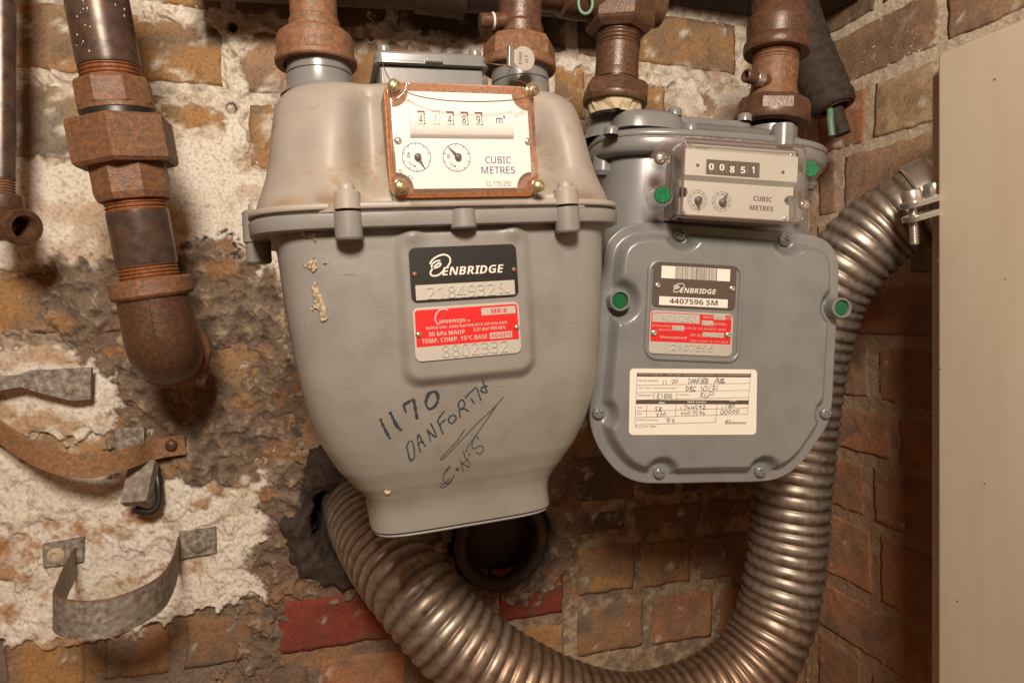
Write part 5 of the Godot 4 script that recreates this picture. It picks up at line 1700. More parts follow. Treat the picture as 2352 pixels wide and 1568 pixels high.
	slab(mb, circle(Vector2(-0.00493, -0.18391), 0.0012, 10), 0.05, big_front(Vector2(-0.00493, -0.18391).x, Vector2(-0.00493, -0.18391).y) + 0.0003)
	part("initials_lettering", mb, mats["ink_pen"], o)
	# scuffs in the paint
	mb = MB.new()
	var own := RandomNumberGenerator.new()
	own.seed = 17
	for k in 34:
		var c0 := Vector2(own.randf_range(-0.095, 0.10), own.randf_range(-0.19, -0.025))
		var a := own.randf_range(-2.2, 0.6)
		var l := own.randf_range(0.0008, 0.007) if k > 8 else own.randf_range(0.006, 0.016)
		if absf(c0.x - 0.006) < 0.05 and c0.y > -0.12:
			continue
		ink(mb, [PackedVector2Array([c0, c0 + Vector2(cos(a), sin(a)) * l * 0.5 + Vector2(0.0004, 0), c0 + Vector2(cos(a), sin(a)) * l])], own.randf_range(0.00018, 0.00042), big_front)
	part("scratch_marking", mb, mats["grey_print"], o).set_meta("kind", "stuff")
	# dried mortar splashed down the left of the case
	mb = MB.new()
	var f := func(u: float, v: float) -> Vector3:
		var a := Vector2(-0.09946, -0.01251)
		var b := Vector2(-0.08159, -0.07675)
		var x := lerpf(a.x, b.x, u)
		var y := lerpf(a.y, b.y, v)
		var n := mid.get_noise_2d(x * 1.4, y * 1.4 + 9.0)
		var k := fine.get_noise_2d(x, y)
		var spine := lerpf(0.30, 0.62, v) + 0.1 * sin(v * 9.0)
		var mass: float = exp(-pow((u - spine) / 0.17, 2.0)) * (0.55 + 0.45 * smoothstep(0.45, 0.75, v)) * smoothstep(0.0, 0.08, v) * smoothstep(1.0, 0.92, v)
		var t := mass - 0.50 + n * 1.0 + k * 0.55
		return Vector3(x, y, big_front(x, y) + clampf(t * 0.008, -0.002, 0.0016) + 0.0004 * k)
	var crust := func(p: Vector3) -> Color:
		return Color(0.50, 0.41, 0.29).lerp(Color(0.26, 0.19, 0.12), smoothstep(-0.1, 0.35, fine.get_noise_2d(p.x * 1.5, p.y * 1.5)))
	grid(mb, 70, 190, f, false, crust)
	part("dried_mortar", mb, mats["wall"], o)
	mb = MB.new()
	var c := Vector2(-0.05336, -0.1941)
	slab(mb, circle(c, 0.0021, 12), 0.04, big_front(c.x, c.y) + 0.0003)
	part("paint_chip", mb, mats["chipped"], o)


# ---------------------------------------------------------------- the small meter

var sticker_place := Transform3D(Basis.from_euler(Vector3(0, -0.19199, -0.01745)), Vector3(0.29671, -0.08192, 0.3167))


func outline_through(pts: PackedVector2Array, n: int) -> PackedVector2Array:
	# an evenly stepped closed curve through points
	var cv := Curve2D.new()
	cv.bake_interval = 0.001
	var m := pts.size()
	for k in m + 1:
		var p := pts[k % m]
		var a := pts[(k + m - 1) % m]
		var b := pts[(k + 1) % m]
		var d := (b - a).normalized()
		cv.add_point(p, -d * p.distance_to(a) * 0.33, d * p.distance_to(b) * 0.33)
	var out := PackedVector2Array()
	var total := cv.get_baked_length()
	for k in n:
		out.append(cv.sample_baked(total * k / n, true))
	return out


func build_small_meter() -> void:
	var o := thing("gas_meter", "smaller blue grey gas meter with a white paper label under its plates", "gas meter", M2_AT)
	o.rotation_degrees = Vector3(0, -11, -2.7)
	var mb := MB.new()
	# case behind the plate
	loft(mb, [[0.0640, 0.0960, 0.0540], [0.0600, 0.0985, 0.0560], [0.0300, 0.1000, 0.0570], [-0.0100, 0.1010, 0.0575], [-0.1500, 0.1010, 0.0575], [-0.1900, 0.0900, 0.0560], [-0.2150, 0.0700, 0.0540]], -0.0180, 3.4, 200)
	part("case", mb, mats["paint_small"], o)
	for x in [-0.118, 0.083]:
		mb = MB.new()
		mb.xf = Transform3D(Basis(), Vector3(x, 0, 0.018))
		lathe(mb, [Vector2(0.010, 0.062), Vector2(0.010, 0.042), Vector2(0.0075, 0.038), Vector2(0.0, 0.037)], 24)
		part("case_boss", mb, mats["paint_small"], o)
	# top flanges with the chipped seam between them
	mb = MB.new()
	loft(mb, [[0.0520, 0.1000, 0.0570], [0.0522, 0.1080, 0.0660], [0.0540, 0.1115, 0.0695], [0.0580, 0.1128, 0.0708], [0.0640, 0.1130, 0.0710], [0.0655, 0.1122, 0.0702]], -0.0160, 3.0, 240)
	part("case_flange", mb, mats["paint_small"], o)
	mb = MB.new()
	loft(mb, [[0.0652, 0.1115, 0.0695], [0.0672, 0.1117, 0.0697]], -0.0160, 3.0, 240)
	part("chipped_seam", mb, mats["strap"], o)
	mb = MB.new()
	loft(mb, [[0.0669, 0.1122, 0.0702], [0.0682, 0.1130, 0.0710], [0.0710, 0.1128, 0.0708], [0.0732, 0.1110, 0.0690], [0.0748, 0.1060, 0.0640], [0.0765, 0.1000, 0.0580], [0.0800, 0.0955, 0.0530], [0.0838, 0.0920, 0.0490], [0.0868, 0.0860, 0.0430], [0.0882, 0.0780, 0.0350]], -0.0160, 3.0, 240)
	part("top_cap", mb, mats["paint_small"], o)
	# the rounded hump at the left of the cap
	mb = MB.new()
	var hl := Vector3(-0.05636, 0.08767, 0.045)
	loft(mb, [[0.0760, 0.0330, 0.0330], [0.0850, 0.0325, 0.0325], [0.0895, 0.0305, 0.0305], [0.0922, 0.0270, 0.0270], [0.0938, 0.0210, 0.0210]], hl.x - 0.026, 3.0, 96, 0.026)
	part("cap_hump", mb, mats["paint_small"], o)
	# flat valve cover with two screws
	var vr := Rect2(-0.06263, 0.09808, 0.08734, 0.00409)
	mb = MB.new()
	mb.xf = Transform3D(Basis(Vector3.RIGHT, -PI / 2), Vector3(0, 0, 0))
	slab(mb, rrect(Rect2(vr.position.x, -0.026, vr.size.x, 0.060), 0.010), 0.085, Vector3(-0.0251, 0.09807, 0.034).y, 0.002)
	part("valve_cover", mb, mats["paint_small"], o)
	for q in [Vector3(-0.05336, 0.10112, 0.024), Vector3(0.01525, 0.10139, 0.024), Vector3(-0.05189, 0.07567, 0.062), Vector3(-0.12087, 0.07025, 0.055)]:
		mb = MB.new()
		mb.xf = Transform3D(Basis(), Vector3(q.x, q.y, q.z))
		lathe(mb, [Vector2(0.0066, -0.004), Vector2(0.0066, 0.001), Vector2(0.0058, 0.0030), Vector2(0.0036, 0.0040), Vector2(0.0, 0.0043)], 28)
		part("cap_screw", mb, mats["paint_small"], o)
	mb = MB.new()
	var pb := Vector3(0.03117, 0.07837, 0.066)
	mb.xf = Transform3D(Basis(), Vector3(pb.x, 0, pb.z))
	lathe(mb, [Vector2(0.0, 0.0835), Vector2(0.0086, 0.0835), Vector2(0.0095, 0.0825), Vector2(0.0098, 0.0640), Vector2(0.0085, 0.0622), Vector2(0.0, 0.0620)], 32)
	part("plug_boss", mb, mats["paint_small"], o)
	for x in [Vector3(-0.10497, 0.10799, 0).x, Vector3(0.054, 0.11155, 0).x]:
		mb = MB.new()
		mb.xf = Transform3D(Basis(), Vector3(x, 0.075, 0))
		lathe(mb, [Vector2(0.0300, 0.0), Vector2(0.0270, 0.008), Vector2(0.0250, 0.014), Vector2(0.0245, 0.016), Vector2(0.0245, 0.046 if x < -0.05 else 0.024), Vector2(0.0, 0.047 if x < -0.05 else 0.025)], 48)
		part("neck", mb, mats["paint_small"], o)
	small_cover(o)
	small_index(o)
	small_plates(o)
	small_sticker()


func small_cover(o: Node3D) -> void:
	var pts: PackedVector2Array = PackedVector2Array([Vector2(-0.10549, -0.01505), Vector2(-0.08422, -0.01117), Vector2(-0.04551, -0.01075), Vector2(-0.00622, -0.01147), Vector2(0.0336, -0.01181), Vector2(0.05862, -0.01304), Vector2(0.0763, -0.01819), Vector2(0.08585, -0.03077), Vector2(0.08839, -0.04994), Vector2(0.08817, -0.08855), Vector2(0.08754, -0.12714), Vector2(0.08714, -0.16184), Vector2(0.08389, -0.17927), Vector2(0.07448, -0.19491), Vector2(0.06237, -0.21249), Vector2(0.04844, -0.22428), Vector2(0.03189, -0.22997), Vector2(-0.01941, -0.23253), Vector2(-0.07369, -0.23438), Vector2(-0.08913, -0.23245), Vector2(-0.10281, -0.22565), Vector2(-0.11477, -0.21365), Vector2(-0.12417, -0.19903), Vector2(-0.12952, -0.18174), Vector2(-0.12915, -0.15762), Vector2(-0.12712, -0.12042), Vector2(-0.12585, -0.0832), Vector2(-0.1244, -0.04966), Vector2(-0.12083, -0.02899)])
	pts.reverse()
	var n := 240
	var out := outline_through(pts, n)
	var centre := Vector2(-0.022, -0.120)
	var screws := [Vector2(-0.05949, -0.01896), Vector2(0.0356, -0.01841), Vector2(-0.12386, -0.17566), Vector2(0.08134, -0.16937), Vector2(-0.06787, -0.22548), Vector2(0.02332, -0.22238), Vector2(-0.1123, -0.07889), Vector2(0.08515, -0.07591)]
	var coarse := PackedVector2Array()
	for k in range(0, n, 3):
		coarse.append(out[k])
	var cb := bounds(coarse)
	# the dome: a flat rim, a rise, hollows round each screw
	var height := func(p: Vector2) -> float:
		var e := inside(p, coarse, cb) - 0.0075
		for k in screws.size():
			e = minf(e, p.distance_to(screws[k]) - (0.0085 if k < 6 else 0.0115))
		var t := smoothstep(-0.0005, 0.0085, e)
		return 0.0665 + 0.0112 * t
	var mb := MB.new()
	var rings := 78
	var f := func(u: float, v: float) -> Vector3:
		var k := int(round(u * n)) % n
		var s := pow(v, 1.35)
		var p := out[k].lerp(centre, s * 0.999)
		return v3(p, height.call(p))
	grid(mb, n, rings, f, true)
	# rolled edge down to the case
	var back := func(u: float, v: float) -> Vector3:
		var k := int(round(u * n)) % n
		var e := out[(k + 1) % n] - out[(k + n - 1) % n]
		var nn := Vector2(e.y, -e.x).normalized()
		var a := v * PI * 0.5
		if v > 0.7:
			return v3(out[k] + nn * 0.0012, lerpf(0.0650, 0.0530, (v - 0.7) / 0.3))
		return v3(out[k] + nn * 0.0012 * sin(a / 0.7), 0.0650 + 0.0015 * cos(a / 0.7))
	grid(mb, n, 8, back, true)
	part("front_cover", mb, mats["paint_small"], o)
	for k in 6:
		mb = MB.new()
		screw(mb, v3(screws[k], 0.0680), 0.0052, 0.0036, "cross", 0.4 + k * 0.7)
		part("cover_screw", mb, mats["paint_small"], o)
	for k in [6, 7]:
		mb = MB.new()
		mb.xf = Transform3D(Basis(Vector3.RIGHT, PI / 2), v3(screws[k], 0.0665))
		lathe(mb, [Vector2(0.0092, -0.006), Vector2(0.0090, 0.0120), Vector2(0.0084, 0.0130), Vector2(0.0072, 0.0130), Vector2(0.0068, 0.0120), Vector2(0.0068, 0.0090)], 40)
		var b := part("seal_boss", mb, mats["paint_small"], o)
		mb = MB.new()
		mb.xf = Transform3D(Basis(Vector3.RIGHT, PI / 2), v3(screws[k], 0.0665))
		lathe(mb, [Vector2(0.0068, 0.0098), Vector2(0.0062, 0.0108), Vector2(0.0, 0.0108)], 36)
		part("green_seal", mb, mats["green"], b)
		seal_letters(v3(screws[k], 0.0665 + 0.01085), 0.0062, b)


func seal_letters(at: Vector3, r: float, parent: Node3D) -> void:
	var mb := MB.new()
	var k := 0
	for ch in "AMET":
		var a := 1.2 + k * 1.35
		var c := Vector2(at.x + cos(a) * r * 0.58, at.y + sin(a) * r * 0.58)
		text(mb, ch, Rect2(c - Vector2(r, r) * 0.17, Vector2(r, r) * 0.34), at.z, 0.0003, false, 0.0, a - PI / 2)
		k += 1
	part("raised_lettering", mb, mats["green_light"], parent)


func small_index(o: Node3D) -> void:
	var b := Rect2(-0.07392, -0.00959, 0.09955, 0.06378)
	b.size.x += 0.0042
	var mb := MB.new()
	box(mb, Vector3(b.position.x + 0.004, b.position.y + 0.004, 0.040), Vector3(b.end.x - 0.002, b.end.y - 0.003, 0.0800), 0.002)
	part("index_housing", mb, mats["paint_small"], o)
	mb = MB.new()
	slab(mb, rrect(b, 0.005), 0.0805, 0.1080, 0.0018)
	var win := part("index_window", mb, mats["clear"], o)
	mb = MB.new()
	slab(mb, rrect(b.grow(-0.0022), 0.004), 0.0800, 0.0838)
	part("index_back", mb, mats["inside"], o)
	for z in [0.1072, 0.0955, 0.0815]:
		mb = MB.new()
		var rim := rrect(b.grow(-0.0009), 0.0045)
		var pts := []
		for p in rim:
			pts.append(v3(p, z))
		pts.append(v3(rim[0], z))
		pts.append(v3(rim[1], z))
		tube(mb, pts, 0.0010, 8, false)
		part("window_rim", mb, mats["clear_edge"], win)
	# moulded left wall of the window, ribbed
	mb = MB.new()
	for k in 30:
		var y := lerpf(b.position.y + 0.004, b.end.y - 0.004, k / 29.0)
		tube(mb, [Vector3(b.position.x - 0.0001, y, 0.083), Vector3(b.position.x - 0.0001, y, 0.1045)], 0.00045, 5, false)
	part("window_rib", mb, mats["clear_tinted"], win).set_meta("kind", "stuff")
	# clear ear that carries the screw and the seal
	mb = MB.new()
	var ear := PackedVector2Array(PackedVector2Array([Vector2(-0.06682, 0.06398), Vector2(-0.07717, 0.06282), Vector2(-0.08512, 0.05538), Vector2(-0.09176, 0.04281), Vector2(-0.09542, 0.02846), Vector2(-0.09554, 0.01335), Vector2(-0.09254, 0.00448), Vector2(-0.08865, -0.00132), Vector2(-0.08002, -0.00886), Vector2(-0.06758, -0.00831)]))
	ear.reverse()
	slab(mb, ear, 0.0765, 0.0795, 0.0008)
	part("window_ear", mb, mats["clear_tinted"], win)
	var eye := Vector2(-0.08534, 0.04114)
	mb = MB.new()
	mb.xf = Transform3D(Basis(Vector3.RIGHT, PI / 2), v3(eye, 0.0785))
	lathe(mb, [Vector2(0.0078, 0.0), Vector2(0.0078, 0.0095), Vector2(0.0070, 0.0104), Vector2(0.0062, 0.0095), Vector2(0.0062, 0.004)], 36)
	part("screw_cup", mb, mats["clear_tinted"], win)
	mb = MB.new()
	screw(mb, v3(eye, 0.0865), 0.0056, 0.0042, "cross", 0.3)
	part("window_screw", mb, mats["zinc"], o)
	for q in [[Vector2(-0.08481, 0.00907), 0.0775, 0.0945], [Vector2(0.04686, 0.04131), 0.0700, 0.0860]]:
		mb = MB.new()
		mb.xf = Transform3D(Basis(Vector3.RIGHT, PI / 2), v3(q[0], q[1]))
		var tall: float = q[2] - q[1]
		lathe(mb, [Vector2(0.0095, 0.0), Vector2(0.0095, tall * 0.3), Vector2(0.0089, tall * 0.32), Vector2(0.0093, tall * 0.36), Vector2(0.0093, tall * 0.58), Vector2(0.0087, tall * 0.60), Vector2(0.0091, tall * 0.64), Vector2(0.0090, tall + 0.0008), Vector2(0.0080, tall + 0.0018), Vector2(0.0072, tall + 0.0008)], 40)
		var cup := part("seal_cup", mb, mats["clear_tinted"], o)
		mb = MB.new()
		mb.xf = Transform3D(Basis(Vector3.RIGHT, PI / 2), v3(q[0], q[2]))
		lathe(mb, [Vector2(0.0, -0.002), Vector2(0.0071, -0.002), Vector2(0.0071, -0.0005), Vector2(0.0065, 0.0003), Vector2(0.0, 0.0003)], 36)
		part("green_seal", mb, mats["green_light"], cup)
		seal_letters(v3(q[0], q[2] + 0.0004), 0.0066, cup)
	mb = MB.new()
	screw(mb, Vector3(0.04679, 0.01183, 0.078), 0.0046, 0.0030, "cross", 0.8)
	part("window_screw", mb, mats["zinc"], o)
	# the dial plate: a strip, a raised band with the number wheels and a lower panel
	var top := Rect2(-0.07006, 0.0449, 0.09606, 0.00669)
	var band_r := Rect2(-0.07257, 0.02139, 0.09782, 0.02177)
	var lowr := Rect2(-0.07297, -0.00671, 0.09787, 0.03063)
	mb = MB.new()
	slab(mb, rrect(Rect2(top.position.x, top.position.y, top.size.x, top.size.y), 0.002), 0.0970, 0.0985, 0.0003)
	var dial := part("dial_plate", mb, mats["silver_plate"], o)
	mb = MB.new()
	var yt := top.position.y + 0.0022
	var yb := Vector2(-0.02375, 0.02238).y
	var prof := [Vector2(yt + 0.0008, 0.0985), Vector2(yt - 0.0012, 0.1030), Vector2(yb + 0.0026, 0.1030), Vector2(yb - 0.0010, 0.0987)]
	for k in 3:
		var p: Vector2 = prof[k]
		var q: Vector2 = prof[k + 1]
		mb.flat(Vector3(band_r.position.x, p.x, p.y), Vector3(band_r.end.x, p.x, p.y), Vector3(band_r.end.x, q.x, q.y), Vector3(band_r.position.x, q.x, q.y))
	for e in [band_r.position.x, band_r.end.x]:
		mb.flat(Vector3(e, prof[0].x, prof[0].y), Vector3(e, prof[1].x, prof[1].y), Vector3(e, prof[2].x, prof[2].y), Vector3(e, prof[3].x, prof[3].y))
	part("raised_band", mb, mats["silver_plate"], dial)
	mb = MB.new()
	var l := lowr
	var nl := Vector2(-0.06516, 0.01158)
	var nr := Vector2(0.01724, 0.01034)
	var nw := 0.0042
	var ol := PackedVector2Array([Vector2(l.end.x, yb), Vector2(l.position.x, yb), Vector2(l.position.x, nl.y + nw)])
	for k in 9:
		var a := PI * 0.5 - PI * k / 8.0
		ol.append(nl + Vector2(cos(a) * nw - nw, sin(a) * nw))
	ol.append(Vector2(l.position.x, nl.y - nw))
	ol.append(Vector2(l.position.x, l.position.y))
	ol.append(Vector2(l.end.x - 0.003, l.position.y))
	ol.append(Vector2(l.end.x - 0.003, nr.y - nw))
	for k in 9:
		var a := -PI * 0.5 - PI * k / 8.0
		ol.append(nr + Vector2(cos(a) * nw + nw, sin(a) * nw))
	ol.append(Vector2(l.end.x - 0.003, nr.y + nw))
	ol.append(Vector2(l.end.x, nr.y + nw))
	slab(mb, ol, 0.0970, 0.0986, 0.0, true)
	part("lower_panel", mb, mats["silver_plate"], dial)
	for q in [Vector3(-0.06664, 0.0494, 0.0985), Vector3(0.02168, 0.04836, 0.0985), Vector3(-0.06907, -0.00427, 0.0986), Vector3(0.01841, -0.00463, 0.0986)]:
		mb = MB.new()
		screw(mb, q, 0.0020, 0.0014, "plain")
		part("dial_rivet", mb, mats["zinc"], dial)
	for q in [Vector2(-0.05985, 0.03316), Vector2(0.01278, 0.03234)]:
		mb = MB.new()
		slab(mb, circle(q, 0.0014, 16), 0.1025, 0.1032)
		part("pin_hole", mb, mats["brown_plate"], dial)
	var wr := Rect2(-0.05268, 0.0265, 0.04518, 0.01209)
	mb = MB.new()
	slab(mb, rrect(wr, 0.0002, 1), 0.1028, 0.1034)
	part("counter_window", mb, mats["brown_plate"], dial)
	var wheels := MB.new()
	var dig := MB.new()
	var bar := MB.new()
	var shown := "00851"
	var at := [[1142,588,1180,645], [1230,593,1268,650], [1318,612,1356,668], [1407,618,1444,672], [1504,618,1520,678]]
	var rects := [Rect2(-0.05061, 0.03006, 0.00406, 0.00534), Rect2(-0.04168, 0.03008, 0.00407, 0.00535), Rect2(-0.03288, 0.02893, 0.00409, 0.00545), Rect2(-0.0238, 0.02905, 0.004, 0.00547), Rect2(-0.01422, 0.02966, 0.0021, 0.00571)]
	for k in 5:
		var x := wr.position.x + wr.size.x * (0.02 + 0.2 * k)
		slab(wheels, rrect(Rect2(x, wr.position.y + wr.size.y * 0.10, wr.size.x * 0.145, wr.size.y * 0.82), 0.0002, 1), 0.1033, 0.10355)
		text(dig, shown[k], rects[k], 0.10358, 0.00015, true)
		slab(bar, rrect(Rect2(x + wr.size.x * 0.150, wr.position.y + wr.size.y * 0.14, wr.size.x * 0.006, wr.size.y * 0.70), 0.00005, 1), 0.1033, 0.1036)
		if k in [0, 1, 4]:
			slab(bar, rrect(Rect2(x + wr.size.x * 0.05, wr.position.y + wr.size.y * 0.10, wr.size.x * 0.05, wr.size.y * 0.03), 0.00005, 1), 0.1033, 0.1037)
	part("number_wheel", wheels, mats["brown_plate"], dial).set_meta("kind", "stuff")
	part("digit_lettering", dig, mats["white_print"], dial)
	part("wheel_edge_marking", bar, mats["grey_print"], dial).set_meta("kind", "stuff")
	var ink_mb := MB.new()
	text(ink_mb, "B703-W", Rect2(-0.06022, 0.04754, 0.01046, 0.00141), 0.0986, 0.0001, false)
	text(ink_mb, "52142G014", Rect2(0.00095, 0.04684, 0.01483, 0.00123), 0.0986, 0.0001, false)
	text(ink_mb, "CUBIC", Rect2(-0.00934, 0.00826, 0.01603, 0.00391), 0.0987, 0.0001, true)
	text(ink_mb, "METRES", Rect2(-0.01205, 0.00065, 0.02013, 0.00388), 0.0987, 0.0001, true)
	for dl in [[Vector2(-0.05712, 0.00591), Vector2(-0.04897, 0.00643)], [Vector2(-0.03649, 0.00585), Vector2(-0.02838, 0.00636)]]:
		var c: Vector2 = dl[0]
		var r: float = dl[1].x - c.x
		for q in [1.0, 0.74]:
			ring_slab(ink_mb, circle(c, r * q, 48), circle(c, r * q - 0.00028, 48), 0.0984, 0.0988)
		for t in 10:
			var a := TAU * t / 10.0 + 0.2
			var e := Vector2(cos(a), sin(a))
			var s := Vector2(-e.y, e.x) * 0.00014
			slab(ink_mb, PackedVector2Array([c + e * r + s, c + e * r * 0.74 + s, c + e * r * 0.74 - s, c + e * r - s]), 0.0984, 0.09878)
	text(ink_mb, "01", Rect2(-0.0603, 0.0009, 0.00261, 0.00189), 0.0987, 0.0001, false)
	part("dial_lettering", ink_mb, mats["brown_print"], dial)
	for q in [[Vector2(-0.05674, 0.00574), Vector2(-0.05596, -0.00246)], [Vector2(-0.03597, 0.0052), Vector2(-0.0325, 0.01323)]]:
		mb = MB.new()
		var c: Vector2 = q[0]
		var e: Vector2 = (q[1] - c).normalized()
		var s := Vector2(-e.y, e.x)
		mb.xf = Transform3D(Basis(Vector3.RIGHT, PI / 2), v3(c, 0.0986))
		lathe(mb, [Vector2(0.0030, 0.0), Vector2(0.0030, 0.0030), Vector2(0.0022, 0.0038), Vector2(0.0, 0.0040)], 24)
		mb.xf = Transform3D()
		slab(mb, PackedVector2Array([q[1], c + s * 0.0020, c - s * 0.0020]), 0.1000, 0.1012)
		part("pointer", mb, mats["brown_plate"], dial)


func small_plates(o: Node3D) -> void:
	# raised frame pressed round the plates
	var mb := MB.new()
	var fr := rrect(Rect2(-0.08779, -0.12602, 0.08131, 0.08225), 0.0095, 8)
	var pts := []
	for p in fr:
		pts.append(v3(p, 0.0776))
	pts.append(v3(fr[0], 0.0776))
	pts.append(v3(fr[1], 0.0776))
	tube(mb, pts, 0.0021, 14, false)
	part("plate_frame", mb, mats["paint_small"], o)
	mb = MB.new()
	slab(mb, rrect(Rect2(-0.08445, -0.0824, 0.07292, 0.03681), 0.0042), 0.0770, 0.0788, 0.0002)
	var p := part("name_plate", mb, mats["brown_plate"], o)
	p.set_meta("label", "brown name plate with a barcode strip")
	mb = MB.new()
	slab(mb, rrect(Rect2(-0.07775, -0.05807, 0.06045, 0.0104), 0.0002, 1), 0.0785, 0.07895)
	slab(mb, rrect(Rect2(-0.07859, -0.08081, 0.06032, 0.00722), 0.0002, 1), 0.0785, 0.07895)
	part("white_strip", mb, mats["paper"], p).set_meta("kind", "stuff")
	var bars := Rect2(-0.06594, -0.05824, 0.03719, 0.01037)
	mb = MB.new()
	var x := bars.position.x
	var own := RandomNumberGenerator.new()
	own.seed = 91
	while x < bars.end.x:
		var wd: float = [0.00022, 0.00022, 0.00042, 0.00060][own.randi_range(0, 3)]
		slab(mb, rrect(Rect2(x, bars.position.y, wd, bars.size.y), 0.00004, 1), 0.0787, 0.07905)
		x += wd + [0.00022, 0.00030, 0.00050][own.randi_range(0, 2)]
	part("barcode_print", mb, mats["brown_plate"], p)
	plate_text(p, "name_lettering", [["ENBRIDGE", Rect2(-0.06047, -0.06965, 0.03103, 0.00417)]], 0.0789, mats["white_print"], 0.00012, true, 0.2)
	mb = MB.new()
	swirl_logo(mb, Rect2(-0.06661, -0.06945, 0.00963, 0.00746), 0.0787, 0.0006)
	part("logo", mb, mats["white_print"], p)
	plate_text(p, "number_lettering", [["4407596 SM", Rect2(-0.0697, -0.07931, 0.04252, 0.0045)]], 0.0790, mats["brown_plate"], 0.00012)
	for q in [Vector3(-0.08059, -0.06447, 0.0788), Vector3(-0.01507, -0.06405, 0.0788)]:
		mb = MB.new()
		screw(mb, q, 0.0027, 0.0018, "socket")
		part("rivet", mb, mats["zinc"], p)
	mb = MB.new()
	slab(mb, rrect(Rect2(-0.08571, -0.12224, 0.07307, 0.03646), 0.0042), 0.0770, 0.0788, 0.0003)
	p = part("rating_plate", mb, mats["silver_plate"], o)
	p.set_meta("label", "silver and red rating plate with stamped numbers")
	mb = MB.new()
	slab(mb, rrect(Rect2(-0.08467, -0.11191, 0.07035, 0.0247), 0.0012), 0.0785, 0.07895)
	part("red_enamel", mb, mats["red_enamel"], p)
	mb = MB.new()
	for r in [Rect2(-0.08377, -0.09536, 0.04133, 0.00749), Rect2(-0.03003, -0.09127, 0.00991, 0.00432), Rect2(-0.04055, -0.09649, 0.01024, 0.00418), Rect2(-0.06618, -0.10205, 0.01033, 0.00434), Rect2(-0.03916, -0.10643, 0.0187, 0.00408)]:
		slab(mb, rrect(r, 0.0003, 2), 0.0787, 0.0791)
	part("bare_panel", mb, mats["silver_plate"], p).set_meta("kind", "stuff")
	plate_text(p, "rating_lettering", [["MAOP", Rect2(-0.03935, -0.09055, 0.00874, 0.00234)], ["kPa", Rect2(-0.0196, -0.09067, 0.00489, 0.00252)], ["dm³/Rev.", Rect2(-0.03005, -0.09597, 0.01162, 0.00247)], ["American Meter", Rect2(-0.08389, -0.09928, 0.01709, 0.00179)], ["MADE IN USA", Rect2(-0.07785, -0.10265, 0.01108, 0.00176)], ["m³/h @ 125 Pa DIFF. (AIR)", Rect2(-0.05561, -0.10089, 0.03643, 0.00246)], ["APP. NO.", Rect2(-0.05045, -0.10652, 0.01104, 0.00238)], ["TEMP. COMP. @ 15°C BASE", Rect2(-0.0507, -0.11092, 0.03421, 0.00167)]], 0.07895, mats["silver_plate"], 0.0001, false)
	plate_text(p, "maker_lettering", [["Honeywell", Rect2(-0.07618, -0.10948, 0.0228, 0.00271)]], 0.07895, mats["silver_plate"], 0.00012, true)
	plate_text(p, "raised_lettering", [["ACM250", Rect2(-0.07707, -0.09445, 0.03099, 0.00511)], ["35", Rect2(-0.02805, -0.09081, 0.00476, 0.00276)], ["3.14", Rect2(-0.04044, -0.09592, 0.00943, 0.00291)], ["5.5", Rect2(-0.06544, -0.10148, 0.00782, 0.00285)], ["AG-0355", Rect2(-0.03873, -0.10605, 0.01722, 0.00284)], ["2107596", Rect2(-0.06638, -0.11883, 0.0367, 0.00515)]], 0.0790, mats["aluminium"], 0.0006, false)
	for q in [Vector3(-0.08185, -0.10466, 0.079), Vector3(-0.0167, -0.10377, 0.079)]:
		mb = MB.new()
		screw(mb, q, 0.0028, 0.0018, "socket")
		part("rivet", mb, mats["zinc"], p)


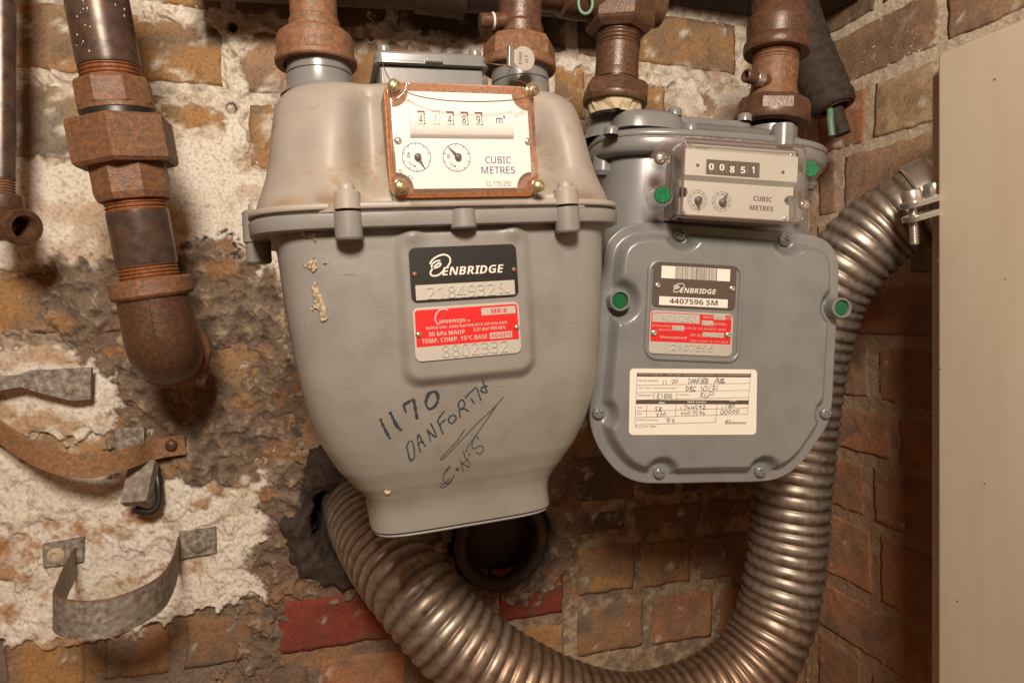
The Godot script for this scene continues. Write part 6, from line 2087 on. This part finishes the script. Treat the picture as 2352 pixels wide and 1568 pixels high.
func small_sticker() -> void:
	# a paper label stuck to the small meter, set a little askew
	var o := thing("paper_label", "white paper service label with a handwritten table, stuck on the smaller meter", "label")
	o.transform = sticker_place
	var mb := MB.new()
	slab(mb, rrect(Rect2(-0.05508, -0.02866, 0.11205, 0.05603), 0.0036), -0.0006, 0.00025)
	var sheet_part := part("sheet", mb, mats["paper"], o)
	mb = MB.new()
	for r in [Rect2(-0.04882, 0.02063, 0.10017, 0.00308), Rect2(-0.0492, -0.00254, 0.09903, 0.00349)]:
		slab(mb, rrect(r, 0.0001, 1), 0.0001, 0.00035)
	part("heading_bar_print", mb, mats["brown_plate"], o)
	mb = MB.new()
	for r in [["DO NOT REMOVE – THIS LABEL CONTAINS IMPORTANT UTILITY INFORMATION", Rect2(-0.04726, 0.02219, 0.09692, 0.00054)], ["Size", Rect2(-0.02956, -0.00203, 0.00496, 0.00171)], ["Meter number", Rect2(-0.00451, -0.00126, 0.01659, 0.0014)], ["Index", Rect2(0.03262, 0.00007, 0.00629, 0.00163)]]:
		text(mb, r[0], r[1], 0.0004, 0.0001, true)
	part("heading_lettering", mb, mats["paper"], o)
	mb = MB.new()
	for r in [["Service address:", Rect2(-0.04764, 0.01651, 0.01772, 0.00157)], ["Date meter installed/exchanged:", Rect2(-0.04773, 0.01049, 0.03394, 0.00127)], ["Technician:", Rect2(-0.04772, 0.00406, 0.01162, 0.00168)], ["Company", Rect2(-0.01292, 0.00447, 0.00982, 0.0017)], ["OFF", Rect2(-0.04803, -0.0063, 0.00444, 0.00152)], ["ON", Rect2(-0.04828, -0.01166, 0.00346, 0.00162)], ["Delivery pressure:", Rect2(-0.04853, -0.01674, 0.01855, 0.00153)], ["IS_L_012.1907", Rect2(-0.0499, -0.02259, 0.01869, 0.00174)]]:
		text(mb, r[0], r[1], 0.0003, 0.0001, false)
	text(mb, "ENBRIDGE", Rect2(0.0321, -0.01937, 0.0156, 0.00166), 0.0003, 0.0001, true, 0.2)
	swirl_logo(mb, Rect2(0.02914, -0.01975, 0.0046, 0.00388), 0.0001, 0.0004)
	part("form_lettering", mb, mats["brown_print"], o)
	mb = MB.new()
	ink(mb, [PackedVector2Array([Vector2(-0.04882, 0.02372), Vector2(-0.04992, -0.01999)]), PackedVector2Array([Vector2(0.05126, 0.02599), Vector2(0.04876, -0.01101)]), PackedVector2Array([Vector2(-0.04883, 0.01329), Vector2(0.05073, 0.01552)]), PackedVector2Array([Vector2(-0.04892, 0.00707), Vector2(0.05033, 0.00953)]), PackedVector2Array([Vector2(-0.04901, 0.00086), Vector2(0.04993, 0.00335)]), PackedVector2Array([Vector2(-0.04923, -0.0087), Vector2(0.04907, -0.00575)]), PackedVector2Array([Vector2(-0.04943, -0.01396), Vector2(0.04876, -0.01091)]), PackedVector2Array([Vector2(-0.04992, -0.01999), Vector2(0.02043, -0.01791)]), PackedVector2Array([Vector2(-0.01408, 0.00722), Vector2(-0.01432, 0.0012)]), PackedVector2Array([Vector2(-0.03991, -0.00342), Vector2(-0.04022, -0.01377)]), PackedVector2Array([Vector2(-0.0144, -0.00289), Vector2(-0.01497, -0.01318)]), PackedVector2Array([Vector2(0.02175, -0.00159), Vector2(0.02043, -0.01791)])], 0.00032, func(_x, _y): return 0.0)
	part("table_line_print", mb, mats["brown_print"], o)
	mb = MB.new()
	ink(mb, [PackedVector2Array([Vector2(-0.02639, 0.01797), Vector2(-0.02557, 0.01351)]), PackedVector2Array([Vector2(-0.02367, 0.01775), Vector2(-0.02335, 0.01352)]), PackedVector2Array([Vector2(-0.01946, 0.01705), Vector2(-0.01575, 0.01779), Vector2(-0.0189, 0.01345)]), PackedVector2Array([Vector2(-0.01819, 0.01562), Vector2(-0.01597, 0.01587)]), PackedVector2Array([Vector2(-0.01575, 0.01779), Vector2(-0.01403, 0.01838), Vector2(-0.01327, 0.01757), Vector2(-0.01473, 0.01588), Vector2(-0.01621, 0.01563), Vector2(-0.01473, 0.01588), Vector2(-0.01309, 0.01565)]), PackedVector2Array([Vector2(-0.00337, 0.01956), Vector2(-0.00403, 0.01473)]), PackedVector2Array([Vector2(-0.00411, 0.01955), Vector2(-0.00108, 0.01692), Vector2(-0.00353, 0.01474)]), PackedVector2Array([Vector2(-0.00105, 0.01499), Vector2(-0.00012, 0.01885), Vector2(0.00119, 0.01524)]), PackedVector2Array([Vector2(-0.00082, 0.01644), Vector2(0.00092, 0.01669)]), PackedVector2Array([Vector2(0.00144, 0.01524), Vector2(0.00162, 0.01911), Vector2(0.00319, 0.01525), Vector2(0.00361, 0.01936)]), PackedVector2Array([Vector2(0.00443, 0.01526), Vector2(0.00462, 0.01912), Vector2(0.00661, 0.01962)]), PackedVector2Array([Vector2(0.0045, 0.01743), Vector2(0.00614, 0.01769)]), PackedVector2Array([Vector2(0.00713, 0.01793), Vector2(0.00668, 0.01552), Vector2(0.00818, 0.01552), Vector2(0.00838, 0.01842), Vector2(0.00712, 0.01866)]), PackedVector2Array([Vector2(0.00893, 0.01504), Vector2(0.00861, 0.01939), Vector2(0.01061, 0.01916), Vector2(0.00914, 0.01746), Vector2(0.01093, 0.0153)]), PackedVector2Array([Vector2(0.01035, 0.01964), Vector2(0.01287, 0.01893)]), PackedVector2Array([Vector2(0.01146, 0.01941), Vector2(0.01093, 0.01506)]), PackedVector2Array([Vector2(0.01212, 0.01869), Vector2(0.01154, 0.01482)]), PackedVector2Array([Vector2(0.01337, 0.01894), Vector2(0.01294, 0.01483)]), PackedVector2Array([Vector2(0.01166, 0.01675), Vector2(0.01341, 0.01691)]), PackedVector2Array([Vector2(0.01844, 0.01534), Vector2(0.02162, 0.0202), Vector2(0.02171, 0.01536)]), PackedVector2Array([Vector2(0.01942, 0.0168), Vector2(0.02192, 0.0173)]), PackedVector2Array([Vector2(0.02214, 0.01948), Vector2(0.02347, 0.01537), Vector2(0.02465, 0.01949)]), PackedVector2Array([Vector2(0.02491, 0.01925), Vector2(0.02472, 0.01562)]), PackedVector2Array([Vector2(0.02466, 0.01901), Vector2(0.02742, 0.01912), Vector2(0.02544, 0.01732), Vector2(0.02798, 0.01612), Vector2(0.02497, 0.01562)]), PackedVector2Array([Vector2(-0.00589, 0.01304), Vector2(-0.00615, 0.00797)]), PackedVector2Array([Vector2(-0.00624, 0.01303), Vector2(-0.00397, 0.01112), Vector2(-0.00581, 0.0087)]), PackedVector2Array([Vector2(-0.00225, 0.01281), Vector2(-0.00292, 0.00823)]), PackedVector2Array([Vector2(-0.00225, 0.01281), Vector2(-0.0005, 0.01248), Vector2(-0.00222, 0.01088), Vector2(0.00006, 0.00873), Vector2(-0.00292, 0.00823)]), PackedVector2Array([Vector2(0.00273, 0.01284), Vector2(0.00051, 0.01162), Vector2(0.0008, 0.00921), Vector2(0.00255, 0.00898)]), PackedVector2Array([Vector2(0.00737, 0.0131), Vector2(0.00805, 0.00866)]), PackedVector2Array([Vector2(0.01047, 0.01312), Vector2(0.00925, 0.01118), Vector2(0.00979, 0.00877), Vector2(0.01203, 0.00974), Vector2(0.01223, 0.0124), Vector2(0.01047, 0.01312)]), PackedVector2Array([Vector2(0.01571, 0.01411), Vector2(0.01379, 0.00903)]), PackedVector2Array([Vector2(0.01699, 0.01267), Vector2(0.01847, 0.01365), Vector2(0.01925, 0.01244), Vector2(0.01728, 0.01025), Vector2(0.01978, 0.01051)]), PackedVector2Array([Vector2(0.02149, 0.01366), Vector2(0.02105, 0.00979)])], 0.00042, func(_x, _y): return 0.0)
	ink(mb, [PackedVector2Array([Vector2(-0.03285, 0.00666), Vector2(-0.03505, 0.00545), Vector2(-0.03354, 0.00378), Vector2(-0.03498, 0.00162)]), PackedVector2Array([Vector2(-0.03063, 0.00667), Vector2(-0.03128, 0.00139)]), PackedVector2Array([Vector2(-0.03088, 0.00643), Vector2(-0.02889, 0.00572), Vector2(-0.03059, 0.00403), Vector2(-0.02908, 0.00236), Vector2(-0.03128, 0.00139)]), PackedVector2Array([Vector2(-0.0262, 0.00669), Vector2(-0.02765, 0.00548), Vector2(-0.02639, 0.00381), Vector2(-0.02735, 0.00212)]), PackedVector2Array([Vector2(-0.02446, 0.00622), Vector2(-0.02489, 0.00237)]), PackedVector2Array([Vector2(-0.02446, 0.00622), Vector2(-0.02272, 0.00574), Vector2(-0.02418, 0.0043), Vector2(-0.02242, 0.00286), Vector2(-0.02489, 0.00237)]), PackedVector2Array([Vector2(-0.02174, 0.00647), Vector2(-0.02167, 0.00238)]), PackedVector2Array([Vector2(-0.02001, 0.00647), Vector2(-0.02122, 0.00455), Vector2(-0.0192, 0.00263)]), PackedVector2Array([Vector2(-0.01877, 0.00624), Vector2(-0.01997, 0.00383), Vector2(-0.0192, 0.00239), Vector2(-0.01823, 0.00384), Vector2(-0.01877, 0.00624)]), PackedVector2Array([Vector2(0.00732, 0.00707), Vector2(0.0069, 0.00296)]), PackedVector2Array([Vector2(0.00732, 0.00707), Vector2(0.00933, 0.00683), Vector2(0.00736, 0.00513), Vector2(0.00964, 0.00321)]), PackedVector2Array([Vector2(0.01207, 0.00733), Vector2(0.01035, 0.00539), Vector2(0.0109, 0.00273), Vector2(0.01289, 0.00346), Vector2(0.01262, 0.00467), Vector2(0.01137, 0.00442)]), PackedVector2Array([Vector2(0.01457, 0.00782), Vector2(0.01389, 0.00323)]), PackedVector2Array([Vector2(0.01432, 0.00782), Vector2(0.01833, 0.0076), Vector2(0.01811, 0.00566), Vector2(0.01436, 0.00516)]), PackedVector2Array([Vector2(-0.02994, -0.0046), Vector2(-0.03263, -0.00581), Vector2(-0.03088, -0.00748), Vector2(-0.03233, -0.0094)]), PackedVector2Array([Vector2(-0.0287, -0.00508), Vector2(-0.02938, -0.00868)]), PackedVector2Array([Vector2(-0.02895, -0.00532), Vector2(-0.02696, -0.00579), Vector2(-0.02867, -0.00676), Vector2(-0.02717, -0.00796), Vector2(-0.02938, -0.00868)]), PackedVector2Array([Vector2(-0.0291, -0.01036), Vector2(-0.03131, -0.01108), Vector2(-0.03006, -0.01228), Vector2(-0.03152, -0.01348)]), PackedVector2Array([Vector2(-0.02807, -0.01324), Vector2(-0.02739, -0.00964), Vector2(-0.02587, -0.01203), Vector2(-0.02419, -0.00915), Vector2(-0.02387, -0.01323)]), PackedVector2Array([Vector2(-0.0104, -0.00456), Vector2(-0.01011, -0.00697)]), PackedVector2Array([Vector2(-0.00768, -0.00383), Vector2(-0.00545, -0.00359), Vector2(-0.00712, -0.00769)]), PackedVector2Array([Vector2(-0.00395, -0.00407), Vector2(-0.00467, -0.00575), Vector2(-0.00243, -0.00575)]), PackedVector2Array([Vector2(-0.00295, -0.0043), Vector2(-0.00315, -0.0072)]), PackedVector2Array([Vector2(-0.00047, -0.00382), Vector2(-0.00118, -0.00575), Vector2(0.0013, -0.0055)]), PackedVector2Array([Vector2(0.00078, -0.00406), Vector2(0.00034, -0.00719)]), PackedVector2Array([Vector2(0.00451, -0.00357), Vector2(0.00252, -0.00381), Vector2(0.0023, -0.00526), Vector2(0.00405, -0.00574), Vector2(0.00308, -0.00743)]), PackedVector2Array([Vector2(0.00701, -0.00332), Vector2(0.00577, -0.00405), Vector2(0.00679, -0.00501), Vector2(0.00751, -0.00356), Vector2(0.00682, -0.00694)]), PackedVector2Array([Vector2(0.00876, -0.0038), Vector2(0.01051, -0.00355), Vector2(0.01053, -0.00476), Vector2(0.00881, -0.00645), Vector2(0.01131, -0.00621)])], 0.00042, func(_x, _y): return 0.0)
	ink(mb, [PackedVector2Array([Vector2(-0.00983, -0.00913), Vector2(-0.01005, -0.01082), Vector2(-0.00806, -0.01058)]), PackedVector2Array([Vector2(-0.00859, -0.00913), Vector2(-0.00878, -0.01202)]), PackedVector2Array([Vector2(-0.00685, -0.00889), Vector2(-0.00732, -0.01058), Vector2(-0.00508, -0.01033)]), PackedVector2Array([Vector2(-0.00561, -0.00889), Vector2(-0.0058, -0.01226)]), PackedVector2Array([Vector2(-0.00287, -0.00864), Vector2(-0.00434, -0.01033), Vector2(-0.00357, -0.01154), Vector2(-0.0021, -0.01033), Vector2(-0.00287, -0.00864)]), PackedVector2Array([Vector2(-0.00012, -0.00936), Vector2(0.00211, -0.00888), Vector2(0.00043, -0.0125)]), PackedVector2Array([Vector2(0.00485, -0.00863), Vector2(0.00311, -0.00888), Vector2(0.00288, -0.01008), Vector2(0.00439, -0.01081), Vector2(0.00341, -0.01201)]), PackedVector2Array([Vector2(0.00709, -0.00839), Vector2(0.00611, -0.00911), Vector2(0.00687, -0.01008), Vector2(0.00785, -0.00863), Vector2(0.00715, -0.01177)]), PackedVector2Array([Vector2(0.01009, -0.00838), Vector2(0.00888, -0.01032), Vector2(0.0099, -0.01153), Vector2(0.01088, -0.01056), Vector2(0.00937, -0.01008)]), PackedVector2Array([Vector2(0.02606, -0.00376), Vector2(0.02611, -0.00642)]), PackedVector2Array([Vector2(0.0283, -0.00254), Vector2(0.03081, -0.00205), Vector2(0.02911, -0.00569)]), PackedVector2Array([Vector2(0.03384, -0.00229), Vector2(0.0321, -0.0035), Vector2(0.03389, -0.00471), Vector2(0.03239, -0.00593), Vector2(0.03186, -0.00447), Vector2(0.03386, -0.00326)]), PackedVector2Array([Vector2(0.0356, -0.00204), Vector2(0.03437, -0.00374), Vector2(0.03515, -0.0052), Vector2(0.03639, -0.00374), Vector2(0.0356, -0.00204)]), PackedVector2Array([Vector2(0.03738, -0.00228), Vector2(0.03717, -0.00471)]), PackedVector2Array([Vector2(0.02637, -0.00715), Vector2(0.0249, -0.00909), Vector2(0.02543, -0.01103), Vector2(0.02742, -0.00957), Vector2(0.02637, -0.00715)]), PackedVector2Array([Vector2(0.0299, -0.00715), Vector2(0.02816, -0.00884), Vector2(0.02895, -0.01054), Vector2(0.03094, -0.00908), Vector2(0.0299, -0.00715)]), PackedVector2Array([Vector2(0.03342, -0.00714), Vector2(0.03194, -0.00884), Vector2(0.03247, -0.01029), Vector2(0.03421, -0.00884), Vector2(0.03342, -0.00714)]), PackedVector2Array([Vector2(0.03695, -0.00704), Vector2(0.03547, -0.00859), Vector2(0.03625, -0.01005), Vector2(0.03774, -0.00859), Vector2(0.03695, -0.00704)]), PackedVector2Array([Vector2(0.04048, -0.00664), Vector2(0.03874, -0.00835), Vector2(0.03953, -0.0098), Vector2(0.04127, -0.00834), Vector2(0.04048, -0.00664)]), PackedVector2Array([Vector2(-0.0231, -0.01515), Vector2(-0.01989, -0.01467), Vector2(-0.02181, -0.01828)]), PackedVector2Array([Vector2(-0.02233, -0.01684), Vector2(-0.02011, -0.01635)]), PackedVector2Array([Vector2(-0.01943, -0.01828), Vector2(-0.01923, -0.01866)]), PackedVector2Array([Vector2(-0.01543, -0.01515), Vector2(-0.01765, -0.01563), Vector2(-0.01763, -0.0166), Vector2(-0.01588, -0.01732), Vector2(-0.01684, -0.01924)])], 0.00042, func(_x, _y): return 0.0)
	part("handwriting_lettering", mb, mats["ink_pen"], o)


# ---------------------------------------------------------------- risers, seal

func riser(called: String, label: String, base: Vector3, up: Vector3) -> Node3D:
	var o := thing(called, label, "pipe", base, "rusty risers above the two meters")
	o.transform = at_axis(base, up)
	return o


func build_risers() -> void:
	var up1 := Vector3(-0.055, 1.0, 0.0)
	# left riser of the big meter
	var b := Vector3(-0.00931, 0.18041, 0.29)
	var o := riser("gas_riser", "rusty riser with a flared swivel nut on the big meter's left neck", b, up1)
	var mb := MB.new()
	lathe(mb, [Vector2(0.0238, -0.002), Vector2(0.0238, -0.0008), Vector2(0.0290, -0.0012), Vector2(0.0298, 0.0), Vector2(0.0298, 0.0030), Vector2(0.0285, 0.0045), Vector2(0.0281, 0.0060), Vector2(0.0281, 0.0175), Vector2(0.0270, 0.0205), Vector2(0.0240, 0.0230), Vector2(0.0190, 0.0245)], 60, false, 0.0, 0.92)
	part("swivel_nut", mb, mats["rust"], o)
	mb = MB.new()
	lathe(mb, [Vector2(0.0180, 0.0235), Vector2(0.0186, 0.0245), Vector2(0.0186, 0.0320), Vector2(0.0178, 0.0330), Vector2(0.0172, 0.0335)], 48)
	part("pipe_end", mb, mats["rust"], o)
	mb = MB.new()
	lathe(mb, [Vector2(0.0172, 0.033), Vector2(0.0172, 0.20), Vector2(0.0, 0.20)], 48)
	part("pipe", mb, mats["rust"], o)
	# right riser of the big meter
	b = Vector3(0.15021, 0.1942, 0.29)
	o = riser("gas_riser", "rusty riser behind the round seal tag, with a stub pin to its left", b, Vector3(0.02, 1.0, 0.0))
	mb = MB.new()
	lathe(mb, [Vector2(0.0236, -0.003), Vector2(0.0240, -0.0012), Vector2(0.0296, -0.0016), Vector2(0.0305, 0.0), Vector2(0.0305, 0.0045), Vector2(0.0292, 0.0060)], 60, false, 0.0, 0.92)
	lathe(mb, [Vector2(0.0300, 0.0055), Vector2(0.0300, 0.0170), Vector2(0.0270, 0.0225), Vector2(0.0205, 0.0250)], 8, true, 0.2)
	part("swivel_nut", mb, mats["rust"], o)
	mb = MB.new()
	lathe(mb, [Vector2(0.0192, 0.0240), Vector2(0.0198, 0.0255), Vector2(0.0198, 0.0335), Vector2(0.0190, 0.0350), Vector2(0.0178, 0.0365), Vector2(0.0180, 0.14), Vector2(0.0, 0.14)], 48)
	part("pipe", mb, mats["dark_rust"], o)
	mb = MB.new()
	var c: Vector3 = o.transform.affine_inverse() * Vector3(0.11673, 0.22576, 0.3)
	mb.xf = at_axis(Vector3(-0.015, c.y + 0.003, 0.010), c - Vector3(-0.015, c.y + 0.003, 0.010))
	lathe(mb, [Vector2(0.0062, 0.0), Vector2(0.0062, 0.0100), Vector2(0.0064, 0.0105)], 24)
	lathe(mb, [Vector2(0.0060, 0.0110), Vector2(0.0060, 0.0200), Vector2(0.0050, 0.0215), Vector2(0.0, 0.0215)], 24)
	part("stub_pin", mb, mats["dark_rust"], o)
	mb = MB.new()
	mb.xf = at_axis(Vector3(-0.015, c.y + 0.003, 0.010), c - Vector3(-0.015, c.y + 0.003, 0.010))
	lathe(mb, [Vector2(0.0060, 0.0095), Vector2(0.0066, 0.0100), Vector2(0.0066, 0.0110), Vector2(0.0060, 0.0115)], 24)
	part("paint_ring", mb, mats["white_print"], o)
	# left riser of the small meter
	b = Vector3(0.25625, 0.18748, 0.25)
	var t := Vector3(0.26253, 0.28617, 0.25)
	var per := b.distance_to(t) / 240.0
	o = riser("gas_riser", "dark riser with two hexagonal nuts above chipped paint on the small meter", b, t - b)
	var s := func(py: float) -> float: return (240.0 - py) * per
	mb = MB.new()
	lathe(mb, [Vector2(0.024, s.call(242)), Vector2(0.0290, s.call(242)), Vector2(0.0300, s.call(238)), Vector2(0.0300, s.call(229))], 48)
	lathe(mb, [Vector2(0.0296, s.call(231)), Vector2(0.0310, s.call(229)), Vector2(0.0310, s.call(204)), Vector2(0.0280, s.call(194)), Vector2(0.0215, s.call(190))], 6, true, 0.75)
	part("swivel_nut", mb, mats["dark_rust"], o)
	mb = MB.new()
	lathe(mb, [Vector2(0.0196, s.call(196)), Vector2(0.0199, s.call(190)), Vector2(0.0199, s.call(184))], 40)
	part("black_ring", mb, mats["black"], o)
	mb = MB.new()
	lathe(mb, [Vector2(0.0205, s.call(186)), Vector2(0.0205, s.call(172)), Vector2(0.0200, s.call(168)), Vector2(0.0200, s.call(112))], 40)
	part("nipple", mb, mats["dark_rust"], o)
	mb = MB.new()
	lathe(mb, thread_profile(0.0206, s.call(114), s.call(76), 0.0036, 0.0014), 40)
	part("thread", mb, mats["dark_rust"], o)
	mb = MB.new()
	lathe(mb, [Vector2(0.021, s.call(80)), Vector2(0.0260, s.call(80)), Vector2(0.0312, s.call(68)), Vector2(0.0325, s.call(62)), Vector2(0.0325, s.call(-90)), Vector2(0.0, s.call(-90))], 6, true, 0.55)
	part("tee_hexagon", mb, mats["dark_rust"], o)
	mb = MB.new()
	mb.xf = at_axis(Vector3(0, s.call(2), 0), Vector3(1, 0.05, 0.0))
	lathe(mb, [Vector2(0.0190, -0.105), Vector2(0.0190, -0.060), Vector2(0.0225, -0.058), Vector2(0.0225, -0.024), Vector2(0.0190, -0.022), Vector2(0.0190, 0.040), Vector2(0.0, 0.04)], 36)
	part("branch_pipe", mb, mats["dark_rust"], o)
	mb = MB.new()
	var chips := func(u: float, v: float) -> Vector3:
		var a := u * TAU
		var y := lerpf(s.call(268), s.call(239), v)
		var r := 0.0242 + clampf(low.get_noise_2d(cos(a) * 0.16 + 3.0, sin(a) * 0.16 + y * 2.0) * 0.006 + (v - 0.72) * 0.004 + mid.get_noise_2d(a * 0.05, y) * 0.002, -0.002, 0.0012)
		return Vector3(cos(a) * r, y, sin(a) * r)
	grid(mb, 90, 24, chips, true)
	part("chipped_collar", mb, mats["chipped"], o)
	# right riser of the small meter
	b = Vector3(0.43015, 0.18388, 0.25)
	t = Vector3(0.44176, 0.31103, 0.25)
	per = b.distance_to(t) / 284.0
	o = riser("gas_riser", "rusty riser with a ringed coupling on the small meter's right neck", b, t - b)
	var s2 := func(py: float) -> float: return (284.0 - py) * per
	mb = MB.new()
	lathe(mb, [Vector2(0.024, s2.call(290)), Vector2(0.0345, s2.call(289)), Vector2(0.0360, s2.call(284)), Vector2(0.0360, s2.call(272))], 48)
	lathe(mb, [Vector2(0.0350, s2.call(274)), Vector2(0.0365, s2.call(271)), Vector2(0.0365, s2.call(248)), Vector2(0.0335, s2.call(236)), Vector2(0.0235, s2.call(230))], 8, true, 0.9)
	part("swivel_nut", mb, mats["dark_rust"], o)
	mb = MB.new()
	lathe(mb, [Vector2(0.0240, s2.call(240)), Vector2(0.0240, s2.call(220)), Vector2(0.0225, s2.call(214)), Vector2(0.0218, s2.call(205)), Vector2(0.0222, s2.call(148))], 44)
	part("nipple", mb, mats["rust"], o)
	mb = MB.new()
	lathe(mb, thread_profile(0.0226, s2.call(150), s2.call(118), 0.0036, 0.0014), 44)
	part("thread", mb, mats["rust"], o)
	mb = MB.new()
	lathe(mb, [Vector2(0.023, s2.call(126)), Vector2(0.0310, s2.call(126)), Vector2(0.0322, s2.call(121)), Vector2(0.0322, s2.call(106)), Vector2(0.0306, s2.call(100)), Vector2(0.0288, s2.call(96)), Vector2(0.0300, s2.call(80)), Vector2(0.0308, s2.call(62)), Vector2(0.0296, s2.call(46)), Vector2(0.0258, s2.call(34)), Vector2(0.0250, s2.call(22)), Vector2(0.0272, s2.call(14)), Vector2(0.0272, s2.call(2)), Vector2(0.0262, s2.call(-2)), Vector2(0.0262, s2.call(-90)), Vector2(0.0, s2.call(-90))], 48)
	part("coupling", mb, mats["dark_rust"], o)
	mb = MB.new()
	c = o.transform.affine_inverse() * Vector3(0.3791, 0.2259, 0.262)
	mb.xf = at_axis(Vector3(-0.016, c.y, 0.010), c - Vector3(-0.016, c.y, 0.010))
	lathe(mb, [Vector2(0.0064, 0.0), Vector2(0.0064, 0.0120)], 24)
	lathe(mb, [Vector2(0.0062, 0.0120), Vector2(0.0066, 0.0125), Vector2(0.0066, 0.0260), Vector2(0.0058, 0.0270), Vector2(0.0045, 0.0265), Vector2(0.0040, 0.018), Vector2(0.0, 0.018)], 24)
	part("stub_pin", mb, mats["dark_rust"], o)
	mb = MB.new()
	mb.xf = at_axis(Vector3(-0.016, c.y, 0.010), c - Vector3(-0.016, c.y, 0.010))
	lathe(mb, [Vector2(0.0064, 0.0060), Vector2(0.0068, 0.0065), Vector2(0.0068, 0.0140), Vector2(0.0064, 0.0145)], 24)
	part("bright_ring", mb, mats["zinc"], o)
	build_seal()
	# iron ring hanging from the tee
	o = thing("iron_ring", "small oval iron ring hanging at the top edge beside the hexagonal tee", "ring")
	mb = MB.new()
	var ring := []
	for k in 25:
		var a := TAU * k / 24.0
		ring.append(Vector3(0.21735, 0.26646, 0.272) + Vector3(cos(a) * 0.0058, sin(a) * 0.0092, cos(a) * 0.002))
	tube(mb, ring, 0.0015, 10, false)
	part("ring", mb, mats["patina"], o)


func build_seal() -> void:
	var o := thing("seal_tag", "round metal seal tag stamped ENB 01, wired to the window screws of the big meter", "seal tag")
	var at := Vector3(0.14053, 0.18532, 0.335)
	var tilt := Transform3D(Basis(Vector3(0, 0, 1), 0.04) * Basis(Vector3.UP, 0.18) * Basis(Vector3.RIGHT, 0.12), at)
	var mb := MB.new()
	mb.xf = tilt
	var out := circle(Vector2.ZERO, 0.0088, 40)
	var cut := PackedVector2Array()
	for p in out:
		if p.x > -0.0065:
			cut.append(p)
		else:
			cut.append(Vector2(-0.0090, clampf(p.y * 0.85, -0.0042, 0.0042)))
	slab(mb, cut, -0.0004, 0.0004, 0.0002)
	var disc := part("disc", mb, mats["silver_plate"], o)
	mb = MB.new()
	mb.xf = tilt
	text(mb, "ENB", Rect2(-0.0078, -0.0016, 0.0086, 0.0028), 0.0005, 0.0002, false, 0.0, PI / 2)
	text(mb, "01", Rect2(-0.0008, -0.0018, 0.0048, 0.0030), 0.0005, 0.0002, false, 0.0, PI / 2)
	part("stamped_lettering", mb, mats["grey_print"], disc)
	mb = MB.new()
	mb.xf = tilt
	box(mb, Vector3(-0.0138, -0.0078, -0.0018), Vector3(-0.0090, 0.0072, 0.0018), 0.0013)
	part("crimp_block", mb, mats["zinc"], o)
	mb = MB.new()
	tube(mb, smooth_path([Vector3(0.12966, 0.17593, 0.336), Vector3(0.12406, 0.1676, 0.345), Vector3(0.12466, 0.16267, 0.352), Vector3(0.13106, 0.15538, 0.366), Vector3(0.1295, 0.14266, 0.39)], 0.002), 0.0004, 6)
	tube(mb, smooth_path([Vector3(0.13097, 0.19141, 0.335), Vector3(0.13029, 0.19523, 0.335), Vector3(0.13267, 0.19747, 0.335), Vector3(0.13471, 0.19543, 0.335), Vector3(0.13369, 0.19238, 0.335)], 0.001), 0.0005, 6)
	tube(mb, smooth_path([Vector3(0.04393, 0.13433, 0.389), Vector3(0.05153, 0.13023, 0.393), Vector3(0.06602, 0.12792, 0.396), Vector3(0.08501, 0.12796, 0.398), Vector3(0.10807, 0.13097, 0.397), Vector3(0.12219, 0.13522, 0.394), Vector3(0.12953, 0.14069, 0.389)], 0.002), 0.0004, 6)
	tube(mb, smooth_path([Vector3(0.03697, 0.13955, 0.386), Vector3(0.03684, 0.15878, 0.35), Vector3(0.0352, 0.18316, 0.318), Vector3(0.0374, 0.18786, 0.314), Vector3(0.04119, 0.18894, 0.314), Vector3(0.05236, 0.18959, 0.314), Vector3(0.06857, 0.18983, 0.314), Vector3(0.08345, 0.18989, 0.314), Vector3(0.09561, 0.19038, 0.312)], 0.002), 0.0004, 6)
	tube(mb, smooth_path([Vector3(0.10919, 0.1945, 0.314), Vector3(0.11016, 0.18763, 0.32), Vector3(0.11211, 0.18144, 0.33), Vector3(0.11858, 0.17796, 0.336), Vector3(0.12865, 0.17906, 0.336)], 0.002), 0.0004, 6)
	part("seal_wire_lace", mb, mats["copper"], o)
